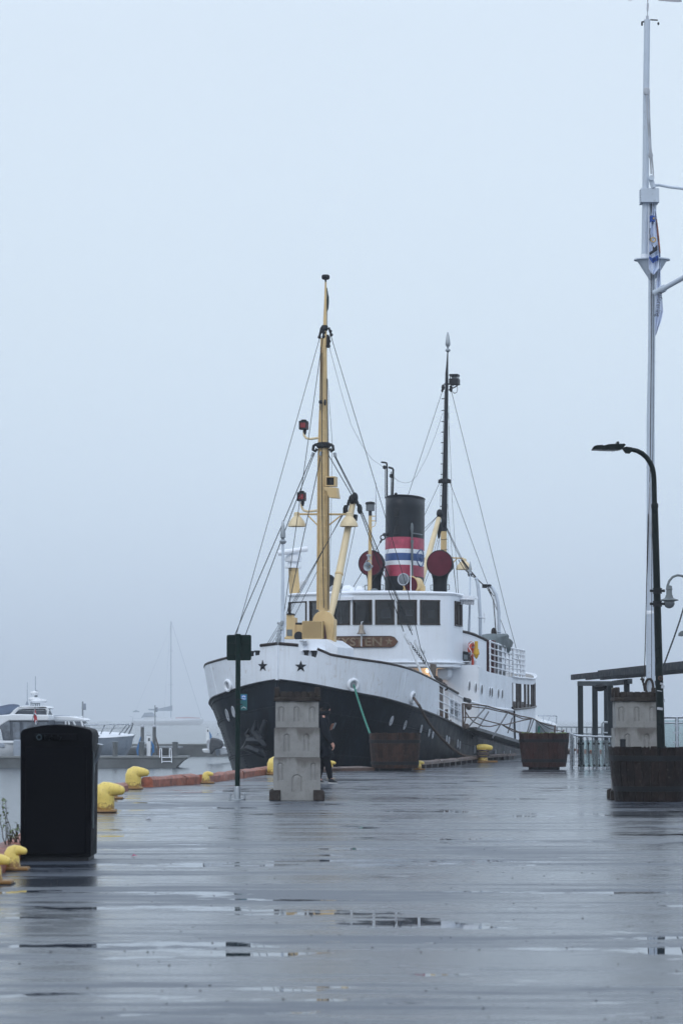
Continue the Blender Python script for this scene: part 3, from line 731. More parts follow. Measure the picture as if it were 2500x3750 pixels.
for sd in (1,-1):
    m=MB(); m.tube([Vector((sd*(hb(s,3)-.01),s,slow(s)+Z1)) for s in [17.5+.3*i for i in range(41)] if s<29.6],.035,6); m.build('sill_rail','rail_wood',house)
    m=MB(); m.tube([Vector((sd*(hb(min(s,29.58),3)+.02),s,zbt(s)+.03+Z1)) for s in [17.5+.3*i for i in range(41)] if s<29.6],.03,6); m.build('gutter','white_trim',house)
    for i,s in enumerate((17.56,18.5,19.2,20.3,21.2,22.3,23.4,24.6,25.9,27.2,28.4,29.1)):
        x=sd*(hb(s,3)-.05); m=MB(); m.box((x,s,(slow(s)+shigh(s))/2+Z1),(.06,.09 if i%3 else .14,shigh(s)-slow(s))); m.build('window_post','post_brown',house)
m=MB(); 
for sd in (1,-1): m.grid([[Vector((sd*(hb(s,3)-.35)*1.0,s,z+Z1)) for z in (1.0,1.9)] for s in (17.8,19.2,21,23,25,26.5)])
m.build('saloon_bench','cabin_wood',house,solid=.04)
# portholes in the side wall
for x,y,h in ((816,905,72),(862,920,72),(905,932,78),(963,948,70),(978,952,74),(1024,960,72),(1052,965,72)):
    p=L('2',x,y,lx=3.2); p=L('2',x,y,lx=hb(p.y,3)-.03); r=h/3.125/2/76
    o=MB().torus(p+Vector((.008,0,0)),r,.012,(1,0,0),20,6).build('porthole','white_trim',house)
    MB().lathe([(r,-.01),(r,.012),(.01,.012)],p,(1,0,0),18).build('pane','black_paint',o)
# vertical plate seams on the house side
for s in (12.9,14.6,16.2,17.2):
    MB().tube([Vector((hb(s,3)-.03,s,zlf(s)+Z1+.05)),Vector((hb(s,3)-.03,s,zbt(s)+Z1))],.008,4).build('plate_seam','white_paint',house)
# warm lamp in the recess under the wheelhouse, and a rounded locker
c=L('2',519,795,s=11.5); m=MB(); m.ball(c,.055); m.build('recess_lamp','lit_lamp',house)
pl=bpy.data.lights.new('recess_light','POINT'); pl.energy=2.5; pl.color=(1,.58,.25); pl.shadow_soft_size=.06
plo=bpy.data.objects.new('recess_light',pl); COL.objects.link(plo); plo.parent=ship; plo.location=c+Vector((-.05,-.16,.0))
plate('2',[(585,782),(672,785),(668,840),(640,862),(610,858),(583,828)],11.2,.55,'underside_locker','white_paint',house,bev=.03)
plate('2',[(535,742),(578,750),(575,830),(562,862),(536,800)],7.4,.12,'weathered_board','deck')
# ---------------- foremast
def mast(k,pts,name,mt,parent=ship,n=14,par=1.0):
    P_=[C(k,x,y) for x,y,w_ in pts]; D=[(toW(p)-CAM).length for p in P_]
    rs=[w_/KEYS[k][2]/FPX*d/2 for (x,y,w_),d in zip(pts,D)]
    return MB().tube(P_,rs,n).build(name,mt,parent,smooth=40),P_
fm,FP=mast('3',[(604,2330,66),(603,2060,62),(605,1800,56),(606,1300,52),(607,1150,50),(610,800,40),(614,450,26),(617,300,18),(619,150,12)],'foremast','buff')
m=MB(); c=C('3',619,118); m.lathe([(.02,-.2),(.03,-.08),(.1,-.06),(.12,-.02),(.12,.04),(.09,.07),(.01,.08)],c,(0,0,1),14); m.build('mast_cap','black_iron',fm)
def axis_of(key,tab):
    K_=KEYS[key]
    def f(k,x,y,ds=0):                            # point beside a mast, at the mast's own station
        u,v=uv(k,x,y); yy=(v-K_[1])*K_[2]; xc=None
        for (x0,y0),(x1,y1) in zip(tab,tab[1:]):
            if y0<=yy<=y1: xc=x0+(x1-x0)*(yy-y0)/(y1-y0); break
        if xc is None: xc=tab[0][0] if yy<tab[0][1] else tab[-1][0]
        return L(k,x,y,s=C(key,xc,yy).y+ds)
    return f
fL=axis_of('3',[(619,100),(619,150),(617,300),(614,450),(610,800),(607,1150),(606,1300),(605,1800),(603,2060),(604,2330)])
m=MB()                                            # climbing rungs up the forward face, cable strips
for i,y in enumerate([585,645,717,785,855,925,995,1063,1135,1200,1270,1345,1415,1490,1560,1625,1700,1770,1835,1905,1975,2045,2110,2180,2250]):
    t=(y-450)/1900; xl=600-33*t; xr=622+3*t
    m.tube([fL('3',xl,y,-.18-.1*t),fL('3',(xl+xr)/2,y+3,-.2-.12*t),fL('3',xr,y,-.18-.1*t)],.011,5)
m.build('ladder_rungs','buff',fm)
m=MB()
m.tube([fL('3',598,620,-.2),fL('3',594,1100,-.24),fL('3',594,1500,-.28),fL('3',600,1900,-.3),fL('3',607,2310,-.34)],.013,5)
m.tube([fL('3',629,790,-.12),fL('3',637,1300,-.12),fL('3',637,1800,-.12),fL('3',637,2320,-.14)],.014,5)
m.tube([fL('3',588,580,-.1),fL('3',585,900,-.12),fL('3',584,1000,-.14)],.014,5)
m.build('mast_cable','steel_cable',fm)
m=MB(); m.tube([fL('3',592,520,.0),fL('3',585,940,0),fL('3',572,1350,0),fL('3',566,2320,.0)],.035,6); m.tube([fL('3',632,1250,0),fL('3',634,2330,0)],.05,8); m.build('cable_trunk','buff',fm)
m=MB(); 
for y,r in ((455,.10),(1232,.21)): c=C('3',612 if y<500 else 605,y); m.lathe([(r*.8,-.08),(r,-.05),(r,.05),(r*.8,.08)],c,(0,0,1),16)
m.build('mast_band','black_iron',fm)
m=MB(); 
for sx,x0,x1 in ((-1,578,528),(1,632,678)):
    m.tube([fL('3',x0,1228,-.1),fL('3',x0+sx*-0+ (x1-x0)*.5,1228,-.1),fL('3',x1+sx*-12,1236,-.1),fL('3',x1-sx*8,1262,-.1),fL('3',x0+(x1-x0)*.55,1272,-.1),fL('3',x0+(x1-x0)*.3,1255,-.1)],.045,7)
m.build('mast_horn','black_iron',fm)
m=MB(); 
for a,b in (((678,1282),(682,1308)),((540,1280),(528,1308)),((590,1275),(586,1300))): m.tube([fL('3',*a,-.1),fL('3',*b,-.1)],.05,7)
m.build('wire_socket','galv',fm)
m=MB()
for a,b in (((592,450),(578,515)),((640,452),(656,500)),((604,462),(606,512)),((634,500),(632,575)),((642,510),(640,575))): m.tube([fL('3',*a,-.05),fL('3',*b,-.05)],.035,6); m.ball(fL('3',*b,-.05),.055,n=8); m.ball(fL('3',(a[0]+b[0])/2+3,(a[1]+b[1])/2,-.05),.05,n=8)
m.ball(fL('3',615,948,-.3),.06,(.6,1,1.6)); m.ball(fL('3',586,945,-.2),.06); m.build('masthead_shackle','black_iron',fm)
# red signal lamps, boxed lamp, floodlights on the foremast
for (x0,y0,x1,y1),armp in (((450,1078,498,1122),[(475,1140),(476,1165),(490,1184),(515,1190),(575,1183)]),((437,1550,483,1596),[(459,1608),(460,1640),(472,1662),(500,1671),(568,1664)])):
    a=fL('3',x0,y0); b=fL('3',x1,y1); c=(a+b)/2; w_=abs(b.x-a.x); h_=abs(b.z-a.z)
    ar=MB().tube([fL('3',*q) for q in armp],.035,8).build('lamp_arm','buff_light',fm)
    m=MB(); m.box(c,(w_*.86,w_*.86,h_*.8)); 
    m.build('red_lens','lamp_red',fm,bev=.01)
    m=MB(); m.box(c+Vector((0,0,h_*.5)),(w_*1.02,w_*1.02,.05)); m.box(c-Vector((0,0,h_*.5)),(w_*1.02,w_*1.02,.05)); m.lathe([(w_*.3,0),(w_*.4,.06),(w_*.2,.07)],c+Vector((0,0,h_*.5)),(0,0,1),12); m.lathe([(.035,-.17),(.055,-.1),(.055,0)],c-Vector((-.03,0,h_*.5)),(0,0,1),10)
    for qx in (-1,1):
        for qy in (-1,1): m.box(c+Vector((qx*w_*.46,qy*w_*.46,0)),(.03,.03,h_))
    m.build('lamp_cage','black_iron',fm)
a=fL('3',624,1442,-.2); b=fL('3',690,1505,-.2); c=(a+b)/2; w_=b.x-a.x; h_=a.z-b.z
m=MB(); m.box(c+Vector((0,0,h_*.45)),(w_,.3,h_*.12)); m.box(c-Vector((0,0,h_*.45)),(w_,.3,h_*.12)); m.box(c+Vector((-w_*.44,0,0)),(w_*.12,.3,h_*.9)); m.box(c+Vector((w_*.44,0,0)),(w_*.12,.3,h_*.9)); m.box(c+Vector((0,.12,0)),(w_*.9,.05,h_*.9)); m.build('lamp_box','buff',fm,bev=.008)
m=MB(); m.lathe([(w_*.32,-h_*.36),(w_*.36,-h_*.1),(w_*.36,h_*.1),(w_*.32,h_*.36)],c,(0,0,1),16); m.build('lamp_lens','black_iron',fm)
plate('3',[(608,1508),(690,1512),(700,1582),(640,1578),(625,1535),(610,1532)],4.2,.3,'lamp_shelf','buff',fm,bev=.01)
ar=MB(); ar.tube([fL('3',442,1688),fL('3',785,1690)],.03,8); ar.tube([fL('3',505,1700),fL('3',572,1768)],.022,6); ar.tube([fL('3',718,1700),fL('3',636,1765)],.022,6); ar.build('light_arm','buff',fm)
for x in (429,773):
    c=fL('3',x,1730); sc_=.26
    m=MB(); m.lathe([(.06,.24),(.085,.22),(.09,.12),(.14,.08),(.22,-.03),(.262,-.14),(.262,-.18),(.24,-.18),(.19,-.04),(.01,.02)],c,(0,0,1),24); fl=m.build('floodlight','buff_light',fm)
    m=MB(); m.ball(c-Vector((0,0,.06)),.10); m.build('bulb','lens',fl)
# derrick boom
hd=L('3',800,1610,s=5.4); ft=L('b1',1028,1185,s=4.2)
bm_=MB().tube([ft,ft.lerp(hd,.15),ft.lerp(hd,.36),ft.lerp(hd,.7),hd],[.075,.108,.112,.10,.085],14).build('cargo_boom','buff_light',ship,smooth=40)
m=MB(); q=ft.lerp(hd,.36); m.lathe([(.115,-.03),(.125,-.02),(.125,.02),(.115,.03)],q,hd-ft,16); m.build('boom_band','buff',bm_)
m=MB(); m.tube([hd-(hd-ft).normalized()*.02,hd+(hd-ft).normalized()*.22],[.095,.06],10); m.ball(L('3',795,1590,s=5.3),.11,(1,1,1.3)); m.ball(L('3',812,1580,s=5.3),.10,(1,1,1.6))
for a in ((772,1605),(768,1620),(760,1640),(748,1660),(822,1608),(830,1622),(838,1635),(846,1652)): m.ball(L('3',*a,s=5.3),.055,(.8,1,1.2),8)
m.ball(L('3',750,1660,s=5.3),.10,(.8,.6,1.5),10); m.ball(L('3',845,1655,s=5.3),.10,(.8,.6,1.5),10); m.build('boom_blocks','black_iron',bm_)
plate('3',[(798,1688),(822,1690),(818,1728),(804,1738),(795,1725)],5.6,.2,'boom_lamp','black_iron',bm_)
m=MB(); c=L('b1',1158,768,s=4.9); m.ball(c,.08,(1,1,1.3),8); m.tube([c,c-Vector((0,0,.2))],.02,5); m.build('boom_hook','galv',bm_)
# standing rigging
def stay(name,*pts,r=.014,mt='steel_cable',par=ship,sag=0):
    r=max(.0055,r*.66)
    ps=[]
    for a,b in zip(pts,pts[1:]): ps+=rope(a,b,sag,8 if sag else 1)[:-1]
    ps.append(pts[-1]); return MB().tube(ps,r,5).build(name,mt,par,smooth=60)
top=lambda x,y:fL('3',x,y,-.05)
bwl=lambda s,side:P(s,lerp_tab(ZT,s)+.05,side,-.1)
stay('shroud',top(580,520),L('d',544.7,1452,s=6.3),bwl(6.4,-1))
stay('shroud',top(526,1308),L('d',559,1411,s=5.4),L('d',540,1458,s=5.6),bwl(5.7,-1),r=.02)
stay('shroud',top(536,1308),L('d',581.6,1411,s=4.6),L('d',565,1456,s=4.8),bwl(4.9,-1),r=.02)
stay('forestay',top(600,515),L('d',652.6,1406.6,s=3.0),L('b1',378,1150,s=3.0),r=.016)
stay('forestay',top(588,1300),L('d',659.6,1406.6,s=3.0),L('b1',385,1150,s=3.0),r=.02)
stay('shroud',top(655,510),L('4',540,2150,s=5.6),L('2',470,640,s=6.2),r=.015)
e1=L('2',348,515,s=5.6); e2=L('2',410,540,s=5.9); e3=L('2',425,560,s=6.4)
stay('shroud',top(680,1308),L('3',806,1560,s=4.9),e1,r=.02)
stay('shroud',top(686,1308),L('3',815,1560,s=4.9),e2,r=.02)
stay('boom_tackle',top(640,1300),L('3',790,1560,s=5.3),r=.02)
for dx in (0,9,18): stay('boom_tackle',L('3',843+dx/2,1650,s=5.3),L('1',1330+dx*2.2,0,s=5.8),L('2',392+dx,510,s=6.3),r=.011)
for dx in (0,7,14): stay('boom_tackle',L('3',745-dx*.6,1675,s=5.3),L('b1',400+dx*2.6,1130+dx*2,s=3.4),r=.011)
stay('boom_tackle',L('b1',825,560,s=4.6),L('b1',505,1195,s=3.6),r=.013)
stay('boom_guy',L('3',820,1725,s=5.5),L('b1',1356,0,s=5.8),L('b1',1075,1290,s=6.0),r=.012)
stay('halyard',top(632,790),L('3',662,1200,s=4.9),L('3',656,1700,s=4.9),L('3',644,2200,s=4.8),r=.007)
for (a,b) in (((300,1290),(90,1635)),((315,1305),(120,1632)),((290,1420),(160,1620))): stay('jumper_stay',L('b1',*a,s=1.2),L('b1',*b,s=2.4),r=.011)
# turnbuckles at the foot of the port shrouds
for (a,b,s_) in (((358,545),(382,590),6.0),((395,620),(482,835),6.0),((430,590),(452,635),6.3),((455,640),(565,868),6.3),((478,640),(490,660),6.6)):
    m=MB(); m.tube([L('2',*a,s=s_),L('2',*b,s=s_)],[.036 if b[1]-a[1]>100 else .05]*2,8); m.ball(L('2',*a,s=s_),.06,(.7,.6,1.3),8); m.ball(L('2',*b,s=s_),.06,(.8,.7,1.3),8); m.build('turnbuckle','turnbuckle',ship)
stay('shroud_end',L('2',470,640,s=6.3),L('2',570,860,s=6.6),r=.02)
m=MB(); 
for i in range(16): 
    c=L('2',392,600,s=6.1).lerp(L('2',500,740,s=6.1),i/15); m.torus(c,.035,.011,(1,0,0) if i%2 else (0,1,.5),8,4)
m.build('slack_chain','black_iron',ship)
m=MB()
for i in range(9): m.ball(L('2',575+i*9,845+i*8+(i%3)*8,s=7),.11 if i%2 else .08,(1,1,.8),8)
m.tube([L('2',590,870,s=7),L('2',640,915,s=7)],.05,6); m.build('belayed_rope','rope_dark',ship)
# jackstaff and stem gear
a=L('b1',332,1600,s=.5); b=L('b1',336,165,s=.8)
js=MB().tube([a,a.lerp(b,.5),b],[.052,.046,.036],10).build('jackstaff','mast_white',ship)
MB().lathe([(.05,0),(.09,.03),(.10,.07),(.06,.12),(.035,.14),(.07,.18),(.075,.24),(.055,.45),(.03,.62),(.01,.66)],b,(0,0,1),12).build('finial','galv',js)
m=MB(); rq=random.Random(2)
for i in range(26): 
    x=rq.uniform(262,330); y=1290+i*12; m.ball(L('b1',x-(i*1.5 if i>12 else 0),y,s=.5),rq.uniform(.03,.055),(1,1,1.2),6)
m.build('stem_shackles','galv',ship)
m=MB(); 
for i in range(14): m.torus(L('b1',370-(i%2)*5,1165+i*14,s=2.6),.03,.01,(1,0,0) if i%2 else (0,1,0),8,4)
m.build('white_chain','white_trim',ship)
# ---------------- roof gear
def roof(x,y,ds=0): return L('3',x,y,s=11+ds)
a=L('3',415,2222,s=11); b=L('3',405,2035,s=11)
rd=MB().tube([a,b],[.17,.16],4).build('radar_post','buff',ship,smooth=0)
m=MB(); c=L('3',404,2010,s=11); m.lathe([(.27,-.17),(.27,-.13),(.17,-.12),(.17,.02),(.26,.03),(.28,.12),(.25,.2),(.2,.34),(.1,.38),(.01,.38)],c,(0,0,1),8); m.build('radar_drum','white_trim',rd)
m=MB(); m.tube([L('b1',265,298,s=10.6),L('b1',690,235,s=10.9)],.085,10); m.tube([L('b1',500,270,s=10.8),L('b1',495,310,s=10.9)],.07,8); m.build('radar_scanner','white_trim',rd)
for x,y in ((1242,825),(1283,822),(1318,850),(1440,830)):
    c=L('b1',x,y,s=10.6); m=MB(); m.lathe([(.07,-.14),(.10,-.12),(.135,-.04),(.135,.03),(.10,.10),(.05,.135),(.005,.14)],c,(0,0,1),16); m.build('satellite_dome','white_trim',ship)
m=MB(); m.tube([L('b1',555,870,s=11.5),L('b1',575,800,s=11.5),L('b1',615,735,s=11.5),L('b1',655,712,s=11.5),L('b1',690,715,s=11.5)],[.09,.09,.09,.085,.08],10); m.build('curved_vent_pipe','white_trim',ship)
m=MB(); m.lathe([(.17,-.08),(.19,0),(.17,.05),(.13,.03),(.01,.02)],L('b1',1000,690,s=11),(.6,-1,0),18); m.tube([L('b1',1000,740,s=11),L('b1',1000,870,s=11)],.03,6); m.build('searchlight','black_iron',ship)
m=MB(); m.tube([L('b1',1000,850,s=10.9),L('b1',1030,800,s=10.9),L('b1',1060,770,s=10.9)],.05,8); m.build('vent_elbow','pale_grey',ship)
# lantern pole
a=L('b3',360,1470,s=10.8); b=L('b3',366,475,s=10.8)
lp=MB().tube([a,b],[.06,.05],10).build('lantern_pole','buff',ship)
MB().lathe([(.055,-.02),(.055,.12),(.10,.13)],b,(0,0,1),12).build('lantern_base','black_iron',lp)
MB().lathe([(.13,.13),(.135,.15),(.135,.32),(.12,.33)],b,(0,0,1),16).build('lantern_glass','lens',lp)
MB().lathe([(.15,.33),(.155,.36),(.14,.40),(.05,.42),(.01,.42)],b,(0,0,1),16).build('lantern_cap','black_iron',lp)
m=MB(); m.tube([L('b3',370,488,s=10.8),L('b3',440,488,s=10.8)],.018,6); m.tube([L('b3',370,548,s=10.8),L('b3',436,548,s=10.8)],.018,6); m.tube([L('b3',437,488,s=10.8),L('b3',437,575,s=10.8),L('b3',425,612,s=10.8),L('b3',380,635,s=10.8)],.012,6); m.build('antenna_bracket','buff_light',lp)
MB().tube([L('b3',438,560,s=10.8),L('b3',438,62,s=10.8)],[.022,.008],6).build('whip_antenna','pale_grey',lp)
c=L('b3',330,1130,s=10.6); MB().lathe([(.01,.16),(.04,.12),(.10,.03),(.14,.0),(.148,.01),(.11,.08),(.05,.2),(.045,.28),(.01,.29)],c,(.25,1,.05),20).build('horn_speaker','galv',lp)
m=MB(); m.torus(L('b3',345,1080,s=10.6),.09,.012,(0,1,0),12,5,180,0); m.box(L('b3',345,1015,s=10.7),(.06,.06,.12)); m.lathe([(.06,0),(.075,.02),(.075,.05),(.05,.06)],L('b3',347,1000,s=10.7),(0,0,1),12); m.build('speaker_bracket','pale_grey',lp)
# searchlight on tripod, yellow cowl, thin white antenna
c=L('b3',790,1295,s=10.9); sl=MB().lathe([(.19,-.02),(.195,.02),(.18,.12),(.1,.2),(.01,.21)],c,(.15,1,0),22).build('tripod_lamp','black_iron',ship)
MB().lathe([(.155,0),(.15,-.02),(.01,-.045)],c-Vector((0,.02,0)),(.15,1,0),20).build('tripod_lens','lens',sl)
MB().torus(c-Vector((.0,.03,0)),.175,.018,(.15,1,0),22,6).build('lens_rim','pale_grey',sl)
m=MB(); z=L('b3',800,1405,s=10.9); m.tube([c-Vector((0,0,.2)),z],.02,6)
for x in (760,830,800): m.tube([z,L('b3',x,1480,s=10.9+(.2 if x==800 else 0))],.014,5)
m.build('tripod_stand','buff',sl)
c=L('b3',890,1362,s=11.0)
vc=MB().lathe([(.26,-.02),(.275,0),(.27,.03),(.22,.12),(.2,.2)],c,(.45,1,.12),24).build('small_cowl','buff',ship)
MB().lathe([(.245,0),(.24,.003),(.01,.004)],c-Vector((.45,1,.12)).normalized()*.026,(.45,1,.12),24).build('cowl_mouth','cowl_red',vc)
m=MB(); q=Vector((.45,1,.12)).normalized(); m.tube([c+q*.08,c+q*.3,c+q*.42-Vector((0,0,.12)),c+q*.42-Vector((0,0,.55))],[.21,.2,.19,.19],14); m.ball(c+q*.3,.2); m.build('cowl_pipe','buff',vc)
MB().tube([L('b3',882,1500,s=10.4),L('b3',883,1075,s=10.4)],[.018,.014],6).build('thin_aerial','white_trim',ship)
m=MB(); m.lathe([(.13,0),(.14,.05),(.10,.12),(.01,.14)],L('b3',418,1468,s=10.7),(0,0,1),14); m.build('roof_lamp','lamp_grey',ship)
plate('b3',[(1040,1440),(1105,1458),(1100,1490),(1085,1500),(1042,1492)],11.6,.2,'folded_cover','pale_grey')
# big cowl ventilators beside the funnel
for dx,dy,dw,nx0,nx1,yb,nm in ((380,1090,322,330,505,1470,0),(1253,1093,330,1165,1345,1507,1)):
    s_=13.9; c=L('b3',dx,dy,s=s_); r=dw/KEYS['b3'][2]/FPX*toW(c).y/2
    nb_=L('b3',(nx0+nx1)/2,yb+10,s=s_+.35); nr_=(nx1-nx0)/KEYS['b3'][2]/FPX*toW(c).y/2
    qd=Vector((-.02,-1,.03)).normalized()
    o=MB().tube([nb_,Vector((nb_.x,nb_.y,c.z-.62)),Vector((nb_.x,nb_.y,c.z-.48)),Vector((nb_.x,nb_.y-.02,c.z-.28)),Vector((c.x,c.y+.30,c.z-.04)),Vector((c.x,c.y+.16,c.z)),c-qd*.03],[nr_,nr_,nr_*1.04,nr_*1.3,r*.96,r*1.0,r],26).build('cowl_ventilator','black_paint',ship,smooth=60)
    MB().lathe([(r*.985,.0),(r*.98,.02),(r*.5,.035),(.01,.04)],c+qd*.03,qd,30).build('cowl_cover','cowl_red',o)
    MB().torus(c+qd*.035,r,.02,qd,30,6).build('cowl_rim','black_paint',o)
    m=MB(); 
    for sd in (-1,1):
        x=nb_.x+sd*(nr_+.01); z0=L('b3',nx0,1425,s=s_).z; z1=L('b3',nx0,1360,s=s_).z; m.tube([Vector((x,nb_.y,z0)),Vector((x+sd*.07,nb_.y,z0)),Vector((x+sd*.07,nb_.y,z1)),Vector((x,nb_.y,z1))],.012,5)
    m.build('cowl_handle','steel_cable',o)
# ---------------- funnel
fs_=14.3; fc=L('b3',790,1480,s=fs_+.8); AX,AY=.615,.95
def fz(y): return L('b3',745,y,s=fs_).z
bands=[(fz(1520),0),(fz(1250),1),(fz(1107),2),(fz(1050),3),(fz(955),2),(fz(900),1),(fz(750),0),(fz(212),0)]
m=MB(); n=40; zs=[]
zlist=[]
for (z,b),(z2,b2) in zip(bands,bands[1:]):
    k=max(1,int((z2-z)/.3)); zlist+=[(z+(z2-z)*i/k,b) for i in range(k)]
zlist.append((bands[-1][0],0)); zt_=zlist[-1][0]; vs=[]
lean=(L('b3',795,250,s=fs_+.8).x-fc.x)/(zt_-bands[0][0])
for z,b in zlist:
    for k in range(n):
        a=2*math.pi*k/n; vs.append(Vector((fc.x+lean*(z-bands[0][0])+AX*math.cos(a),fs_+.9+.03*(z-bands[0][0])+AY*math.sin(a),z-.05*(math.sin(a)+1)*(z-bands[0][0])/(zt_-bands[0][0]))))
o0=len(zlist)
for i in range(o0-1):
    m.cur=zlist[i][1]
    m.add([],[]); m.f+=[(i*n+k,i*n+(k+1)%n,(i+1)*n+(k+1)%n,(i+1)*n+k) for k in range(n)]; m.mi+=[m.cur]*n
m.v=vs; m.cur=0
fun=m.build('funnel',['black_paint','band_red','band_white','band_blue'] if 'band_white' in M else ['black_paint','band_red','white_trim','band_blue'],ship,smooth=60,recalc=False)
q=fun.modifiers.new('s','SOLIDIFY'); q.thickness=.03
def funpt(a,z,o=.01):
    f=(z-bands[0][0]); return Vector((fc.x+lean*f+(AX+o)*math.cos(a),fs_+.9+.03*f+(AY+o)*math.sin(a),z))
m=MB()
for z in (bands[-1][0]-.01,): m.tube([funpt(2*math.pi*i/40,z-.05*(math.sin(2*math.pi*i/40)+1),.0) for i in range(41)],.02,6)
m.build('funnel_lip','black_paint',fun)
m=MB(); m.ball(funpt(-math.pi/2-.15,zt_+.02),.05); m.box(funpt(-math.pi/2-.12,fz(440),.03),(.13,.06,.27)); m.box(funpt(-math.pi/2-.12,fz(665),.03),(.12,.05,.25)); m.build('funnel_bracket','black_iron',fun,bev=.01)
m=MB(); c=funpt(-.9,fz(640),.04); m.ball(c,.14,(.4,.3,1.3)); m.tube([c,funpt(-.9,fz(775),.05)],.03,6); m.tube([funpt(-.9,fz(705),.05),funpt(-.25,fz(715),.03)],.025,5); m.build('whistle','lamp_grey',fun)
m=MB(); m.tube([funpt(-.9,fz(800),.06),funpt(-.88,fz(1320),.06)],.035,6); m.tube([funpt(-.9,fz(790),.06),funpt(-.9,fz(830),.06)],.05,6); m.build('steam_pipe','lamp_grey',fun)
# round emblem, half round the port side
m=MB(); zc_=(bands[2][0]+bands[5][0])/2-.02
m.tube([funpt(-.27+.34*math.cos(R(a))*.9,zc_+.27*math.sin(R(a)),.006) for a in range(0,361,15)],.02,5)
m.tube([funpt(-.27,zc_-.14,.006),funpt(-.27,zc_+.14,.006)],.02,5); m.tube([funpt(-.4,zc_,.006),funpt(-.14,zc_,.006)],.02,5); m.build('funnel_emblem','band_blue',fun)
m=MB(); m.box(funpt(-.55,(bands[3][0]+bands[4][0])/2,.0),(.03,.02,(bands[4][0]-bands[3][0])*1.25),Matrix.Rotation(.6,3,'Z')); m.build('emblem_bar','band_blue',fun)
m=MB(); m.torus(L('b3',525,760,s=fs_+.3),.075,.02,(0,1,0),14,6); m.tube([L('b3',540,720,s=fs_+.4),L('b3',590,722,s=fs_+.2)],.05,6); m.tube([L('b3',515,785,s=fs_+.2),L('b3',495,820,s=fs_-.1)],.035,6); m.build('stay_eye','black_iron',fun)
stay('funnel_stay',L('b3',500,815,s=fs_),L('b3',155,1385,s=11.2),r=.018,par=fun)
stay('funnel_stay',L('b3',735,485,s=fs_-.02),L('b3',560,1030,s=13),L('b3',372,1350,s=12.5),r=.008,par=fun)
stay('funnel_stay',L('b3',540,1110,s=14),L('b3',365,1360,s=12),L('b3',160,1425,s=11),r=.009,par=fun)
# black exhaust pipes behind the funnel
m=MB(); s_=16.4
m.tube([L('4',372,1400,s=s_),L('4',372,1120,s=s_),L('4',368,1110,s=s_),L('4',355,1106,s=s_),L('4',325,1104,s=s_)],.03,7); m.tube([L('4',418,1400,s=s_),L('4',424,1165,s=s_),L('4',418,1155,s=s_),L('4',385,1145,s=s_)],.035,7); m.tube([L('4',356,1400,s=s_),L('4',357,1150,s=s_)],.012,5); m.tube([L('4',405,1380,s=s_),L('4',408,1180,s=s_)],.014,5)
m.ball(L('4',352,1145,s=s_),.07,(1,1,1),6); m.ball(L('4',408,1215,s=s_),.07,(1,1,1.2),6); m.tube([L('4',392,1222,s=s_),L('4',414,1208,s=s_)],.015,5)
m.build('aerial_post','black_iron',ship)
stay('aerial_wire',top(642,575),L('4',0,535,s=8),L('4',80,800,s=9.5),L('4',170,970,s=12),L('4',250,1080,s=14.5),L('4',345,1145,s=16.4),r=.006)
stay('aerial_wire',L('4',430,1228,s=16.4),L('4',470,1262,s=17),L('4',520,1275,s=18),L('4',570,1262,s=19),L('4',610,1225,s=20),L('4',700,1060,s=20.5),L('4',770,880,s=21),L('4',828,700,s=21.3),r=.006)
# ---------------- mainmast
mm_,MP=mast('4',[(835,2150,54),(837,1672,50)],'mainmast','buff')
mu=MB(); pts=[(838,1680,51),(847,1250,44),(855,800,34),(861,500,28),(862,370,24),(866,300,16),(870,195,10)]
PP=[C('4',x,y) for x,y,_ in pts]; mu.tube(PP,[w_/2.24/FPX*(toW(p)-CAM).length/2 for (x,y,w_),p in zip(pts,PP)],14)
mu.build('upper_mainmast','black_paint',mm_,smooth=40)
c=C('4',871,190); MB().lathe([(.03,-.05),(.09,0),(.09,.04),(.03,.09),(.04,.14),(.085,.2),(.09,.28),(.06,.48),(.02,.66),(.005,.68)],c,(0,0,1),14).build('mast_finial','galv',mm_)
mL_=axis_of('4',[(875,95),(870,195),(866,300),(862,370),(861,500),(855,800),(847,1250),(838,1680),(835,2150)])
def mL(x,y,ds=0,k='4'): return mL_(k,x,y,ds)
m=MB(); 
for y in (583,680,770,857,943,1030,1118,1203,1292,1380,1466): t=(y-500)/1000; m.torus(mL(833-12*t,y,-.12),.055,.011,(0,0,1),10,4)
for y in (1290,1465,1735,1820): m.tube([mL(815,y,-.25),mL(835,y+5,-.3),mL(866,y,-.25)],.012,5)
m.build('mast_steps','steel_cable',mm_)
m=MB(); c=C('4',845,1258); m.lathe([(.12,-.08),(.145,-.05),(.145,.05),(.12,.08)],c,(0,0,1),14); m.tube([mL(885,1275),mL(886,1254),mL(870,1250),mL(820,1250),mL(804,1254),mL(803,1275)],.055,7); m.build('mast_band','black_iron',mm_)
a=mL(897,392); b=mL(953,438); c=(a+b)/2; w_=b.x-a.x; h_=a.z-b.z
m=MB(); m.box(c+Vector((0,0,h_*.5)),(w_*1.25,.36,.06)); m.box(c-Vector((0,0,h_*.62)),(w_*1.3,.4,.2)); 
for qx in (-1,1):
    for qy in (-1,1): m.box(c+Vector((qx*w_*.48,qy*.14,0)),(.03,.03,h_))
m.tube([mL(840,463),mL(880,463),mL(962,463)],.03,6); m.tube([mL(962,463),mL(940,482),mL(885,508)],.022,6); m.tube([mL(905,470),mL(880,515)],.022,6); m.torus(mL(928,503),.10,.009,(0,1,0),14,4,sy=1.5); m.build('mainmast_lamp','black_iron',mm_)
MB().lathe([(w_*.38,-h_*.48),(w_*.42,0),(w_*.38,h_*.48)],c,(0,0,1),14).build('lamp_lens','lamp_grey',mm_)
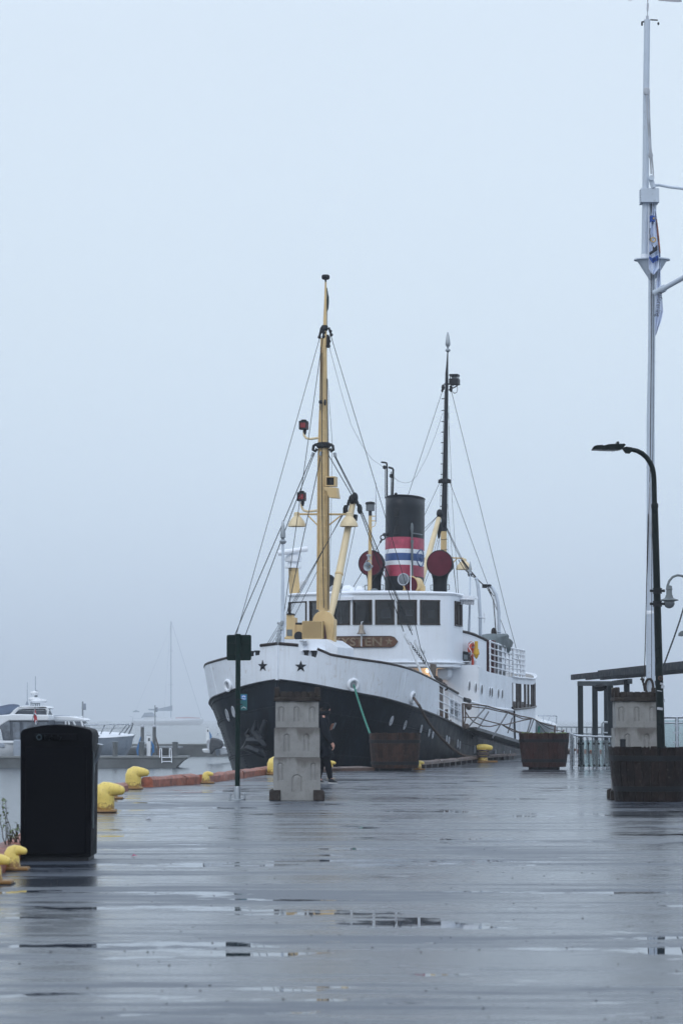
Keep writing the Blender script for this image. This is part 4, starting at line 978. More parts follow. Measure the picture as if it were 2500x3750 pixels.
m=MB(); m.ball(mL(832,490),.08,(.8,.8,1.4),8); m.ball(mL(825,515),.05,(.8,.8,1.4),8); m.ball(mL(894,485),.05,n=8); m.ball(mL(897,505),.07,(.8,.8,1.5),8); m.build('mast_shackle','black_iron',mm_)
hd2=L('4',797,1562,s=20.3); ft2=L('4',655,2080,s=18.8)
b2_=MB().tube([ft2,ft2.lerp(hd2,.5),hd2],[.085,.095,.08],12).build('aft_boom','buff_light',ship)
m=MB(); m.tube([hd2,hd2+(hd2-ft2).normalized()*.25],[.09,.06],8); m.ball(L('4',803,1525,s=20.3),.11,(1,1,1.4)); m.ball(L('4',838,1600,s=20.3),.12,(.7,.7,1.4)); m.ball(L('4',803,1640,s=20.5),.11,(.7,.7,2.2)); m.ball(L('4',798,1690,s=20.5),.08,(.7,.7,2.2)); m.build('aft_boom_blocks','black_iron',b2_)
stay('main_shroud',mL(826,520),L('4',547,1370,s=19.5),L('4',283,2180,s=17.5),r=.014)
stay('main_shroud',mL(900,520),L('4',1355,2352,s=21.5),L('a1',1128,1262,s=22),L('a1',1195,1540,s=22),r=.014)
stay('main_shroud',mL(800,1280),L('4',665,1570,s=20),L('4',480,1980,s=18.5),r=.013)
stay('main_shroud',mL(890,1276),L('4',1195,2100,s=20.5),L('a1',720,360,s=20.3),L('a1',990,1080,s=20.3),L('a1',1090,1340,s=20.3),r=.014)
stay('main_halyard',mL(875,700),mL(895,1100),L('4',905,1400,s=20.8),L('4',957,2180,s=20.5),r=.009,mt='rope_dark')
stay('main_halyard',mL(868,1450),L('4',905,1850,s=20.8),L('4',940,2190,s=20.5),r=.009,mt='rope_dark')
stay('main_halyard',mL(845,520,-.1),L('4',815,1250,s=21),L('4',805,1500,s=21),L('4',797,1830,s=20.7),r=.008)
stay('main_halyard',mL(880,640),mL(873,1480),L('4',870,2150,s=20.8),r=.007,mt='rope_green')
for a in ((665,1660),(665,1692)): stay('aft_topping_lift',L('4',788,1545,s=20.3),L('4',*a,s=16),r=.013)
for dx in (0,8,16): stay('aft_tackle',L('4',840+dx*.3,1605,s=20.3),L('4',935+dx,1820,s=19.5),L('4',1040+dx*.6,2020,s=18.6),r=.012)
for dx in (0,10): stay('aft_tackle',L('4',795+dx,1700,s=20.5),L('4',762+dx*2,1830,s=20.3),L('4',665+dx,2080+dx*4,s=19.5),r=.012)
# aft floodlight
m=MB(); m.tube([mL(905,1888),mL(1000,1892)],.028,6); m.tube([mL(912,1930),mL(945,1895)],.02,6); m.tube([mL(668,1892),mL(700,1892)],.028,6); m.build('aft_light_arm','buff',mm_)
for x in (1003,662):
    c=mL(x,1945); m=MB(); m.lathe([(.06,.22),(.085,.2),(.09,.12),(.15,.08),(.24,-.03),(.28,-.14),(.28,-.17),(.2,-.04),(.01,.02)],c,(0,0,1),22); m.build('aft_floodlight','buff_light',mm_)
# ---------------- boat deck: bulwark, rails, davits
def bx(s): return hb(s,3)-.12
BB=[(12.35,2.48,4.02),(12.7,2.58,4.01),(13.0,2.68,3.98),(13.35,2.80,3.92),(13.7,2.92,3.85),(14.0,3.02,3.78)]
for sd in (1,-1):
    m=MB(); m.grid([[Vector((sd*x,s,zz+Z1)) for zz in (zbt(s),z)] for s,x,z in BB],sd>0); bw=m.build('bridge_bulwark','house_white',ship,smooth=5,solid=.04,recalc=False)
    MB().tube([Vector((sd*x,s,z+Z1+.02)) for s,x,z in BB],.045,8).build('bridge_cap_rail','rail_wood',bw)
def railing(s0,s1,z0f,z1f,rows,step,name,mt='white_trim',sides=(1,-1),r=.022,xf=bx):
    for sd in sides:
        m=MB(); k=max(2,int((s1-s0)/.35)); S=[s0+(s1-s0)*i/k for i in range(k+1)]
        for j in range(rows):
            f=(j+1)/rows; m.tube([Vector((sd*xf(s),s,z0f(s)+(z1f(s)-z0f(s))*f+Z1)) for s in S],r*1.35 if j==rows-1 else r,6)
        kk=max(1,round((s1-s0)/step))
        for i in range(kk+1):
            s=s0+(s1-s0)*i/kk; m.tube([Vector((sd*xf(s),s,z0f(s)+Z1)),Vector((sd*xf(s),s,z1f(s)+Z1))],r*1.25,6)
            for j in range(rows): m.ball(Vector((sd*xf(s),s,z0f(s)+(z1f(s)-z0f(s))*(j+1)/rows+Z1)),r*1.9,n=6)
        m.build(name,mt,ship)
zr=lambda s:zbt(s)+.98+max(0,14.5-s)*.06
railing(14.05,18.2,zbt,zr,5,.72,'deck_railing')
def sx(s):                                        # railing round the after end of the boat deck
    return bx(18.2) if s<18.2 else max(.05,math.sqrt(max(0,1-((s-18.2)/7.6)**2.4))*bx(18.2))
# the rail swings inboard round the after end
def arc_rail(sd):
    m=MB(); A=[(sx(s),s) for s in [18.2+7.6*math.sin(R(a)) for a in range(0,91,6)]]
    for j in range(6):
        f=(j+1)/6; m.tube([Vector((sd*x,s,zbt(s)+.98*f+Z1)) for x,s in A],.03 if j==5 else .022,6)
    for x,s in A: 
        m.tube([Vector((sd*x,s,zbt(s)+Z1)),Vector((sd*x,s,zbt(s)+.98+Z1))],.028,6)
        for j in range(6): m.ball(Vector((sd*x,s,zbt(s)+.98*(j+1)/6+Z1)),.042,n=6)
    m.build('stern_railing','white_trim',ship)
arc_rail(1); arc_rail(-1)
def davit(k,pts,s_,name='davit'):
    m=MB(); m.tube([L(k,x,y,s=s_) for x,y in pts],[.055]*2+[.055]*(len(pts)-3)+[.04],12); m.ball(L(k,*pts[-1],s=s_),.06,n=8)
    for y_ in ((830,),) if name=='davit' and pts[0][0]<700 else ((1035,),): m.lathe([(.06,-.03),(.075,0),(.06,.03)],L(k,pts[1][0]+(0),y_[0],s=s_),(0,0,1),12)
    return m.build(name,'mast_white',ship)
davit('a1',[(620,1600),(617,1150),(616,830),(602,600),(590,420),(577,330),(558,275)],14.0)
davit('a1',[(885,1600),(885,1250),(884,1000),(882,760),(868,620),(840,500),(795,410),(750,370),(712,372)],16.4)
m=MB(); m.tube([L('a1',640,833,s=14),L('a1',690,833,s=14)],.025,6); m.tube([L('a1',675,765,s=14),L('a1',678,900,s=14)],.018,6); m.build('davit_arm','white_trim',ship)
for x0,x1,y0,s_ in ((608,660,1180,13.95),(870,935,1245,16.35)): plate('a1',[(x0,y0),(x1,y0),(x1,1600),(x0,1600)],s_,.35,'davit_pillar','house_white')
MB().tube([L('a1',455,1055,s=13),L('a1',465,700,s=13),L('a1',472,200,s=13)],[.042,.034,.02],8).build('ensign_staff','mast_white',ship)
MB().lathe([(.03,0),(.06,.04),(.03,.1),(.05,.16),(.03,.3),(.01,.42)],L('a1',472,215,s=13),(0,0,1),10).build('staff_finial','galv',ship)
for pts,r in (([(305,0),(380,125),(470,215),(545,262)],.02),([(345,0),(470,160),(560,265),(605,310)],.03),([(360,0),(480,160),(560,255)],.025),([(600,305),(655,355),(705,385)],.03),([(705,390),(800,570),(835,1010)],.016),([(722,380),(860,730)],.016),([(735,400),(808,520),(842,1010)],.012),([(735,430),(800,510),(820,515)],.018)):
    stay('davit_fall',*[L('a1',x,y,s=18.6-(3.0 if x>300 else 0)+x*.001) for x,y in pts],r=r,mt='rope_dark')
m=MB(); m.box(L('a1',680,378,s=16),(.15,.1,.12)); m.build('davit_block','black_iron',ship)
m=MB(); m.ball(L('a1',740,365,s=16.3),.07,(1.4,1,.5),8); m.build('davit_block','black_iron',ship)
m=MB(); m.ball(L('a1',470,205,s=15.5),.07,(1.2,1,1.4),8); m.build('davit_block','black_iron',ship)
# rope coil on the second davit
m=MB(); 
for i in range(7): 
    x=800+i*7; m.tube([L('a1',x-8,1010,s=16.2),L('a1',x,1100,s=16.2),L('a1',x+4,1250-20*(i%3),s=16.2),L('a1',x-2,1400-40*(i%3),s=16.2)],.035,6)
m.torus(L('a1',808,1040,s=16.2),.06,.025,(0,1,0),14,6,sy=1.8); m.build('hung_rope_coil','rope_dark',ship)
# awning box at the back of the bridge
plate('a1',[(155,490),(300,505),(500,515),(508,548),(262,550),(235,520)],12.0,.9,'awning_box','white_trim')
m=MB(); a=L('a1',300,575,s=11.9); b=L('a1',530,580,s=11.9); k=12
m.grid([[a.lerp(b,i/k)+Vector((0,(i%2)*.03,0)) for i in range(k+1)],[a.lerp(b,i/k)+Vector((0,(i%2)*.02,-.13-(i%4)*.008)) for i in range(k+1)]]); m.build('awning_valance','pale_grey',ship,solid=.01)
MB().tube([L('a1',275,560,s=11.85),L('a1',535,568,s=11.85)],.03,6).build('awning_rod','white_trim',ship)
plate('a1',[(320,632),(358,632),(360,1065),(342,1065)],12.6,.1,'awning_post','pale_grey')
for a,b in (((232,50),(275,495)),((276,20),(302,495)),((315,640),(350,1060)),((325,640),(365,1062)),((330,1110),(375,1310))): stay('bridge_line',L('a1',*a,s=13),L('a1',*b,s=13),r=.013)
# fittings on the bridge wing
m=MB(); m.box(L('b2',772,848,s=12.2),(.14,.1,.16)); m.build('switch_box','black_iron',ship,bev=.01)
plate('b2',[(752,870),(795,872),(792,975),(752,970)],12.25,.05,'junction_panel','house_white')
sb=plate('b2',[(812,845),(880,828),(945,845),(965,880),(965,990),(812,990)],12.3,.4,'mooring_light','black_paint',bev=.03)
plate('b2',[(880,880),(945,890),(945,965),(880,965)],12.27,.03,'light_glass','lamp_grey',sb)
plate('b2',[(806,990),(965,990),(965,1003),(806,1003)],12.2,.5,'light_shelf','white_trim')
plate('b2',[(835,1003),(945,1003),(945,1075),(835,1060)],12.4,.3,'shelf_base','pale_grey')
m=MB(); m.lathe([(.11,-.08),(.11,0),(.16,.01),(.15,.05),(.08,.07),(.09,.16),(.07,.22),(.01,.24)],L('b2',1070,1095,s=13.0),(0,0,1),14); m.build('mushroom_vent','white_trim',ship)
for x in (1145,): stay('deck_edge_line',L('b2',x,700,s=13.9),L('b2',x-3,1140,s=13.9),r=.012)
# draught letters on the wing
vs,fs=tris_text('KOSTE',.09,.004); 
# waist: open rails between bulwark and deckhouse
def ww(s): return hb(s,3)-.05
railing(6.1,9.3,zlf,lambda s:lerp_tab(ZT,s)-.02,4,.62,'waist_railing',sides=(1,-1),r=.018,xf=ww)
m=MB(); a=L('2',678,1000,lx=3.15); b=L('2',762,1145,lx=3.15)
m.prism([L('2',672,985,lx=3.13),L('2',765,1035,lx=3.13),L('2',765,1165,lx=3.13),L('2',672,1118,lx=3.13)],(-.03,0,0)); ps_=m.build('notice_board','white_paint',ship)
m=MB(); 
for i in range(9):
    f=.15+.09*i; a=L('2',680,992+118*f,lx=3.15); b=L('2',757,1030+122*f,lx=3.15)
    if i in (2,): continue
    m.tube([a.lerp(b,.05+.08*(i%2)),a.lerp(b,.93-.1*(i%3))],.008,4)
m.build('notice_lines','lamp_grey',ps_)
m=MB(); rq=random.Random(9)
for i in range(30): m.ball(L('2',650+rq.uniform(-24,24),1118+rq.uniform(-36,36),s=8.0),rq.uniform(.05,.09),(1.4,1,.7),7)
m.build('coiled_hawser','rope_tan',ship)
m=MB(); m.tube([L('2',x,y,lx=3.2) for x,y in ((778,1005),(800,1012),(860,1028),(920,1048),(1000,1066),(1130,1080))],.045,8); m.build('hand_rail','white_trim',ship)
MB().tube([L('2',780,1003,lx=3.22),L('2',818,1012,lx=3.22)],.07,8).build('rail_end','black_iron',ship)
m=MB(); m.tube([L('2',1125,1060,lx=3.22),L('2',1140,1090,lx=3.22),L('2',1143,1190,lx=3.22),L('2',1146,1310,lx=3.22)],.03,6); m.build('drain_pipe','black_paint',ship)
m=MB(); m.box((2.3,9.2,1.9+Z1-.3),(.5,.8,1.6)); m.build('deck_locker','cabin_wood',ship,bev=.02)
# ------------------------------------------------------------------ things carried by the ship
def lw(k,x,y,s=None,lx=None): return toW(L(k,x,y,s=s,lx=lx))
def world_mb(f,name,m,label,cat,org,parent=None,**q):
    pass
# mast flag
o0=lw('3',626,190,s=C('3',626,190).y); fl=thing('mast_flag','small furled dark green flag near the top of the buff foremast','flag',o0)
m=MB(); rows=[]
for y,x0,x1 in ((190,626,628),(215,626,634),(250,627,640),(290,627,640),(325,626,638),(345,626,631)):
    s0=C('3',620,y).y; rows.append([lw('3',x0+(x1-x0)*t,y,s=s0+.05+.06*math.sin(t*6+y*.05))-o0 for t in (0,.25,.5,.75,1)])
m.grid(rows); add('flag_green',(.01,.035,.03),.7); m.build('flag_cloth','flag_green',fl,solid=.015)
m=MB(); m.tube([lw('3',628,188,s=C('3',626,190).y)-o0,lw('3',630,470,s=C('3',626,470).y)-o0],.008,4); m.build('flag_line','rope_dark',fl)
# life ring and its yellow light canister
c=lw('b2',1005,800,lx=2.80); lr=thing('life_ring','orange life ring with silver bands and a grab line, hanging on the white bridge bulwark','life ring',c)
q=(EX*1.0+ES*-.06).normalized()
MB().torus((0,0,0),.21,.060,q,32,10,sy=1.0).build('ring_body','ring_orange',lr)
m=MB(); 
qq=q.to_track_quat('Z','Y')
for a in (20,110,200,290):
    m.torus((0,0,0),.21,.063,q,6,10,arc=18,start=a)
m.build('silver_band','pale_grey',lr)
m=MB(); m.tube([qq@Vector((.27*math.cos(R(a)),.27*math.sin(R(a)),.03+.05*math.sin(R(a*4)))) for a in range(0,361,15)],.014,5)
m.tube([Vector((0,0,-.25)),Vector((.05,0,-.38)),Vector((-.03,0,-.45)),Vector((.05,0,-.55))],.018,6); m.build('grab_line','white_trim',lr)
m=MB(); m.tube([Vector((.03,0,-.25)),Vector((.05,0,-.40)),Vector((.03,0,-.58))],.045,6); m.build('line_bag','ring_orange',lr)
c=lw('b2',1088,890,lx=2.98); cn=thing('light_canister','yellow plastic life buoy light on its bracket, right of the orange life ring','buoy light',c)
MB().lathe([(.06,.0),(.095,.01),(.10,.06),(.085,.1),(.08,.18),(.07,.19)],(0,0,0),(0,0,1),14).build('canister_body','canister_yellow',cn)
MB().lathe([(.07,.18),(.055,.20),(.055,.42),(.05,.43),(.01,.43)],(0,0,0),(0,0,1),14).build('canister_neck','canister_yellow',cn)
MB().lathe([(.07,0),(.06,-.05),(.03,-.10),(.01,-.12)],(0,0,0),(0,0,1),12).build('canister_lamp','canister_yellow',cn)
# covered boat on the boat deck
def tarp_thing():
    c=lw('a1',700,1270,s=16.5); c.z=2.75; t=thing('covered_lifeboat','ship boat under a grey green tarpaulin between the white davits','boat',c,-YAW)
    o=toL(c)
    def q(k,x,y,s): return L(k,x,y,s=s)-o
    top=[(330,1072),(440,1058),(520,1072),(560,1090),(600,1112),(650,1100),(700,1090),(770,1085),(860,1088),(940,1085),(1005,1088),(1030,1120),(1025,1150),(1070,1180),(1092,1215)]
    bot=[(335,1085),(440,1095),(520,1120),(570,1140),(610,1165),(660,1180),(720,1210),(780,1215),(850,1225),(920,1240),(960,1260),(990,1262),(1020,1266),(1055,1270),(1080,1245)]
    m=MB(); rows=[]
    for i,(a,b) in enumerate(zip(top,bot)):
        s=13.2+i*.33; w_=.55; T0=q('a1',*a,s); B0=q('a1',*b,s)
        rows.append([Vector((B0.x,s-o.y-w_,B0.z)),Vector((T0.x,s-o.y-w_*.5,T0.z-.05+.05*math.sin(i*2.1))),Vector((T0.x,s-o.y,T0.z+.06)),Vector((T0.x-.4,s-o.y+.4,T0.z-.05)),Vector((B0.x-1.0,s-o.y+w_,B0.z))])
    m.grid(rows); m.build('tarpaulin','tarp',t,smooth=25,solid=.02)
    m=MB(); 
    for x,y0,y1,s_,w_ in ((910,1190,1330,17,.10),(950,1200,1360,17.1,.12),(985,1255,1340,17.2,.11)):
        a=q('a1',x,y0,s_); b=q('a1',x+10,y1,s_); m.tube([a,a.lerp(b,.5)+Vector((.05,0,0)),b],[w_*1.5,w_,w_*.5],7)
    m.build('hanging_fold','tarp',t)
    hullp=MB(); hp=[]
    a=q('a1',700,1260,15.6); b=q('a1',1050,1300,19.5)
    rows=[]
    for i in range(9):
        f=i/8; s=14.8+5.2*f; bw=.75*math.sin(math.pi*min(max(f,.06),.94))**.5; x0=b.x-.55
        rows.append([Vector((x0+bw,s-o.y,1.25)),Vector((x0+bw*.9,s-o.y,.75)),Vector((x0+bw*.4,s-o.y,.38)),Vector((x0,s-o.y,.30)),Vector((x0-bw*.4,s-o.y,.38)),Vector((x0-bw*.9,s-o.y,.75)),Vector((x0-bw,s-o.y,1.25))])
    hullp.grid(rows); hullp.build('boat_hull','maroon',t,solid=.03)
    m=MB(); 
    for s in (15.6,18.6): MB().box((b.x-.55,s-o.y,.2),(1.1,.12,.4)).build('boat_chock','pale_grey',t)
tarp_thing()
c=lw('a1',735,1400,s=14.8); c.z=2.72
t=thing('locker','tall dark maroon locker behind the boat deck railing','locker',c,-YAW)
m=MB(); m.box((0,0,.55),(.42,.35,1.1)); m.build('locker_body','maroon',t,bev=.015)
m=MB(); m.box((0,-.19,.55),(.36,.02,1.0)); m.tube([(.12,-.22,.45),(.12,-.22,.62)],.012,5); m.build('locker_door','maroon',t)
# gangway
g0=lw('a2',405,705,lx=3.3); gA=Vector((g0.x,g0.y,1.02)); gB=Vector((7.05,93.3,.10))
gw=thing('gangway','grey gangway with leaning posts and brown rope handrails between ship and quay','gangway',(gB.x,gB.y,0))
o=Vector((gB.x,gB.y,0)); A_=gA-o; B_=gB-o; d=(B_-A_); dn=d.normalized(); sd=Vector((dn.y,-dn.x,0)).normalized()
m=MB()
for q_ in (-.32,.32): m.beam(A_+sd*q_,B_+sd*q_,.05,.09)
m.build('stringer','galv_dark',gw)
m=MB(); m.beam(A_+Vector((0,0,.03)),B_+Vector((0,0,.03)),.58,.03)
k=26
for i in range(k): c=A_.lerp(B_,(i+.5)/k)+Vector((0,0,.055)); m.beam(c-sd*.28,c+sd*.28,.03,.02)
m.build('tread_deck','pontoon_deck',gw)
def gp(x,y,f,side): # px point lying in the vertical plane of the side of the gangway
    a=gA+sd*side*.34; dl=ray('a2',x,y); n_=Vector((dn.y,-dn.x,0)); t_=(a-CAM).dot(n_)/dl.dot(n_); return CAM+dl*t_-o
RT=[(390,465),(610,490),(812,545),(1030,603),(1060,612)]
posts=[((425,690),(605,485)),((655,792),(808,540)),((990,742),(1030,600)),((1004,744),(1055,608))]
for (a,b) in posts: MB().tube([gp(*a,0,1),gp(*b,0,1)],.023,8).build('gangway_post','galv_dark',gw)
for (a,b) in (posts[1],posts[2]): 
    p,q2=gp(*a,0,1),gp(*b,0,1); MB().tube([p-sd*.64,q2-sd*.64],.023,8).build('gangway_post','galv_dark',gw)
for a,b in (((1258,672),(1252,745)),((1340,715),(1325,750))): MB().tube([gp(*a,0,1),gp(*b,0,1)],.03,8).build('gangway_post','quay_timber',gw)
def gr_(pts,r=.028,mt='rope_tan'):
    r*=.72; MB().tube([gp(x,y,0,1) for x,y in pts],r,6).build('rope_handrail',mt,gw,smooth=60)
gr_([(372,462),(430,468),(520,472),(605,484),(700,512),(808,542),(920,580),(1030,601),(1060,612),(1110,640),(1180,665),(1262,680)])
gr_([(430,485),(520,498),(610,508),(700,530),(812,552),(880,580),(950,608),(1030,605)],.024)
gr_([(385,592),(450,595),(520,595),(600,625),(680,645),(745,660),(830,700),(900,730),(985,740)],.024)
gr_([(405,545),(430,585),(480,638),(560,675),(640,682),(720,662),(790,662),(880,640),(960,620),(1030,608)],.024)
gr_([(745,660),(790,690),(850,725),(920,742),(1000,735)],.022)
gr_([(1060,612),(1100,660),(1165,740)],.014,'rope_dark'); gr_([(1060,612),(1120,655),(1200,700),(1262,720)],.014,'rope_dark'); gr_([(1262,715),(1300,722),(1340,728)],.022)
m=MB(); 
for x0,y0,x1,y1,s in ((374,462,378,690,.03),(395,470,402,600,.025),(402,600,380,690,.022)): m.tube([gp(x0,y0,0,1),gp(x1,y1,0,1)],s,6)
for i in range(10): m.ball(gp(420+i*2.5,480+ (i%4)*7,0,1),.07,n=6)
for i in range(8): m.ball(gp(385+i*5,670+(i%3)*12,0,1),.06,n=6)
m.build('rope_lashing','rope_tan',gw)
# mooring ropes
BOL=Vector((G('2',916,1455).x,G('2',916,1455).y,0))
def mrope(name,label,pts,r,mt):
    c=pts[-1].copy(); t=thing(name,label,'rope',c)
    ps=[]
    for i in range(len(pts)-1):
        for k in range(4): ps.append(pts[i].lerp(pts[i+1],k/4)-c)
    ps.append(pts[-1]-c)
    # three twisted strands
    nn=len(ps); 
    for st in range(3):
        q=[]; 
        for i in range(nn-1):
            for k in range(3):
                p=ps[i].lerp(ps[i+1],k/3); a=2*math.pi*(i*3+k)/7+st*2.094; dd=(ps[i+1]-ps[i]).normalized(); u=dd.cross(Vector((0,1,0))).normalized(); v=dd.cross(u); q.append(p+(u*math.cos(a)+v*math.sin(a))*r*.5)
        MB().tube(q,r*.62,5).build('strand',mt,t,smooth=80)
    return t
gp0=toW(GREEN); ge=W('1',1283,1250,73.0)
mid=[gp0.lerp(ge,f)-Vector((0,0,.05*4*f*(1-f))) for f in (0,.25,.5,.75,1)]
mrope('mooring_rope','green mooring rope running from the bow hawse ring down behind the left tub',mid+[Vector((ge.x+.25,73.3,.25)),Vector((ge.x+.5,73.1,.12))],.028,'rope_green')
brp=[('2',415,992),('2',455,1040),('2',490,1110),('2',530,1175),('2',580,1240),('2',640,1305),('2',700,1360),('2',760,1400),('2',830,1416),('2',890,1418),('2',925,1412)]
bp0=toW(BROWN); q=[]
lxB=toL(BOL).x-.1; q=[bp0]
for i,(k,x,y) in enumerate(brp[1:],1): q.append(toW(L(k,x,y,lx=3.22+(lxB-3.22)*(i/10)**1.2)))
q[-1]=Vector((BOL.x,BOL.y-.15,.26))
mrope('mooring_rope','thick brown mooring rope sagging from the hull to the yellow bollard with rope turns',q,.039,'rope_tan')
# ------------------------------------------------------------------ bollards
def big_bollard(loc,label,sc=1,rz=0,grp='big yellow mooring bollards'):
    t=thing('mooring_bollard',label,'bollard',loc,rz,grp); t.scale=(sc,)*3
    MB().tube([(0,0,0),(0,0,.12),(0,0,.2),(0,0,.25),(.012,0,.285),(.045,0,.31),(.09,0,.318),(.14,0,.318),(.19,0,.313),(.23,0,.307)],[.155,.15,.15,.152,.148,.128,.105,.088,.08,.068],20,round_end=True).build('bollard_body','bollard_yellow',t,smooth=70)
    MB().lathe([(.175,0),(.195,.01),(.19,.03),(.16,.045),(.15,.05)],(0,0,.002),(0,0,1),24).build('base_flange','bollard_yellow',t)
    m=MB(); 
    for a in range(0,360,60): m.lathe([(.012,0),(.012,.015),(.004,.018)],(.175*math.cos(R(a)),.175*math.sin(R(a)),.028),(0,0,1),6)
    m.build('flange_bolt','bollard_yellow',t)
    return t
def small_bollard(loc,label,sc=1,rz=0,grp='small yellow mooring bollards'):
    t=thing('mooring_bollard',label,'bollard',loc,rz,grp); t.scale=(sc,)*3
    MB().tube([(0,0,.02),(0,0,.06),(0,0,.12),(.0,0,.16),(.012,0,.190),(.04,0,.205),(.08,0,.205),(.12,0,.195)],[.10,.088,.080,.078,.07,.055,.045,.036],16,round_end=True).build('bollard_body','bollard_yellow',t,smooth=70)
    m=MB(); m.box((.015,0,.02),(.32,.24,.035)); m.build('base_flange','bollard_yellow',t,bev=.012)
    m=MB(); m.box((.015,0,.001),(.34,.26,.012)); m.build('base_pad','tar',t)
    return t
def gpt(k,x,y): p=G(k,x,y); return (p.x,p.y,0)
big_bollard((G('a4',1055,1193).x+0,G('a4',1055,1193).y+.15,0),'big yellow bollard just right of the black bin, rust at its foot')
big_bollard((G('a4',1362,955).x,G('a4',1362,955).y+.15,0),'big rust-flecked yellow bollard farther off, with its reflection in a puddle below')
bb=G('1',572,1545); big_bollard((bb.x+.06,bb.y+.15,0),'big yellow bollard half hidden by the left side of the concrete tower')
sb_=G('a4',105,1795); small_bollard((sb_.x,sb_.y+.12,0),'small rust-stained yellow bollard at the left foot of the black bin',.86)
sb_=G('a4',-98,1935); small_bollard((sb_.x,sb_.y+.1,0),'small yellow bollard cut off by the left photo edge, nearest of all',.95)
sb_=G('a4',1180,1056); small_bollard((sb_.x-.05,sb_.y+.12,0),'small yellow bollard peeping out behind the big one beside the bin',.98)
sb_=G('5',1312,1168); small_bollard((sb_.x,sb_.y+.12,0),'small yellow bollard in front of the long red baulk left of the sign post',.98)
sb_=G('1',1000,1515); small_bollard((sb_.x-.02,sb_.y+.12,0),'small yellow bollard with a long pale horn behind the legs of the walking person',1.0)
sb_=G('2',455,1511); small_bollard((sb_.x,sb_.y+.12,0),'small yellow bollard showing only its flange beside the left tub',.95)
t=thing('mooring_bollard','yellow mushroom bollard with brown rope turns beside the ship gangway','bollard',BOL,0)
MB().lathe([(.24,0),(.24,.03),(.15,.05),(.13,.2),(.12,.32),(.12,.4)],(0,0,0),(0,0,1),20).build('bollard_body','bollard_yellow',t)
MB().tube([(-.18,0,.44),(-.1,0,.455),(.1,0,.455),(.22,0,.44)],[.08,.10,.10,.08],14,round_end=True).build('bollard_head','bollard_yellow',t)
m=MB(); m.box((.22,-.1,.03),(.42,.26,.05)); m.build('base_flange','bollard_yellow',t,bev=.01)
m=MB(); 
for i in range(4): m.torus((0,0,.18+.055*i),.16+.01*(i%2),.03,(0,.1*(i%2),1),20,6)
m.build('rope_turns','rope_tan',t)
# ------------------------------------------------------------------ litter bin
bc=Vector((W('d',132.5,1970,26.3).x,26.45,0)); bn=thing('litter_bin','tall black solar litter bin with a curved top and a lever at its right side','litter bin',bc)
wB=.665; hB=(W('d',132,1677,26.1).z)
sec=[(-wB/2,0),(-wB/2,hB-.0)]
topz=W('d',132,1664,26.1).z
pts=[(-wB/2+.01,.04),(-wB/2+.002,hB-.03),(-wB/2+.014,hB-.006)]+[(x,hB+(topz-hB)*(1-(abs(x)/.325)**2)) for x in (-.30,-.24,-.12,0,.12,.24,.30)]+[(wB/2-.014,hB-.006),(wB/2-.002,hB-.03),(wB/2-.01,.04)]
m=MB(); m.prism([(x,-.33,z) for x,z in pts],(0,.66,0)); m.build('bin_body','bin_black',bn,bev=.01)
m=MB(); m.box((0,-.34,.56),(.56,.025,.98)); m.build('front_door','bin_black',bn,bev=.01)
m=MB(); m.box((0,0,.02),(.60,.6,.04)); m.build('plinth','black_iron',bn)
m=MB(); m.box((0,-.345,1.135),(.40,.02,.07)); m.build('logo_strip','bin_black',bn,bev=.01)
vs,fs=tris_text('Bigbelly',.055,.002); m=MB(); m.add([Vector((v.x-.03,-.362,1.135+v.y)) for v in vs],fs); m.torus((-.155,-.36,1.135),.022,.006,(0,1,0),14,6); m.build('logo','bin_logo',bn,smooth=0)
m=MB(); m.tube([(wB/2-.01,-.1,hB-.30),(wB/2+.02,-.14,hB-.26),(wB/2+.05,-.18,hB-.18),(wB/2+.06,-.19,hB-.13)],[.024,.024,.026,.030],8); m.build('lever','galv',bn)
m=MB(); m.tube([(wB/2+.006,-.26,.3),(wB/2+.006,-.26,1.0)],.008,6); m.box((wB/2+.005,-.2,.85),(.012,.04,.08)); m.build('side_hinge','lamp_grey',bn)
# ------------------------------------------------------------------ sign post
p=G('1',331,1725); st=thing('sign_post','thin dark green post carrying a square sign seen from behind and a small blue waymark','sign post',(p.x,p.y+.05,0))
yS=p.y+.05; o=Vector((p.x,yS,0))
def sw(x,y,dy=0): return W('1',x,y,yS+dy)-o
base=sw(333,1725); tp=sw(338,532)
ax=Vector((sw(338,532).x,0,tp.z))
MB().tube([Vector((0,0,.01)),ax],.042,14).build('post','sign_green',st)
MB().lathe([(.052,0),(.052,sw(333,1632).z),(.046,sw(333,1625).z)],(0,0,0),(0,0,1),16).build('socket_pipe','galv',st)
m=MB(); m.lathe([(.14,0),(.14,.018),(.06,.025)],(0,0,0),(0,0,1),20)
m.build('foot_plate','galv',st)
m=MB()
for x in (-.115,.115): 
    for y in (-.04,.05): m.lathe([(.016,0),(.016,.03),(.011,.035),(.011,.08),(.006,.085)],(x,y,.018),(0,0,1),6)
m.build('anchor_bolt','galv',st)
def rrect(x0,z0,x1,z1,r,y,n=4):
    out=[]
    for cx,cz,a0 in ((x1-r,z1-r,0),(x0+r,z1-r,90),(x0+r,z0+r,180),(x1-r,z0+r,270)):
        for i in range(n+1): a=R(a0+90*i/n); out.append(Vector((cx+r*math.cos(a),y,cz+r*math.sin(a))))
    return out
a=sw(254,722); b=sw(431,538)
m=MB(); m.prism(rrect(a.x,a.z,b.x,b.z,.03,.05),(0,.012,0)); sp_=m.build('sign_panel','sign_green',st)
m=MB(); 
for zz in (a.z+.12,b.z-.12): m.box(((a.x+b.x)/2,.035,zz),(b.x-a.x-.06,.025,.035)); m.lathe([(.05,-.02),(.05,.02)],(ax.x,0,zz),(0,0,1),14)
m.build('panel_rail','sign_green',sp_)
a=sw(353,1080); b=sw(403,963)
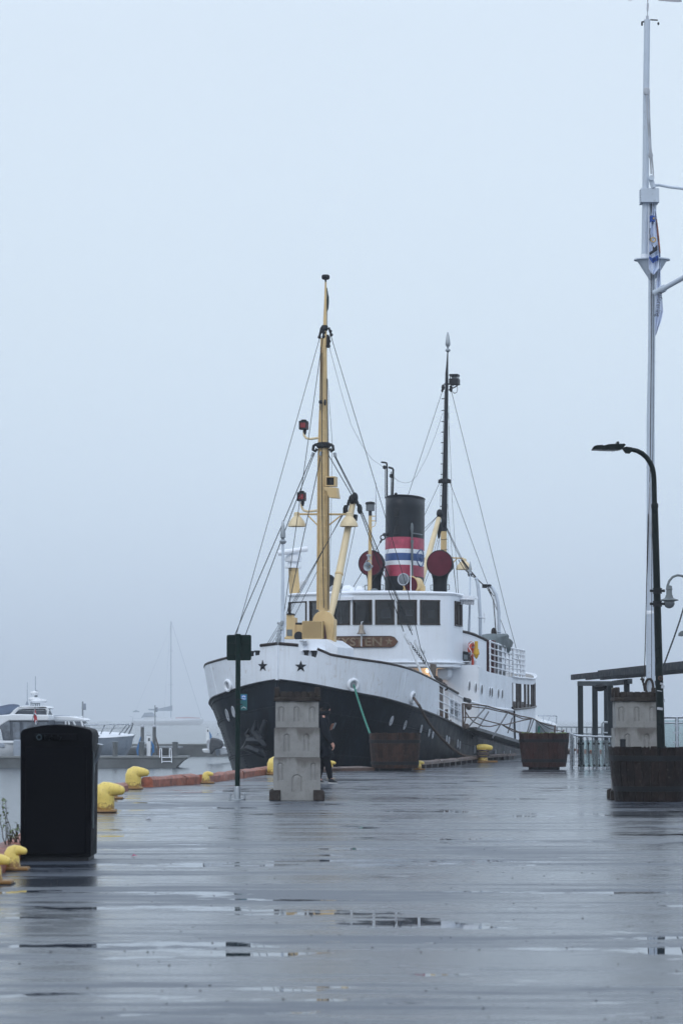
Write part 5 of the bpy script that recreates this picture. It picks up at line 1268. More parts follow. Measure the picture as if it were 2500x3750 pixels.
m=MB(); m.prism(rrect(a.x,a.z,b.x,b.z,.012,-.035),(0,.01,0)); ws=m.build('waymark','sign_teal',st)
cx=(a.x+b.x)/2; w_=b.x-a.x
m=MB(); m.box((cx,-.037,b.z-w_*.52),(w_*.74,.004,w_*.74)); m.build('waymark_square','sign_blue',ws)
m=MB(); m.torus((cx,-.041,b.z-w_*.50),w_*.2,w_*.07,(0,1,0),14,6,180,0)
m.tube([(cx-w_*.3,-.041,b.z-w_*.74),(cx-w_*.12,-.041,b.z-w_*.68),(cx+w_*.1,-.041,b.z-w_*.76),(cx+w_*.3,-.041,b.z-w_*.68)],w_*.05,5)
m.tube([(cx-w_*.3,-.041,a.z+w_*.28),(cx,-.041,a.z+w_*.5),(cx+w_*.3,-.041,a.z+w_*.28)],w_*.045,5); m.build('waymark_symbol','sign_white',ws)
m=MB(); 
for y in (1003,1038): m.box((sw(345,y).x,-.0,sw(345,y).z),(.11,.09,.018))
m.build('clamp','black_iron',ws)
# ------------------------------------------------------------------ concrete towers
def tower_parts():
    U=1059.0
    def q(x,y): return (x-575)/U,(2085-y)/U
    out=[]
    cutters={}
    def arch(cx,y0,y1,w_,yf):
        r=w_/2/U; x=(cx-575)/U; z0=(2085-y0)/U; z1=(2085-y1)/U-r; P_=[Vector((x-r,yf,z0))]+[Vector((x+r*math.cos(R(a)),yf,z1+r*math.sin(R(a)))) for a in range(180,-1,-15)]+[Vector((x+r,yf,z0))]; return P_
    secs=[('lower_storey',(175,975),(1365,2085),[(290,1745,1460,72),(852,1745,1460,72),(575,1935,1658,144)]),
          ('middle_storey',(190,962),(858,1362),[(405,1252,970,72),(735,1252,970,72)]),
          ('upper_storey',(212,944),(400,855),[(310,748,508,74),(569,748,508,72),(832,748,508,74)])]
    for nm,(x0,x1),(y0,y1),ar in secs:
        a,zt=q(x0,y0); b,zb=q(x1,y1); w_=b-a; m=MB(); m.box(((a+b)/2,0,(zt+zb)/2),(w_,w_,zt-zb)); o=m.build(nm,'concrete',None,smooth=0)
        yf=-w_/2; cm=MB()
        for cx,ya,yb,ww_ in ar:
            pts=arch(cx,ya,yb,ww_,yf)
            cm.tube(pts,.015,8)
        c=cm.build('cut','concrete',None,smooth=0)
        bo=o.modifiers.new('b','BOOLEAN'); bo.operation='DIFFERENCE'; bo.object=c; bo.solver='EXACT'
        bv=o.modifiers.new('v','BEVEL'); bv.width=.008; bv.segments=2; bv.limit_method='ANGLE'; bv.angle_limit=R(60)
        bpy.context.view_layer.update()
        me=bpy.data.meshes.new_from_object(o.evaluated_get(bpy.context.evaluated_depsgraph_get()))
        bpy.data.objects.remove(o); bpy.data.objects.remove(c)
        out.append((nm,me))
    return out,q
tparts,tq=tower_parts()
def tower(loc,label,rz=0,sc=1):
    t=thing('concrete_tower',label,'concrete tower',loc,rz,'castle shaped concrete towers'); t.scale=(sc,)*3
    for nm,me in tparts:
        o=bpy.data.objects.new(nm,me); COL.objects.link(o); o.parent=t
    m=MB(); a,z0=tq(178,400); b,z1=tq(985,335); w_=b-a; m.box(((a+b)/2,0,(z0+z1)/2),(w_,w_,z1-z0)); m.build('cornice','concrete_mossy',t,bev=.008)
    m=MB(); zt=tq(0,238)[1]; h_=zt-z1
    m.box(((a+b)/2,0,z1+h_*.4),(w_*.84,w_*.84,h_*.8))
    for i in range(5):
        f=(i-2)*.148*w_
        for yy in (-1,1): m.box(((a+b)/2+f,yy*w_*.42,z1+h_/2),(w_*.115,.035,h_)); m.box(((a+b)/2+yy*w_*.42,f,z1+h_/2),(.035,w_*.115,h_))
    m.build('battlements','concrete_mossy',t,bev=.006)
    zp=tq(0,160)[1]
    for sx in (-1,1):
        for sy in (-1,1):
            m=MB(); m.box(((a+b)/2+sx*w_*.43,sy*w_*.43,(z1+zp)/2),(.085,.085,zp-z1)); m.build('corner_turret','concrete_mossy',t,bev=.018)
    wl=(975-175)/1059.0
    for sx in (-1,1):
        for sy in (-1,1):
            m=MB(); h2=tq(0,1905)[1]; x=sx*(wl/2); y=sy*(wl/2)
            m.prism([Vector((x-sx*.115,y+sy*.055,0)),Vector((x+sx*.065,y+sy*.055,0)),Vector((x+sx*.065,y+sy*.055,h2-.03)),Vector((x+sx*.03,y+sy*.03,h2)),Vector((x-sx*.115,y+sy*.03,h2))],(0,-sy*.17,0)); m.build('corner_foot','concrete_mossy',t,bev=.012)
    return t
p=G('a3',575,2085); tower((p.x,p.y+.42,0),'castle shaped concrete tower with dark battlements, standing clear on the open quay',R(1.5))
p=G('d',1466,1838); tower((p.x+.0,p.y+.45,0),'castle shaped concrete tower partly hidden by the dark tub and lamp post at right',R(-1))
# ------------------------------------------------------------------ barrel tubs
def tub(loc,label,mt,Rt,Rb,H,band=(.26,.74),seed=0,foot=True,soil=True):
    t=thing('planter_tub',label,'planter tub',loc,0,'half barrel planter tubs'); r_=random.Random(seed)
    n=30; z0=.07 if foot else .0
    m=MB(); 
    for i in range(n):
        a0=2*math.pi*(i+.03)/n; a1=2*math.pi*(i+.97)/n; dh=r_.uniform(-.012,.012); j=r_.uniform(-.004,.004)
        vs=[]
        for z,r in ((z0,Rb),(z0+(H-z0)*.5,(Rb+Rt)/2+.012),(H+dh,Rt)):
            for a in (a0,(a0+a1)/2,a1): vs.append(((r+j)*math.cos(a),(r+j)*math.sin(a),z))
            for a in (a1,a0): vs.append(((r-.035)*math.cos(a),(r-.035)*math.sin(a),z))
        fs=[(4,3,2,1,0),(10,11,12,13,14)]
        for k in (0,5):
            for q_ in range(5): fs.append((k+q_,k+(q_+1)%5,k+5+(q_+1)%5,k+5+q_))
        m.add(vs,fs)
    m.build('staves',mt,t,smooth=30)
    for f in band:
        z=z0+(H-z0)*f; r=Rb+(Rt-Rb)*f+.008
        MB().lathe([(r-.01,z-.042),(r+.006,z-.04),(r+.01,z+.04),(r-.006,z+.042)],(0,0,0),(0,0,1),48).build('hoop','tub_band',t)
    if foot: MB().lathe([(Rb*.72,0),(Rb*.72,z0+.03)],(0,0,0),(0,0,1),32).build('tub_foot','tub_band',t)
    MB().lathe([(Rt-.05,H-.30),(Rt-.045,H-.06),(.02,H-.04)],(0,0,0),(0,0,1),32).build('soil','soil',t)
    return t
p=G('2',288,1516); tl=tub((p.x,p.y+.6,0),'weathered brown half barrel tub of soil in front of the ship hull','tub_wood',.655,.59,.95,(.14,.76),1,foot=True)
m=MB(); rq=random.Random(4)
for i in range(90):
    a=rq.uniform(0,6.28); r=.58*math.sqrt(rq.random()); m.ball((r*math.cos(a),r*math.sin(a),.915),rq.uniform(.015,.04),(1,1,.8),5)
m.build('soil_clod','soil',tl)
p=G('2',1365,1508); tm=tub((p.x,p.y+.55,0),'red brown half barrel tub with a chipped rim, left of the glass railing','tub_redwood',.655,.56,.94,(.19,.78),2)
m=MB(); 
for i in range(120):
    a=rq.uniform(0,6.28); r=rq.uniform(.4,.63); m.ball((r*math.cos(a),r*math.sin(a),.925+rq.uniform(0,.02)),rq.uniform(.012,.03),n=4)
m.build('moss','leaf',tm)
p=G('d',1503,1843); tubR=Vector((p.x,p.y+.66,0)); tr=tub(tubR,'dark peeling half barrel tub around the tall lamp post, right of all tubs','tub_dark',.66,.56,(W('d',1503,1717,tubR.y-.6).z),(.24,.80),3,foot=False)
t=thing('short_stake','short black stake standing in the tub around the lamp post','stake',tubR+Vector((-.43,.02,.5)))
m=MB(); m.tube([(0,0,0),(0,0,.46)],.045,10); m.build('stake_shaft','black_iron',t)
MB().lathe([(.05,0),(.05,.02),(.02,.03)],(0,0,.46),(0,0,1),10).build('stake_cap','black_iron',t)
# weeds and leaf litter by the right tub
def plant(loc,label,h,n,seed,cat='plant'):
    t=thing('weed',label,cat,loc); r_=random.Random(seed); st=MB(); lf=MB()
    for i in range(n):
        a=r_.uniform(0,6.28); ln=h*r_.uniform(.45,1); b=[Vector((r_.uniform(-.06,.06),r_.uniform(-.06,.06),0))]
        for k in range(5): b.append(b[-1]+Vector((math.cos(a)*.03*r_.random()+r_.uniform(-.015,.015),math.sin(a)*.03*r_.random(),ln/5)))
        st.tube(b,[.006,.005,.004,.004,.003,.002],5)
        for k in range(int(ln*40)):
            p=b[0].lerp(b[-1],r_.uniform(.3,1)); d=Vector((r_.uniform(-1,1),r_.uniform(-1,1),r_.uniform(-.2,.8))).normalized()*r_.uniform(.02,.045); s=d.cross(Vector((0,0,1))).normalized()*d.length*.35
            lf.add([p,p+d*.5+s,p+d,p+d*.5-s],[(0,1,2,3)])
    st.build('stem','twig',t); lf.build('leaves','leaf',t,smooth=0,recalc=False); return t
p=G('a4',70,1500); plant((W('a4',62,1500,26.3).x,26.3,.13),'leggy green weed growing on the red baulk left of the bin',.50,4,5)
plant((W('a4',165,1480,26.9).x,26.9,.12),'low tangle of dry weeds between the tall weed and the bin',.22,14,6)
t=thing('litter','small crumpled pink scrap lying on the wet asphalt right of the bin','litter',(G('a4',1380,1650).x,G('a4',1380,1650).y,0))
m=MB(); m.add([(-.03,0,.004),(0,-.02,.02),(.035,0,.006),(.01,.03,.018),(-.01,.01,.03)],[(0,1,4),(1,2,4),(2,3,4),(3,0,4)]); m.build('paper_scrap','litter_pink',t,smooth=0)
q=G('a4',1530,1268); t=thing('gull_feather','small grey and white feather lying on the quay left of the sign post','feather',(q.x,q.y,0))
m=MB(); m.add([(-.05,0,.004),(0,-.015,.02),(.035,0,.005),(0,.015,.055)],[(0,1,3),(1,2,3),(0,1,2)]); m.build('feather_vane','pale_grey',t,smooth=0)
# ------------------------------------------------------------------ street lamps
def gwp(k,x,y,Y,o): return W(k,x,y,Y)-o
lo=Vector((tubR.x+.02,tubR.y+.05,.0)); YL=lo.y
ls=thing('street_lamp','tall dark green street lamp with a flat head, rising from the right tub','street lamp',lo)
def lp_(k,x,y,dy=0): return W(k,x,y,YL+dy)-lo
pb=lp_('d',1517,1720); pt=lp_('a7',1158,1185)
foot=Vector((pb.x+(pb.x-pt.x)*pb.z/(pt.z-pb.z)*.6,0,.4)); 
MB().tube([foot,pb,pt],[.068,.066,.052],18).build('lower_pole','lamp_green',ls)
MB().lathe([(.045,-.05),(.055,-.04),(.06,.0),(.055,.03),(.04,.05)],pt,(0,0,1),16).build('pole_collar','lamp_green',ls)
MB().tube([lp_('a7',x,y) for x,y in ((1156,1160),(1152,1000),(1149,850),(1142,730),(1125,640),(1092,565),(1040,490),(975,432),(905,396),(830,378))],[.041]*8+[.038,.036],14).build('curved_arm','lamp_green',ls)
m=MB(); m.prism([lp_('a7',x,y,-.1) for x,y in ((260,370),(290,325),(335,312),(415,308),(425,318),(460,310),(500,298),(560,294),(725,291),(748,307),(720,335),(700,360),(670,374),(600,376),(420,377))],(0,.22,0)); hdn=m.build('lamp_head','lamp_green',ls,bev=.006)
m=MB(); m.prism([lp_('a7',x,y,-.09) for x,y in ((262,374),(440,380),(600,380),(600,388),(430,384),(275,378))],(0,.2,0)); m.build('lamp_lens','lens',hdn)
m=MB(); m.prism([lp_('a7',x,y,-.05) for x,y in ((690,355),(740,335),(832,345),(832,405),(800,432),(745,425),(720,395))],(0,.1,0)); m.box(lp_('a7',622,330,.0),(.035,.24,.13)); m.build('head_bracket','lamp_green',ls)
m=MB()
for y in (385,497): m.lathe([(.062,-.045),(.075,-.045),(.075,-.03),(.066,-.02),(.066,.02),(.075,.03),(.075,.045),(.06,.045)],lp_('6',1188,y),(0,0,1),16); m.box(lp_('6',1188,y)+Vector((.0,0,.0)),(.24,.04,.04))
m.build('pole_clamp','black_iron',ls)
m=MB(); c=lp_('6',1213,1137,-.09); m.lathe([(.036,0),(.036,.004),(.03,.005)],c,(0,-1,0),20); m.build('round_sticker','board_wood',ls); 
MB().lathe([(.028,.004),(.024,.007),(.01,.007)],c,(0,-1,0),16).build('sticker_centre','tar',ls)
m=MB(); 
for x,y,w_,h_ in ((1225,1185,.05,.03),(1235,1212,.05,.05),(1210,1400,.09,.04),(1206,1247,.08,.012),(1246,1330,.02,.05)): m.box(lp_('6',x,y,-.072),(w_,.006,h_),Matrix.Rotation(.15,3,'Y'))
m.build('torn_sticker','pale_grey',ls)
# gooseneck lamp on a post just outside the frame
def goose(k,head,Y,label,px_post,arch_pts,sc_):
    pw=W(k,px_post,head[1]+200,Y); o=Vector((pw.x,Y,0)); t=thing('gooseneck_lamp',label,'street lamp',o)
    m=MB(); zt=(W(k,px_post,head[1]-10,Y)).z; m.tube([(0,0,0),(0,0,zt)],[.06,.045],12); m.build('post','lamp_green',t)
    MB().tube([W(k,x,y,Y)-o for x,y in arch_pts],.022,8).build('gooseneck','lamp_grey',t)
    c=W(k,*head,Y)-o; s=sc_
    MB().lathe([(.02*s,.52*s),(.085*s,.50*s),(.09*s,.44*s),(.10*s,.40*s),(.085*s,.38*s),(.09*s,.25*s),(.13*s,.14*s),(.27*s,.09*s),(.28*s,.07*s),(.16*s,.04*s)],c,(0,0,1),24).build('shade','lamp_grey',t)
    MB().lathe([(.15*s,.06*s),(.16*s,.0),(.155*s,-.06*s),(.12*s,-.12*s),(.05*s,-.16*s),(.01*s,-.165*s)],c,(0,0,1),22).build('globe','lens',t)
goose('6',(1290,488),52,'old style gooseneck lamp with a glass globe beside the tall lamp post',1475,[(1280,385),(1276,340),(1290,300),(1320,265),(1360,251),(1400,256),(1440,280),(1475,330)],.62)
# small lamp head farther off at the right edge
o=Vector((W('6',1450,760,70).x,70,0)); t=thing('street_lamp','grey lamp head entering the photo at its right edge above the pergola','street lamp',o)
MB().tube([(0,0,0),(0,0,W('6',1450,740,70).z+.2),W('6',1430,740,70)-o],.05,10).build('pole','lamp_grey',t)
m=MB(); m.prism([W('6',x,y,69.9)-o for x,y in ((1375,770),(1380,745),(1400,728),(1440,730),(1440,765),(1405,776))],(0,.25,0)); m.build('lamp_head','lamp_grey',t,bev=.01)
# ------------------------------------------------------------------ tall white flag mast
YM=55.0; mo=Vector((W('6',1127,1250,YM).x,YM,0)); fmst=thing('flag_mast','tall white two part mast with a truck, yard booms and halyards at right','mast',mo)
def mw(k,x,y,dy=0): return W(k,x,y,YM+dy)-mo
def rad(w_,k,Y=YM): return w_/KEYS[k][2]/FPX*Y/2
MB().tube([(0,0,0),mw('6',1127,570)],[rad(76,'6')*1.05,rad(73,'6')],20).build('mast_foot','mast_white',fmst)
MB().lathe([(rad(73,'6'),-.04),(rad(76,'6'),0),(rad(66,'6'),.03)],mw('6',1126,570),(0,0,1),20).build('mast_joint','white_trim',fmst)
MB().tube([mw('6',1126,575),mw('a7',1100,2350),mw('a7',1098,0),mw('b4',525,2352),mw('b4',530,1200),mw('7',508,1600),mw('7',510,1480)],[rad(62,'6'),rad(118,'a7'),rad(116,'a7'),rad(104,'b4'),rad(104,'b4'),rad(60,'7'),rad(56,'7')],20).build('lower_mast','mast_white',fmst)
MB().tube([mw('7',445,2025,-.12),mw('7',452,1590,-.12),mw('7',458,700,-.12),mw('7',465,155,-.12)],[rad(52,'7'),rad(52,'7'),rad(50,'7'),rad(48,'7')],20).build('topmast','mast_white',fmst)
m=MB(); a=mw('7',415,1587,-.2); b=mw('7',546,1490,.0); m.box((a+b)/2,(b.x-a.x,.34,b.z-a.z)); 
for i in range(6):
    for x in (a.x,b.x): m.box((x,-.15,a.z+(b.z-a.z)*(i+.5)/6),(.03,.08,.02))
m.build('mast_cap_block','mast_white',fmst,bev=.008)
c=mw('7',503,2034,-.05); m=MB(); Rr=rad(286,'7'); m.lathe([(rad(52,'7'),-rad(280,'7')*1.1),(Rr*.82,-.02),(Rr,-.01),(Rr,.012),(.05,.016)],c,(0,0,1),28,1,.75); m.build('crosstree_cone','mast_white',fmst)
MB().lathe([(rad(60,'7'),0),(rad(60,'7'),.08),(rad(50,'7'),.09)],mw('7',445,2025,-.12),(0,0,1),16).build('heel_collar','white_trim',fmst)
MB().tube([mw('b4',572,1465,-.15),mw('b4',715,1390,-.3)],[rad(105,'b4')]*2,16).build('boom_socket','mast_white',fmst)
MB().tube([mw('b4',700,1398,-.3),mw('b4',1100,1175,-.8),mw('b4',1600,900,-1.6)],[rad(72,'b4')]*3,16).build('yard_boom','mast_white',fmst)
MB().tube([mw('7',530,1450,-.1),mw('7',560,1448,-.1),mw('7',640,1464,-.2),mw('7',748,1476,-.3),mw('7',1000,1505,-.6)],.028,8).build('gaff_spar','mast_white',fmst)
m=MB(); c=mw('7',497,1395,-.28); m.lathe([(rad(42,'7'),-.06),(rad(42,'7'),.06)],c,(0,1,0),18); m.tube([mw('7',497,1410,-.25),mw('7',515,1470,-.25)],.05,8); m.build('sheave_block','mast_white',fmst)
m=MB(); m.tube([mw('7',466,155,-.12),mw('7',467,125,-.12)],rad(22,'7'),10); m.tube([mw('7',467,125,-.12),mw('7',471,-60,-.12)],rad(8,'7'),8); m.tube([mw('7',468,85,-.12),mw('7',470,25,-.12)],rad(15,'7'),8); m.build('mast_top_rod','pale_grey',fmst)
m=MB(); m.tube([mw('7',490,155,-.12),mw('7',548,158,-.12)],.014,6); m.ball(mw('7',553,185,-.12),rad(18,'7'),(1,1,1.5),8); m.tube([mw('7',440,170,-.12),mw('7',425,172,-.12),mw('7',424,200,-.12)],.02,6); m.build('halyard_arm','black_iron',fmst)
m=MB(); 
for pts,r in (([('7',460,715),('7',468,900),('7',478,1050),('7',488,1200),('7',497,1360)],.018),([('7',480,720),('7',486,980),('7',494,1150),('7',512,1330),('7',515,1400)],.016)): m.tube([mw(*q,-.32) for q in pts],r,6)
m.ball(mw('7',461,715,-.3),.07,(1,.8,1.3),8); m.tube([mw('7',440,722,-.3),mw('7',484,716,-.3)],.018,6); m.ball(mw('7',492,1215,-.3),.05,(1,.8,1.5),8); m.build('halyard_tackle','pale_grey',fmst)
for pts,mt_,r in (([('7',500,1500),('b4',522,400),('b4',518,1200),('b4',520,2350),('a7',1090,700),('a7',1055,2000),('6',1095,300),('6',1083,900),('6',1072,1150)],'rope_dark',.008),([('7',515,1500),('b4',545,700),('b4',548,2350),('a7',1135,0),('a7',1118,1300),('6',1138,500),('6',1138,1180)],'rope_dark',.006),([('a7',1062,1300),('6',1088,600),('6',1078,1000),('6',1070,1230)],'rope_dark',.006),([('7',476,1590),('7',474,2020)],'white_trim',.02),([('a7',1095,850),('a7',1090,1250),('a7',1098,1600)],'pale_grey',.02)):
    MB().tube([mw(*q,-.14) for q in pts],r,5).build('halyard',mt_,fmst)
m=MB(); 
for dx in (0,8,16,24): m.torus(mw('6',1112+dx*.5,1210,-.13),.075,.010,(.3,1,0),14,5,sy=2.0)
for x,y in ((1055,1150),(1062,1175),(1068,1200),(1072,1225),(1172,1185)): m.tube([mw('6',x,y-25,-.1),mw('6',x+6,y+25,-.1)],.018,5)
m.tube([mw('6',1045,1140,-.1),mw('6',1075,1160,-.1)],.03,6); m.build('belayed_halyard','rope_dark',fmst)
m=MB(); m.tube([mw('6',1240,1035,1),mw('6',1330,790,1),mw('6',1380,645,1),mw('6',1411,540,1),mw('6',1500,300,1)],.016,5); m.build('stay_wire','steel_cable',fmst)
# banner and flags flying from the mast
bo=mw('b4',540,200,-.3)+mo; ban=thing('banner_flag','long limp white and blue banner with dark lettering hanging beside the white mast','banner',bo)
def bw_(x,y,dy=-.3): return W('b4',x,y,YM+dy)-bo
def cloth(pl,pr,dy,mt,name,par,amp=.05,th=.006,n=8):
    m=MB(); rows=[]
    for (a,b) in zip(pl,pr): rows.append([bw_(a[0]+(b[0]-a[0])*i/n,a[1]+(b[1]-a[1])*i/n,dy+amp*math.sin(i*1.5+a[1]*.006)) for i in range(n+1)])
    m.grid(rows); return m.build(name,mt,par,solid=th)
bl_=cloth([(538,170),(525,330),(500,480),(492,620),(490,800),(488,950),(486,1110),(530,1180)],[(545,175),(572,350),(585,500),(600,700),(612,850),(630,980),(636,1115),(560,1200)],-.34,'banner_cloth','banner_front',ban)
cloth([(560,260),(575,500),(590,750),(610,950),(600,1150),(580,1400),(578,1700),(576,1900),(576,2080)],[(590,270),(612,480),(635,700),(655,950),(655,1180),(664,1400),(690,1720),(660,1860),(585,2060)],-.20,'banner_cloth','banner_back',ban)
cloth([(592,400),(598,520),(606,640),(622,760),(640,880)],[(600,400),(618,510),(632,640),(645,770),(655,900)],-.245,'banner_print','printed_picture',ban,.0,.004,3)
def patch(pts,mt,name,dy=-.415):
    m=MB(); m.prism([bw_(x,y,dy) for x,y in pts],(0,.008,0)); return m.build(name,mt,bl_)
patch([(498,355),(532,345),(570,352),(574,445),(540,430),(500,452)],'banner_blue','blue_band')
star(bw_(556,390,-.425),Vector((0,-1,0)),.028,bl_,'gold_star','banner_gold',.004)
patch([(497,530),(510,530),(506,600),(515,690),(510,722),(495,690),(500,640),(494,600)],'banner_dark','dark_letter')
MB().torus(bw_(549,698,-.42),.045,.012,(0,1,0),16,6).build('gold_ring','banner_gold',bl_)
patch([(537,765),(562,812),(608,770),(611,845),(560,880),(498,920),(492,880),(540,850)],'banner_dark','dark_letter')
patch([(490,930),(530,960),(620,915),(630,985),(540,1035),(488,965)],'banner_blue','blue_band')
vs,fs=tris_text('J N',.085,.002); m=MB(); c=bw_(580,978,-.428); m.add([c+Vector((-v.x,0,v.y+v.x*-.25)) for v in vs],fs); m.build('band_letters','banner_cloth',bl_,smooth=0)
vs,fs=tris_text('nsforening',.135,.002); mx=max(v.x for v in vs); mnx=min(v.x for v in vs)
m=MB(); a=bw_(652,1450,-.32); b=bw_(608,1800,-.32); dd=(b-a); 
pv=[]
for v in vs:
    f=(v.x-mnx)/(mx-mnx); base=a+dd*f; pv.append(base+Vector((v.y*1.0,0,0))+Vector((0,-v.z,0)))
m.add(pv,fs); m.build('pennant_lettering','banner_dark',ban,smooth=0)
c=W('7',640,5,YM); t=thing('flag','pale flag just entering the top edge of the photo right of the mast','flag',c)
m=MB(); m.grid([[W('7',x,y+5*math.sin(x*.02),YM)-c for x in (553,600,650,700,735)] for y in (11,-80)]); m.build('flag_cloth','pale_grey',t,solid=.01)
MB().tube([W('7',470,-90,YM)-c,W('7',553,-85,YM)-c],.012,5).build('flag_line','rope_dark',t)
c=W('7',325,-5,YM); t=thing('flag','tip of a pale flag entering the top photo edge left of the mast','flag',c)
m=MB(); m.grid([[W('7',x,y,YM)-c for x in (300,322,344)] for y in (3,-90)]); m.v[2]=tuple(W('7',346,3,YM)-c); m.v[0]=tuple(W('7',300,-20,YM)-c); m.build('flag_cloth','pale_grey',t,solid=.01)
MB().tube([W('7',344,-88,YM)-c,W('7',465,-90,YM)-c],.012,5).build('flag_line','rope_dark',t)
# ------------------------------------------------------------------ pergola
YP=80.5; po=Vector((W('6',650,1600,YP).x,YP,0)); pg=thing('pergola','dark grey steel pergola with projecting rafters behind the right concrete tower','pergola',po)
def pw_(x,y,Y=YP): return W('6',x,y,Y)-po
for x0,x1,Y,yt in ((503,547,80.5,1204),(627,672,80.5,1204),(760,806,80.5,1204),(738,760,84.5,1204),(900,947,76.5,1150)):
    a=W('6',(x0+x1)/2,yt,Y); w_=(x1-x0)/KEYS['6'][2]/FPX*Y
    if x0==738: w_*=1.9
    m=MB(); m.box((a.x-po.x,Y-YP,a.z/2),(w_,w_*.9,a.z)); m.build('pergola_post','pergola',pg,bev=.006)
z0=W('6',650,1204,YP).z; z1=W('6',650,1163,YP).z
a=pw_(500,1184); b=pw_(806,1184); m=MB(); m.beam((a.x,-.02,(z0+z1)/2),(b.x,-.02,(z0+z1)/2),.13,z1-z0); m.build('front_girder','pergola_light',pg,bev=.005)
cx=pw_(947,1170,76.5); m=MB(); m.beam((b.x+.03,-.09,(z0+z1)/2+.01),(cx.x,76.35-YP,(z0+z1)/2+.01),.13,z1-z0); m.build('side_girder','pergola_light',pg,bev=.005)
zr0=z1+.015
DIR=Vector((.065,-1,0))
for i,(x,y) in enumerate(((455,1125),(580,1120),(706,1116),(850,1100))):
    Ys=YP-.6-(2.0 if i==3 else 0); e=W('6',x,y+35,Ys); X0=e.x-po.x; s0=Vector((X0,Ys-YP,zr0+.085))
    m=MB(); m.beam(s0,s0+DIR*(21-i*1.5),.08,.15); m.build('rafter','pergola',pg,bev=.004)
for j,(x,y) in enumerate(((690,1085),(775,1090))):
    Ys=YP-2+j; e=W('6',x,y,Ys); s0=Vector((e.x-po.x,Ys-YP,zr0+.225))
    m=MB(); m.beam(s0,s0+DIR*19,.10,.055); m.build('roof_batten','pergola',pg)
m=MB(); 
for k_ in range(5):
    f=k_/4; 
    m.box((pw_(640+70*k_,1100,YP-2).x,-1.5-.2*k_,zr0+.18),(.05,.05,.03))
m.build('purlin_cleat','pergola_light',pg)
m=MB(); m.ball(pw_(693,1213),.14,(1.4,1,.9)); m.build('pergola_lamp','black_iron',pg)
# hidden far legs that carry the rafters near the viewer stand outside the frame
for x in (1475,1600): 
    a=W('6',x,1100,60); m=MB(); m.box((a.x-po.x,60-YP,zr0/2),(.14,.13,zr0)); m.build('pergola_post','pergola',pg)
# ------------------------------------------------------------------ glass railing
YR=74.2; ro=Vector((W('6',640,1900,YR).x,YR,0)); rl=thing('glass_railing','steel and glass railing with close posts, between the middle tub and the right tower','railing',ro)
def rw(x,y,dy=0): return W('6',x,y,YR+dy)-ro
for i,(xt,xb) in enumerate(((508,514),(547,555),(592,602),(637,648),(681,690),(722,736),(772,784),(822,834))):
    MB().tube([Vector((rw(xb,1900).x,0,.0)),Vector((rw(xt,1650).x,0,rw(xt,1650).z))],.022,8).build('rail_post','stainless',rl)
    m=MB(); 
    for y in (1700,1890): q=rw((xt+xb)/2+ (1 if y>1800 else -1)*3,y); m.ball(q-Vector((0,.03,0)),.035,n=6)
    m.build('glass_clip','black_iron',rl)
MB().tube([rw(465,1625,.1),rw(500,1632,0),rw(560,1636,0),rw(700,1641,0),rw(790,1643,0),rw(815,1636,-.3),rw(860,1600,-2.5)],.028,8).build('handrail','stainless',rl)
m=MB(); zt=rw(600,1672).z
for x0,x1 in ((512,548),(552,594),(598,640),(645,684),(690,728),(736,778),(784,826)): a=rw(x0+2,1700); b=rw(x1,1700); m.box(((a.x+b.x)/2,-.03,(zt+.06)/2),(b.x-a.x,.012,zt-.06))
m.build('glass_panel','rail_glass',rl)
# return side going away from the viewer
for i in range(5):
    Y=YR+.05+i*1.5; a=W('6',467+i*2-0,1800,YR); x=a.x-ro.x+i*.10-.02
    MB().tube([(x,Y-YR,0),(x,Y-YR,.88)],.02,8).build('rail_post','stainless',rl)
MB().tube([(W('6',466,1625,YR).x-ro.x,.05,.90),(W('6',466,1625,YR).x-ro.x+.42,6.1,.90)],.026,8).build('handrail','stainless',rl)
m=MB(); xx=W('6',466,1625,YR).x-ro.x; m.beam((xx+.02,.1,.45),(xx+.42,6,.45),.012,.75); m.build('glass_panel','rail_glass',rl)
# raised balustrade at the right edge
YB=60.0; bo2=Vector((W('6',1355,1735,YB).x,YB,0)); bs=thing('glass_balustrade','glass balustrade with a steel handrail between the lamp post and the right photo edge','railing',bo2)
def bw2(x,y,dy=0): return W('6',x,y,YB+dy)-bo2
MB().tube([bw2(1180,1473),bw2(1600,1473)],.03,8).build('handrail','stainless',bs)
MB().tube([bw2(1180,1522),bw2(1600,1522)],.018,8).build('middle_rail','stainless',bs)
for x in (1355,1200,1510): MB().tube([Vector((bw2(x,1500).x,0,0)),bw2(x,1476)],.038,10).build('baluster','stainless',bs)
for x0,x1 in ((1210,1340),(1370,1500)):
    m=MB(); a=bw2(x0,1738); b=bw2(x1,1498); m.box(((a.x+b.x)/2,0,(.1+b.z)/2),(b.x-a.x,.014,b.z-.1)); m.build('glass_panel','rail_glass',bs)
m=MB(); 
for x in (1335,1378): 
    for y in (1545,1607,1690): m.box(bw2(x,y),(.06,.04,.035))
m.build('glass_clamp','stainless',bs)
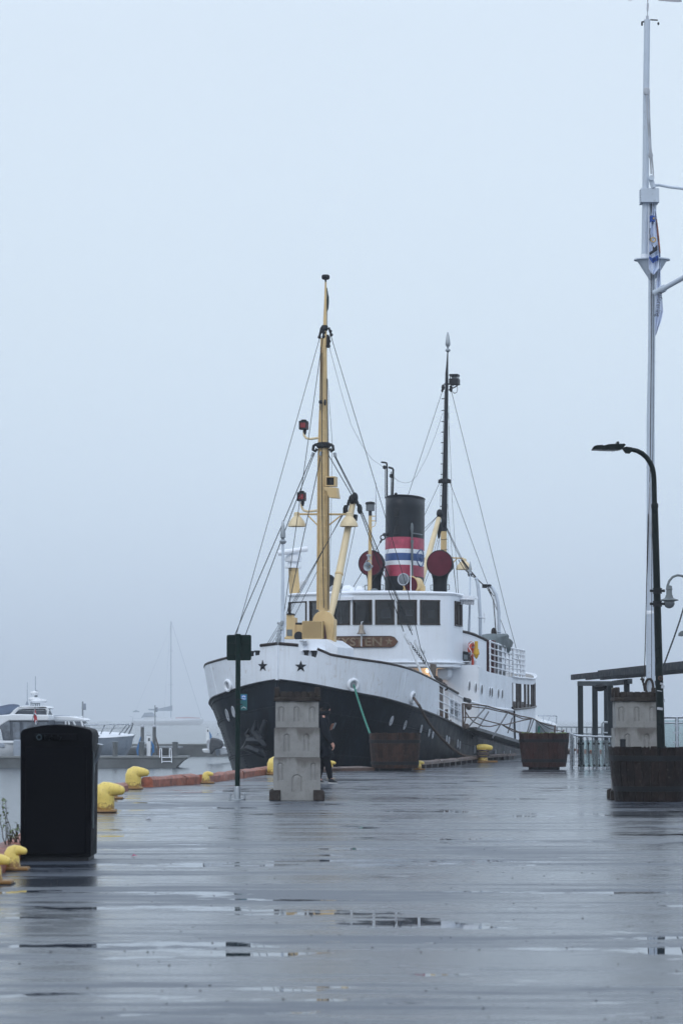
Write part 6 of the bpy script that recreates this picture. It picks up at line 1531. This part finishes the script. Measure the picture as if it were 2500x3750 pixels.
# moored tender seen through the balustrade? a low grey shed wall behind the glass
# thin far fence running across behind the pergola
YF=104.0; fo=Vector((W('6',520,1600,YF).x,YF,0)); ff=thing('quay_fence','thin far railing of steel rods behind the pergola posts','fence',fo)
def fw(x,y,Y=YF): return W('6',x,y,Y)-fo
a=fw(325,1572,108); b=fw(820,1540,96); a.z=b.z=fw(520,1557).z; 
MB().tube([a,b],.032,6).build('top_rail','galv',ff); z2=fw(520,1612).z
MB().tube([Vector((a.x,a.y,z2)),Vector((b.x,b.y,z2))],.03,6).build('lower_rail','galv',ff)
for i in range(12): q=a.lerp(b,i/11); MB().tube([Vector((q.x,q.y,0)),Vector((q.x,q.y,a.z))],.024,6).build('fence_post','galv',ff)
YG=82; go=Vector((W('6',765,1600,YG).x,YG,0)); t=thing('steel_gate_frame','rounded steel frame standing behind the middle pergola posts','gate',go)
gq=lambda x,y: W('6',x,y,YG)-go
MB().tube([gq(715,1640),gq(713,1610),gq(713,1530),gq(722,1517),gq(830,1517)],.03,8).build('gate_frame','galv',t)
MB().tube([gq(713,1608),gq(830,1608)],.025,8).build('gate_rail','galv',t)
MB().tube([Vector((gq(716,1640).x,0,0)),gq(716,1640)],.03,8).build('gate_leg','galv',t)

# grit and leaf bits strewn over the wet quay
m=MB(); rg=random.Random(12)
for i in range(620):
    y=11+50*rg.random()**1.3; x=rg.uniform(-.115,.125)*y
    if x<-3.0: continue
    s=rg.uniform(.0025,.006); m.ball((x,y,s*.4),s,(rg.uniform(.8,1.8),rg.uniform(.8,1.6),.7),5)
add('grit_stone',(.05,.045,.045),.8,var=.6,vs=30,spec=.1)
gt=m.build('grit','grit_stone',smooth=0); gt['kind']='stuff'
# ------------------------------------------------------------------ person walking behind the tower
def skinned(name,verts,edges,parent,mt,sub=2,root=0,smooth=True,local=None):
    me=bpy.data.meshes.new(name); me.from_pydata([v[:3] for v in verts],edges,[]); me.materials.append(M[mt])
    o=bpy.data.objects.new(name,me); COL.objects.link(o)
    sk=o.modifiers.new('skin','SKIN'); sk.use_smooth_shade=True
    for i,v in enumerate(verts):
        sv=me.skin_vertices[0].data[i]; r=v[3]; sv.radius=(r,r*(v[4] if len(v)>4 else 1)); sv.use_root=(i==root)
    ss_=o.modifiers.new('sub','SUBSURF'); ss_.levels=sub; ss_.render_levels=sub
    bpy.context.view_layer.update()
    m2=bpy.data.meshes.new_from_object(o.evaluated_get(bpy.context.evaluated_depsgraph_get()))
    bpy.data.objects.remove(o); m2.name=name
    m2.polygons.foreach_set('use_smooth',[True]*len(m2.polygons))
    o=bpy.data.objects.new(name,m2); COL.objects.link(o); o.parent=parent; return o
YQ=57.6; pc=W('a3',1030,1790,YQ); pr=Vector((pc.x,YQ,0))
per=thing('person','person in black parka and beanie walking right with a phone, beside the concrete tower','person',pr)
UP=831.0
def q(x,y,dy=0): return (( (x-1030)/UP),dy,(1790-y)/UP)
# body: one continuous skinned figure (profile, walking to the right)
V=[];E=[]
def nv(x,y,dy,r,asp=1,link=None):
    V.append((*q(x,y,dy),r,asp)); 
    if link is not None: E.append((link,len(V)-1))
    return len(V)-1
pel=nv(1020,1240,0,.135); sp1=nv(1010,1050,0,.13,1,pel); chest=nv(1005,850,0,.14,1,sp1); sh=nv(1010,700,0,.12,1,chest); nk=nv(1035,610,0,.055,1,sh); hd_=nv(1058,555,0,.08,1,nk); ht_=nv(1050,480,0,.085,1,hd_)
# near arm (towards the viewer) hangs forward with hand at (1195,1150)
s1=nv(1020,700,-.15,.07,1,sh); e1a=nv(1080,930,-.19,.05,1,s1); w1=nv(1175,1110,-.17,.028,1,e1a); h1=nv(1193,1140,-.17,.036,1,w1)
# far arm bent up holding the phone
s2=nv(1020,700,.15,.07,1,sh); e2a=nv(1085,900,.17,.05,1,s2); w2=nv(1150,868,.12,.027,1,e2a); h2=nv(1165,850,.11,.036,1,w2)
# front leg
l1=nv(1050,1290,-.08,.09,1,pel); k1=nv(1110,1480,-.08,.062,1,l1); a1_=nv(1152,1715,-.08,.04,1,k1); f1=nv(1210,1752,-.08,.035,1,a1_)
l2=nv(1000,1290,.08,.09,1,pel); k2=nv(990,1500,.08,.062,1,l2); a2_=nv(950,1715,.08,.04,1,k2); f2=nv(1005,1752,.08,.035,1,a2_)
body=skinned('body',V,E,per,'skin')
# face: nose and ear, chin
m=MB(); hc_=Vector(q(1064,540)); m.ball(hc_+Vector((.0,0,.0)),.088,(.95,.82,1.22),16); m.ball(hc_+Vector((.088,0,-.01)),.016,(1,.8,1.3),8); m.ball(hc_+Vector((.055,0,-.075)),.032,(1,.9,.7),8); m.ball(hc_+Vector((-.02,-.072,-.005)),.022,(.8,.4,1.3),8); m.ball(hc_+Vector((.078,0,-.045)),.014,(.8,1.5,.5),8); m.build('head','skin',per)
m=MB(); 
for s_ in (-1,1): m.ball(hc_+Vector((.073,s_*.03,.02)),.010,n=8)
m.build('eyes','tar',per)
m=MB(); m.ball(hc_+Vector((-.012,0,.035)),.104,(1.0,.88,1.05),18); m.torus(hc_+Vector((-.008,0,.01)),.098,.016,(-.15,0,1),22,8,sy=.88); m.build('beanie','beanie',per)
m=MB(); m.ball(hc_+Vector((-.03,-.012,-.02)),.094,(.92,.92,1.15),14); m.build('hair','hair',per)
m=MB(); m.tube([Vector(q(1030,650)),Vector(q(1050,615)),Vector(q(1062,590))],[.13,.115,.098],18); m.build('parka_collar','coat',per,smooth=60)
def sk2(name,pts,mt,links,sub=2): return skinned(name,pts,links,per,mt,sub)
# parka with hood and sleeves
V2=[(*q(1010,1270),.20,.95),(*q(1005,1150),.20,.95),(*q(1000,1000),.195,.95),(*q(1000,850),.19,1.0),(*q(1010,730),.165,1.15),(*q(1030,640),.105,1.0),
 (*q(1015,715,-.16),.09),(*q(1075,930,-.20),.072),(*q(1150,1075,-.175),.058),(*q(1180,1112,-.17),.05),
 (*q(1015,715,.16),.09),(*q(1085,905,.18),.072),(*q(1135,872,.13),.055)]
sk2('parka',V2,'coat',[(0,1),(1,2),(2,3),(3,4),(4,5),(4,6),(6,7),(7,8),(8,9),(4,10),(10,11),(11,12)])
m=MB(); rows=[]
hz=Vector(q(1035,615)); m.torus(hz+Vector((-.015,0,-.01)),.105,.052,(-.35,0,1),20,10,sy=1.0); m.ball(hz+Vector((-.08,0,-.03)),.095,(.8,1.15,1.0),12); m.build('hood','coat',per)
m=MB(); rows=[]
for (x0,x1,y) in ((905,1140,1180),(890,1190,1240),(885,1210,1300),(890,1120,1345)):
    rows.append([Vector(q((x0+x1)/2,y))+Vector(((x1-x0)/UP/2*math.cos(R(a)),.20*math.sin(R(a)),(.015 if y>1320 and a<90 else 0))) for a in range(0,361,24)])
m.grid(rows); m.build('parka_skirt','coat',per,smooth=60,solid=.015)
sk2('trousers',[(*q(1020,1260),.13),(*q(1052,1310,-.08),.10),(*q(1112,1480,-.08),.078),(*q(1151,1728,-.08),.05),(*q(1000,1310,.08),.10),(*q(988,1500,.08),.078),(*q(950,1728,.08),.05)],'trousers',[(0,1),(1,2),(2,3),(0,4),(4,5),(5,6)])
for x0,dy in ((1113,-.08),(888,.08)):
    m=MB(); z=lambda yy:(1790-yy)/UP
    prof=[(x0,1782),(x0,1745),(x0+10,1712),(x0+70,1705),(x0+95,1722),(x0+120,1745),(x0+150,1757),(x0+160,1775),(x0+158,1784)]
    m.prism([Vector(q(a,b,dy-.045)) for a,b in prof],(0,.09,0)); m.build('shoe','shoe',per,bev=.014)
    m=MB(); m.prism([Vector(q(a,b,dy-.048)) for a,b in ((x0-1,1766),(x0+60,1772),(x0+159,1772),(x0+156,1788),(x0+2,1789))],(0,.096,0)); m.build('shoe_sole','sole',per,bev=.006)
# hands with separate fingers
def hand(c,dirf,palm,curl,name):
    c=Vector(c); dirf=Vector(dirf).normalized(); n=Vector(palm).normalized(); sd=dirf.cross(n).normalized()
    m=MB(); m.tube([c-dirf*.045,c-dirf*.01,c+dirf*.03],[.024,.032,.03],10)
    for i in range(4):
        b=c+dirf*.032+sd*(i-1.5)*.017; L_=[.024,.028,.026,.020][i]; p=[b]; d=dirf.copy()
        for k in range(3): d=(d+n*curl*(.8 if k else .5)).normalized(); p.append(p[-1]+d*L_*(1-.15*k))
        m.tube(p,[.0095,.009,.008,.0065],7,round_end=True)
    b=c-dirf*.005+sd*.03; d=(dirf*.7+sd*.9+n*.2).normalized(); m.tube([b,b+d*.028,b+d*.028+(dirf+n*.5).normalized()*.028],[.012,.0105,.008],7,round_end=True)
    return m.build(name,'skin',per,smooth=60)
hand(q(1197,1148,-.17),(.25,0,-1),(-.9,.3,-.1),.55,'hand')
hand(q(1166,848,.09),(.35,-.3,.8),(.55,-.7,.3),.5,'hand')
pc_=W('a3',1220,820,YQ); ph=thing('mobile_phone','mobile phone held up in the hand of the walking person','phone',pc_)
m=MB(); a=Vector(((1188-1220)/UP,0,(820-868)/UP)); b=Vector(((1250-1220)/UP,0,(820-768)/UP))
m.prism([Vector(((x-1220)/UP,.01*((x-1185)/60),(820-y)/UP)) for x,y in ((1185,868),(1210,874),(1258,770),(1226,765))],(-.004,.012,0)); m.build('phone_body','phone',ph,bev=.002)
m=MB(); m.prism([Vector(((x-1220)/UP,-.004,(820-y)/UP)) for x,y in ((1190,864),(1209,868),(1252,774),(1228,771))],(0,.002,0)); m.build('phone_screen','lens',ph)
# ------------------------------------------------------------------ marina on the left
def wq(k,Y,o):
    return lambda x,y,dy=0: W(k,x,y,Y+dy)-o
# floating pontoons
def pontoon(name,label,X0,X1,Y,dep,zt,zb,post=False):
    o=Vector(((X0+X1)/2,Y,ZW)); t=thing(name,label,'pontoon',o); w_=X1-X0
    m=MB(); z0=-.3; z1=zt-ZW-.10; b=X1-o.x
    m.prism([Vector((-w_/2,-dep/2,z0)),Vector((b-.8,-dep/2,z0)),Vector((b-.25,-dep/2,z1-.15)),Vector((b,-dep/2,z1)),Vector((-w_/2,-dep/2,z1))],(0,dep,0)); m.build('float','pontoon',t)
    m=MB(); m.box((0,0,z1+.055),(w_+.05,dep+.1,.09)); m.build('pontoon_deck','pontoon_deck',t)
    m=MB(); 
    for i in range(int(w_/1.9)): m.box((-w_/2+.9+i*1.9,-dep/2-.05,z1-.12),(.04,.05,.2))
    m.build('fender_strip','pontoon',t); return t
Y1=136.0; g=W('5',1200,1015,Y1); zt1=W('5',1000,990,Y1).z
p1=pontoon('pontoon','nearer grey floating pontoon with a sloping end, in front of the motor yachts',-22,g.x,Y1,2.2,zt1,0)
o=Vector((0,Y1,ZW))
Y2=180.0; a=W('5',785,915,Y2); b=W('5',1440,915,Y2)
p2=pontoon('pontoon','farther floating pontoon in the mist behind the white pedestal',a.x,b.x+6,Y2,2.4,W('5',1000,912,Y2).z,0)
# the hatch-like ramp lying on the far pontoon
o=Vector((W('5',975,935,Y2-2).x,Y2-2,W('5',975,945,Y2-2).z)); t=thing('folded_ramp','long pale folded ramp lying on the farther pontoon','ramp',o)
m=MB(); f=wq('5',Y2-2,o); a=f(790,925); b=f(1165,945); m.box(((a.x+b.x)/2,0,(a.z+b.z)/2),(b.x-a.x,1.0,abs(a.z-b.z)*.5)); m.build('ramp_deck','pale_grey',t,bev=.03)
m=MB(); m.tube([f(790,930,-.5),f(1165,930,-.5)],.04,6); m.build('ramp_rail','galv',t)
def pedestal(k,x0,x1,yt,yb,Y,label,hose=True):
    c=W(k,(x0+x1)/2,yb,Y); o=Vector((c.x,Y,c.z)); w_=(x1-x0)/KEYS[k][2]/FPX*Y; h_=W(k,x0,yt,Y).z-c.z
    t=thing('power_pedestal',label,'pedestal',o); m=MB(); m.box((0,0,h_*.48),(w_,w_,h_*.96)); m.build('pedestal_column','boat_white',t,bev=.02)
    m=MB(); m.box((0,0,h_*.98),(w_*1.1,w_*1.1,h_*.04)); m.build('pedestal_cap','pale_grey',t,bev=.01)
    m=MB(); m.box((w_*.1,-w_*.52,h_*.78),(w_*.5,.03,h_*.14)); m.build('socket_panel','lamp_grey',t)
    if hose:
        m=MB()
        for i in range(4): m.tube([Vector((w_*.55,-.05,h_*.72)),Vector((w_*(.9+.12*i),-.05,h_*.5)),Vector((w_*(.95+.15*i),-.05,h_*.2)),Vector((w_*.7,-.05,h_*(.03+.04*i)))],.025,6)
        m.build('hose','hose_blue',t)
    return t
pedestal('5',937,962,855,993,Y1-.3,'white power pedestal with a blue hose on the nearer pontoon')
pedestal('5',1316,1334,808,905,Y2,'white power pedestal with a blue hose near the ship bow, on the farther pontoon')
def pile(x,yt,Y,label,hose):
    c=W('5',x,920,Y); o=Vector((c.x,Y,ZW)); h_=W('5',x,yt,Y).z-ZW; t=thing('mooring_pile',label,'pile',o)
    MB().tube([(0,0,-.5),(0,0,h_-.2)],.11,14).build('pile_shaft','pontoon',t); MB().lathe([(.11,0),(.13,.05),(.10,.12),(.01,.16)],(0,0,h_-.2),(0,0,1),14).build('pile_cap','pale_grey',t)
    m=MB()
    for i in range(3): m.tube([Vector((hose*.1,-.12,h_-.8)),Vector((hose*(.25+.05*i),-.12,h_-1.6)),Vector((hose*.25,-.12,h_-2.2+.1*i))],.03,6)
    m.build('hung_line','hose_blue' if hose<0 else 'rope_tan',t)
pile(909,787,Y2-4,'dark mooring pile with a blue line hanging on its left side',-1)
pile(985,787,Y2-4,'dark mooring pile with tan rope hanging on its right side',1)
# boarding ladder
o=Vector((W('5',1065,1000,Y1-1.2).x,Y1-1.2,ZW)); t=thing('swim_ladder','white curved boarding ladder at the end of the nearer pontoon','ladder',o); f=wq('5',Y1-1.2,o)
for x0 in (1022,1084):
    MB().tube([f(x0+12,1035),f(x0+10,960),f(x0+8,943),f(x0,940),f(x0-2,960),f(x0-2,1000)],.024,6).build('ladder_side','white_trim',t)
m=MB(); 
for y in (1000,1026): m.tube([f(1032,y),f(1094,y)],.022,6)
m.build('ladder_rung','white_trim',t)
# bollards on the pontoon
for x,lb in ((736,'short dark cleat post on the nearer pontoon by the yacht bow'),(905,'short dark cleat post just left of the white pedestal'),(1118,'short dark cleat post right of the boarding ladder')):
    c=W('5',x,993,Y1-.8); o=Vector((c.x,Y1-.8,zt1)); t=thing('cleat_post',lb,'post',o); h_=.62
    MB().tube([(0,0,0),(0,0,h_)],.13,10).build('post_shaft','pontoon',t); MB().lathe([(.15,0),(.15,.05),(.1,.07)],(0,0,h_),(0,0,1),10).build('post_cap','lamp_grey',t)
def lampmast(x,yt,yb,Y,label,k='5'):
    c=W(k,x,yb,Y); o=Vector((c.x,Y,min(c.z,.2))); t=thing('camera_mast',label,'mast',o); f=wq(k,Y,o)
    MB().tube([Vector((0,0,ZW-o.z)),f(x,yt)],.045,8).build('mast_pole','galv',t)
    a=f(x+9,yt+13); m=MB(); m.box((a.x+.02,0,a.z-.16),(.16,.14,.34)); m.build('antenna_box','boat_grey',t,bev=.03)
    m=MB(); m.tube([f(x-6,yt+38),f(x,yt+40),f(x+12,yt+36)],.05,6); m.build('mast_bracket','galv',t)
lampmast(529,643,800,150,'thin grey mast with a small grey box, above the cabin roof of the second yacht')
lampmast(990,667,800,215,'thin grey mast with a small grey box, right of the piles in the mist')
# ---- motor yacht A (left, flybridge)
YA=139.5; o=Vector((W('5',60,1000,YA).x,YA,ZW)); ya=thing('motor_yacht','white flybridge motor yacht with a dark canopy and radar arch at the left edge','motor yacht',o); f=wq('5',YA,o)
def slab(pts,dep,name,mt,parent,dy=0,bev=.03,ff=None): 
    m=MB(); m.prism([(ff or f)(x,y,dy) for x,y in pts],(0,dep,0)); return m.build(name,mt,parent,bev=bev)
zwl=1060
m=MB(); rows=[]
for (x,bw) in ((-330,1.4),(-250,1.8),(-100,2.0),(0,2.0),(80,1.9),(135,1.75),(145,1.6)):
    yt_=893+ (0 if x>-100 else -8); rows.append([f(x,yt_,2-bw),f(x+ (0),950,2-bw*.98),f(x,1000,2-bw*.85),f(x,1062,2-bw*.5),f(x,1062,2+bw*.5),f(x,950,2+bw*.98),f(x,yt_,2+bw)])
m.grid(rows); m.add([r for r in rows[-1]],[tuple(range(7))]); m.build('hull','boat_white',ya,smooth=40)
slab([(-330,893),(75,893),(140,905),(140,912),(-330,905)],3.6,'side_deck','boat_white',ya)
slab([(0,905),(30,915),(30,935),(0,935)],.05,'hull_port','boat_grey',ya,dy=-.03)
cab=slab([(-200,765),(312,765),(312,895),(75,900),(20,890),(8,820),(-40,790),(-200,790)],3.2,'canopy','canvas',ya,dy=.3)
slab([(-40,790),(50,768),(62,768),(72,885),(30,870),(12,815)],.03,'side_window','vinyl',cab,dy=.25,bev=0)
slab([(82,775),(128,775),(128,885),(86,885)],.03,'side_window','vinyl',cab,dy=.25,bev=0)
slab([(150,775),(305,775),(305,880),(150,880)],.03,'side_window','vinyl',cab,dy=.25,bev=0)
slab([(75,890),(150,890),(150,960),(75,960)],.05,'cockpit_door','canvas',ya,dy=.2,bev=0)
ht=slab([(-200,735),(60,728),(70,722),(310,728),(312,765),(60,765),(0,800),(-40,790),(-200,760)],3.4,'cabin_top','boat_white',ya,dy=.2,bev=.05)
arch=MB(); 
for dy in (.3,3.2): arch.prism([f(x,y,dy) for x,y in ((60,728),(85,700),(115,678),(150,672),(290,673),(308,682),(314,700),(306,740),(298,728),(300,700),(285,688),(150,690),(120,696),(90,728))],(0,.2,0))
arch.prism([f(x,y,.3) for x,y in ((110,680),(150,671),(290,672),(310,684),(300,690),(150,683),(118,690))],(0,3.1,0)); arch.build('radar_arch','boat_white',ya,bev=.03)
slab([(85,727),(108,702),(290,702),(302,728)],2.6,'flybridge_screen','canvas',ya,dy=.5,bev=0)
slab([(105,700),(150,688),(285,688),(292,700)],2.6,'tinted_screen','vinyl',ya,dy=.5,bev=0)
m=MB(); rows=[]
for x,y0,y1 in ((-60,668,735),(0,675,728),(30,668,725),(60,662,722),(90,660,700),(118,664,690),(128,670,682)): rows.append([f(x,y1,.3),f(x,y0,.7),f(x,y0-2,1.8),f(x,y0,3.0),f(x,y1,3.4)])
m.grid(rows); m.build('flybridge_cover','canvas_blue',ya,solid=.03)
m=MB(); 
for x in (200,213,228,242,254): m.tube([f(x,672,1.5),f(x,645,1.5)],.03,6)
m.tube([f(196,655,1.5),f(258,655,1.5)],.03,6); m.tube([f(228,672,1.5),f(228,600,1.5),f(236,572,1.5)],.05,6); m.tube([f(236,640,1.5),f(238,575,1.5)],.04,6); m.build('antenna_mast','galv',ya)
for x,y,w_ in ((222,628,.30),(250,640,.42),(223,590,.22)): MB().lathe([(w_*.8,-.1),(w_,0),(w_*.9,.08),(.01,.12)],f(x,y,1.5),(0,0,1),16).build('radar_dome','boat_white',ya)
m=MB(); m.tube([f(176,665,2),f(176,520,2)],[.02,.01],5); m.tube([f(228,580,2),f(228,480,2)],[.02,.01],5); m.tube([f(170,665,2),f(176,640,2),f(180,665,2)],.06,6); m.build('whip_aerial','boat_grey',ya)
m=MB(); m.box(f(122,945,.0),(.5,.4,.9)); m.build('stern_locker','boat_grey',ya,bev=.04)
# its flag
c=W('5',215,790,YA-.6); fl=thing('ensign','red ensign with blue and white cross hanging from a staff on the left yacht','flag',c); f2=wq('5',YA-.6,c)
MB().tube([f2(208,770),f2(222,700),f2(228,675)],.025,6).build('flag_staff','galv',fl)
def fz(pts,mt,name,dy): 
    m=MB(); m.prism([f2(x,y,dy) for x,y in pts],(0,.03,0)); m.build(name,mt,fl)
fz([(224,680),(231,705),(236,735),(240,770),(232,792),(222,770),(216,735),(220,705)],'flag_red','flag_cloth',0)
fz([(222,712),(236,728),(237,738),(220,722)],'flag_white','white_bar',-.03); fz([(218,716),(236,734),(236,736),(218,722)],'flag_blue','blue_bar',-.05)
fz([(229,760),(238,765),(240,775),(232,792),(226,782)],'flag_white','white_bar',-.02); fz([(232,765),(237,768),(237,776),(232,786)],'flag_blue','blue_bar',-.05)
# ---- motor yacht B (bow to the right)
YB_=142.0; o=Vector((W('5',600,1000,YB_).x,YB_,ZW)); yb=thing('motor_yacht','white motor yacht lying bow right, with a steel bow rail and grey hull side','motor yacht',o); f=wq('5',YB_,o)
m=MB(); rows=[]
st=[(250,2.0,865,990,990),(400,2.0,868,990,990),(550,1.95,873,990,990),(650,1.75,872,990,990),(740,1.3,868,985,985),(800,.85,863,960,975),(840,.4,860,905,925),(862,.08,857,870,880)]
for x,bw,yt_,ym,yb2 in st: rows.append([f(x,yt_,2-bw),f(x-6,(yt_+ym)/2,2-bw*.95),f(x-12,ym+12,2-bw*.7),f(x-20,yb2+75 if x<760 else yb2+40,2-.05),f(x-12,ym+12,2+bw*.7),f(x,yt_,2+bw)])
m.grid(rows); m.build('hull','boat_grey',yb,smooth=45)
m=MB(); rows=[]
for x,bw,yt_,a_,b_ in st:
    top=835 if 560<x<700 else (838 if x<=560 else 835+(x-700)*.11)
    rows.append([f(x,yt_+3,2-bw-.03),f(x,yt_-14 if x<800 else yt_-6,2-bw*.9),f(x,min(top,yt_-4),2-bw*.5),f(x,min(top,yt_-4)-1,2),f(x,min(top,yt_-4),2+bw*.5),f(x,yt_+3,2+bw)])
m.grid(rows); m.build('fore_deck','boat_white',yb,smooth=50)
slab([(604,856),(632,856),(638,863),(632,870),(606,870)],.04,'hull_port','canvas',yb,dy=-.08,bev=0)
slab([(300,735),(450,737),(535,752),(550,764),(538,768),(300,764)],3.0,'cabin_roof','boat_white',yb,dy=.5,bev=.05)
slab([(305,730),(448,733),(448,741),(305,738)],2.4,'roof_hatch','boat_grey',yb,dy=.7)
slab([(300,768),(520,770),(545,800),(560,850),(300,850)],2.8,'cabin_window_band','vinyl',yb,dy=.6,bev=0)
m=MB(); 
for a_,b_ in (((335,768),(345,850)),((420,769),(425,850)),((440,770),(450,850)),((470,770),(500,835)),((520,768),(545,850))): m.tube([f(*a_,.5),f(*b_,.5)],.05,6)
m.build('window_bar','boat_white',yb)
m=MB(); m.tube([f(540,792,.2),f(700,790,.4),(f(836,788,1.6))],.03,6); m.tube([f(560,812,.2),f(700,812,.4),f(820,812,1.6)],.018,6)
for a_,b_ in (((670,792),(645,850)),((738,790),(700,850)),((810,790),(760,855)),((836,788),(794,845)),((848,785),(822,850))): m.tube([f(*a_,.4),f(*b_,.5)],.028,6)
m.tube([f(824,795,1),f(832,780,1.4),f(842,777,1.8),f(850,785,2),f(824,852,2)],.035,6); m.build('bow_rail','stainless',yb)
slab([(825,853),(862,853),(858,862),(830,866)],.3,'anchor_roller','galv',yb,dy=1.8)
slab([(512,735),(528,737),(526,752),(512,750)],.5,'searchlight','boat_white',yb,dy=1.5)
# ---- outboard boat beside the ship bow
YO=150.0; o=Vector((W('5',1365,960,YO).x,YO,ZW)); ob=thing('outboard_boat','grey outboard engines of a small boat showing just left of the ship bow','boat',o); f=wq('5',YO,o)
slab([(1345,870),(1395,880),(1418,895),(1428,920),(1410,945),(1372,950),(1350,985),(1338,970),(1335,935),(1338,895)],.8,'outboard_engine','outboard',ob,dy=-.4,bev=.1)
slab([(1375,950),(1400,945),(1400,975),(1390,990),(1378,985)],.5,'engine_leg','boat_grey',ob,dy=.6)
m=MB(); m.prism([f(x,y,.5) for x,y in ((1290,945),(1330,945),(1335,975),(1300,970),(1290,955))],(0,1.2,0)); m.prism([f(x,y,.6) for x,y in ((1400,935),(1480,930),(1480,975),(1405,985))],(0,3,0)); m.build('boat_hull','boat_white',ob,bev=.05)
m=MB(); m.prism([f(x,y,.8) for x,y in ((1318,895),(1338,880),(1340,950),(1322,945))],(0,.6,0)); m.build('transom_bracket','pale_grey',ob,bev=.03)
MB().tube([f(1380,865,.5),f(1392,845,.5),f(1402,838,.5),f(1412,842,.5)],.03,6).build('engine_rail','stainless',ob)
add('yacht_red',(.45,.25,.27),.7)
# ---- sailing yacht far off
YS=1100.0; o=Vector((W('5',1070,800,YS).x,YS,ZW)); sy_=thing('sailing_yacht','pale sailing yacht with a tall bare mast, far off in the mist','sailing yacht',o); f=wq('5',YS,o)
m=MB(); rows=[]
for x,bw,yt_ in ((840,1.5,765),(900,2.4,767),(1000,3,768),(1100,2.9,766),(1180,2.2,763),(1240,1.3,760),(1285,.4,757),(1300,.05,755)):
    yb2=816 if x<1260 else 800-(x-1260)*.3; rows.append([f(x,yt_,-bw),f(x-4,(yt_+yb2)/2,-bw*.9),f(x-12 if x>1200 else x,yb2,-bw*.4),f(x-12 if x>1200 else x,yb2,bw*.4),f(x,yt_,bw)])
m.grid(rows); m.grid([[r[0],r[-1]] for r in rows]); m.build('hull','yacht_pale',sy_,smooth=40)
slab([(910,766),(925,745),(960,738),(1060,745),(1150,752),(1200,762)],3.0,'coachroof','yacht_pale',sy_,dy=-1.5,bev=0)
slab([(922,715),(970,712),(985,722),(1000,740),(915,745),(900,748)],3,'spray_hood','yacht_cover',sy_,dy=-1.5,bev=0)
slab([(848,706),(868,698),(888,706),(888,710),(848,710)],3,'bimini','yacht_cover',sy_,dy=-1.5,bev=0)
m=MB(); m.tube([f(1092,745),f(1092,130)],[.17,.12],8); m.build('mast','yacht_cover',sy_)
slab([(945,690),(1000,690),(1040,682),(1100,668),(1100,704),(1000,702),(950,698)],.6,'furled_sail','yacht_cover',sy_,bev=0)
m=MB(); m.tube([f(1094,135),f(1285,745)],.045,5); m.tube([f(1090,135),f(1045,745)],.02,4); m.tube([f(1092,160),f(845,760)],.02,4); m.tube([f(1078,320),f(1106,320)],.05,4); m.tube([f(1074,535),f(1110,535)],.05,4); m.build('rigging','yacht_cover',sy_)
slab([(1120,744),(1200,742),(1275,746),(1275,751),(1120,750)],1.0,'red_sail_cover','yacht_red',sy_,bev=0)
m=MB(); m.tube([f(825,735),f(845,740),f(848,765)],.05,5); m.tube([f(850,750),f(1000,752)],.03,4); m.tube([f(1150,752),f(1290,745),f(1300,757)],.03,4); m.build('guard_rail','yacht_cover',sy_)
# ---- white boat right of the ship stern
YW_=128.0; o=Vector((W('2',1375,1220,YW_).x,YW_,ZW)); wb=thing('motor_boat','small white motor boat bow seen between the ship stern and the pergola','motor boat',o); f=wq('2',YW_,o)
m=MB(); rows=[]
for x,bw,yt_ in ((1200,1.3,1160),(1280,1.35,1160),(1340,1.25,1165),(1390,.95,1175),(1425,.5,1187),(1448,.06,1197)): rows.append([f(x,yt_,-bw),f(x-5,yt_+30,-bw*.85),f(x-14,yt_+95,-bw*.2),f(x-5,yt_+30,bw*.85),f(x,yt_,bw)])
m.grid(rows); m.grid([[r[0],(r[0]+r[-1])/2+Vector((0,0,.12)),r[-1]] for r in rows]); m.build('hull','boat_white',wb,smooth=45)
slab([(1240,1120),(1312,1120),(1340,1160),(1240,1165)],1.8,'cabin','boat_white',wb,dy=-.9)
slab([(1312,1125),(1335,1155),(1330,1158),(1306,1128)],1.6,'windscreen','vinyl',wb,dy=-.8,bev=0)
m=MB(); m.tube([f(1310,1118,-1),f(1440,1120,-.2),f(1445,1125,0),f(1440,1195,0)],.025,5)
for a_,b_ in (((1345,1119),(1350,1168)),((1395,1120),(1375,1172)),((1420,1120),(1408,1178))): m.tube([f(*a_,-.6),f(*b_,-.8)],.02,5)
m.build('bow_rail','stainless',wb)
t=thing('green_fender_line','short green line hanging at the ship stern right side','rope',lw('2',1316,1205,s=26.5)); c=Vector(t.location)
MB().tube([lw('2',1318,1195,s=26.5)-c,lw('2',1316,1245,s=26.5)-c,lw('2',1300,1262,s=26.5)-c],.045,6).build('line_bight','rope_green',t)
# ------------------------------------------------------------------ mist
hz_=bpy.data.materials.new('mist'); hz_.use_nodes=True; n=hz_.node_tree.nodes; n.remove(n['Principled BSDF'])
pv_=n.new('ShaderNodeVolumePrincipled'); pv_.inputs['Color'].default_value=(.93,.96,1,1); pv_.inputs['Density'].default_value=.0005; pv_.inputs['Anisotropy'].default_value=.2
hz_.node_tree.links.new(pv_.outputs[0],n['Material Output'].inputs['Volume']); M['mist']=hz_
m=MB(); m.box((0,5500,73.2),(13000,15000,153.6)); hz=m.build('haze','mist',smooth=0); hz['kind']='stuff'
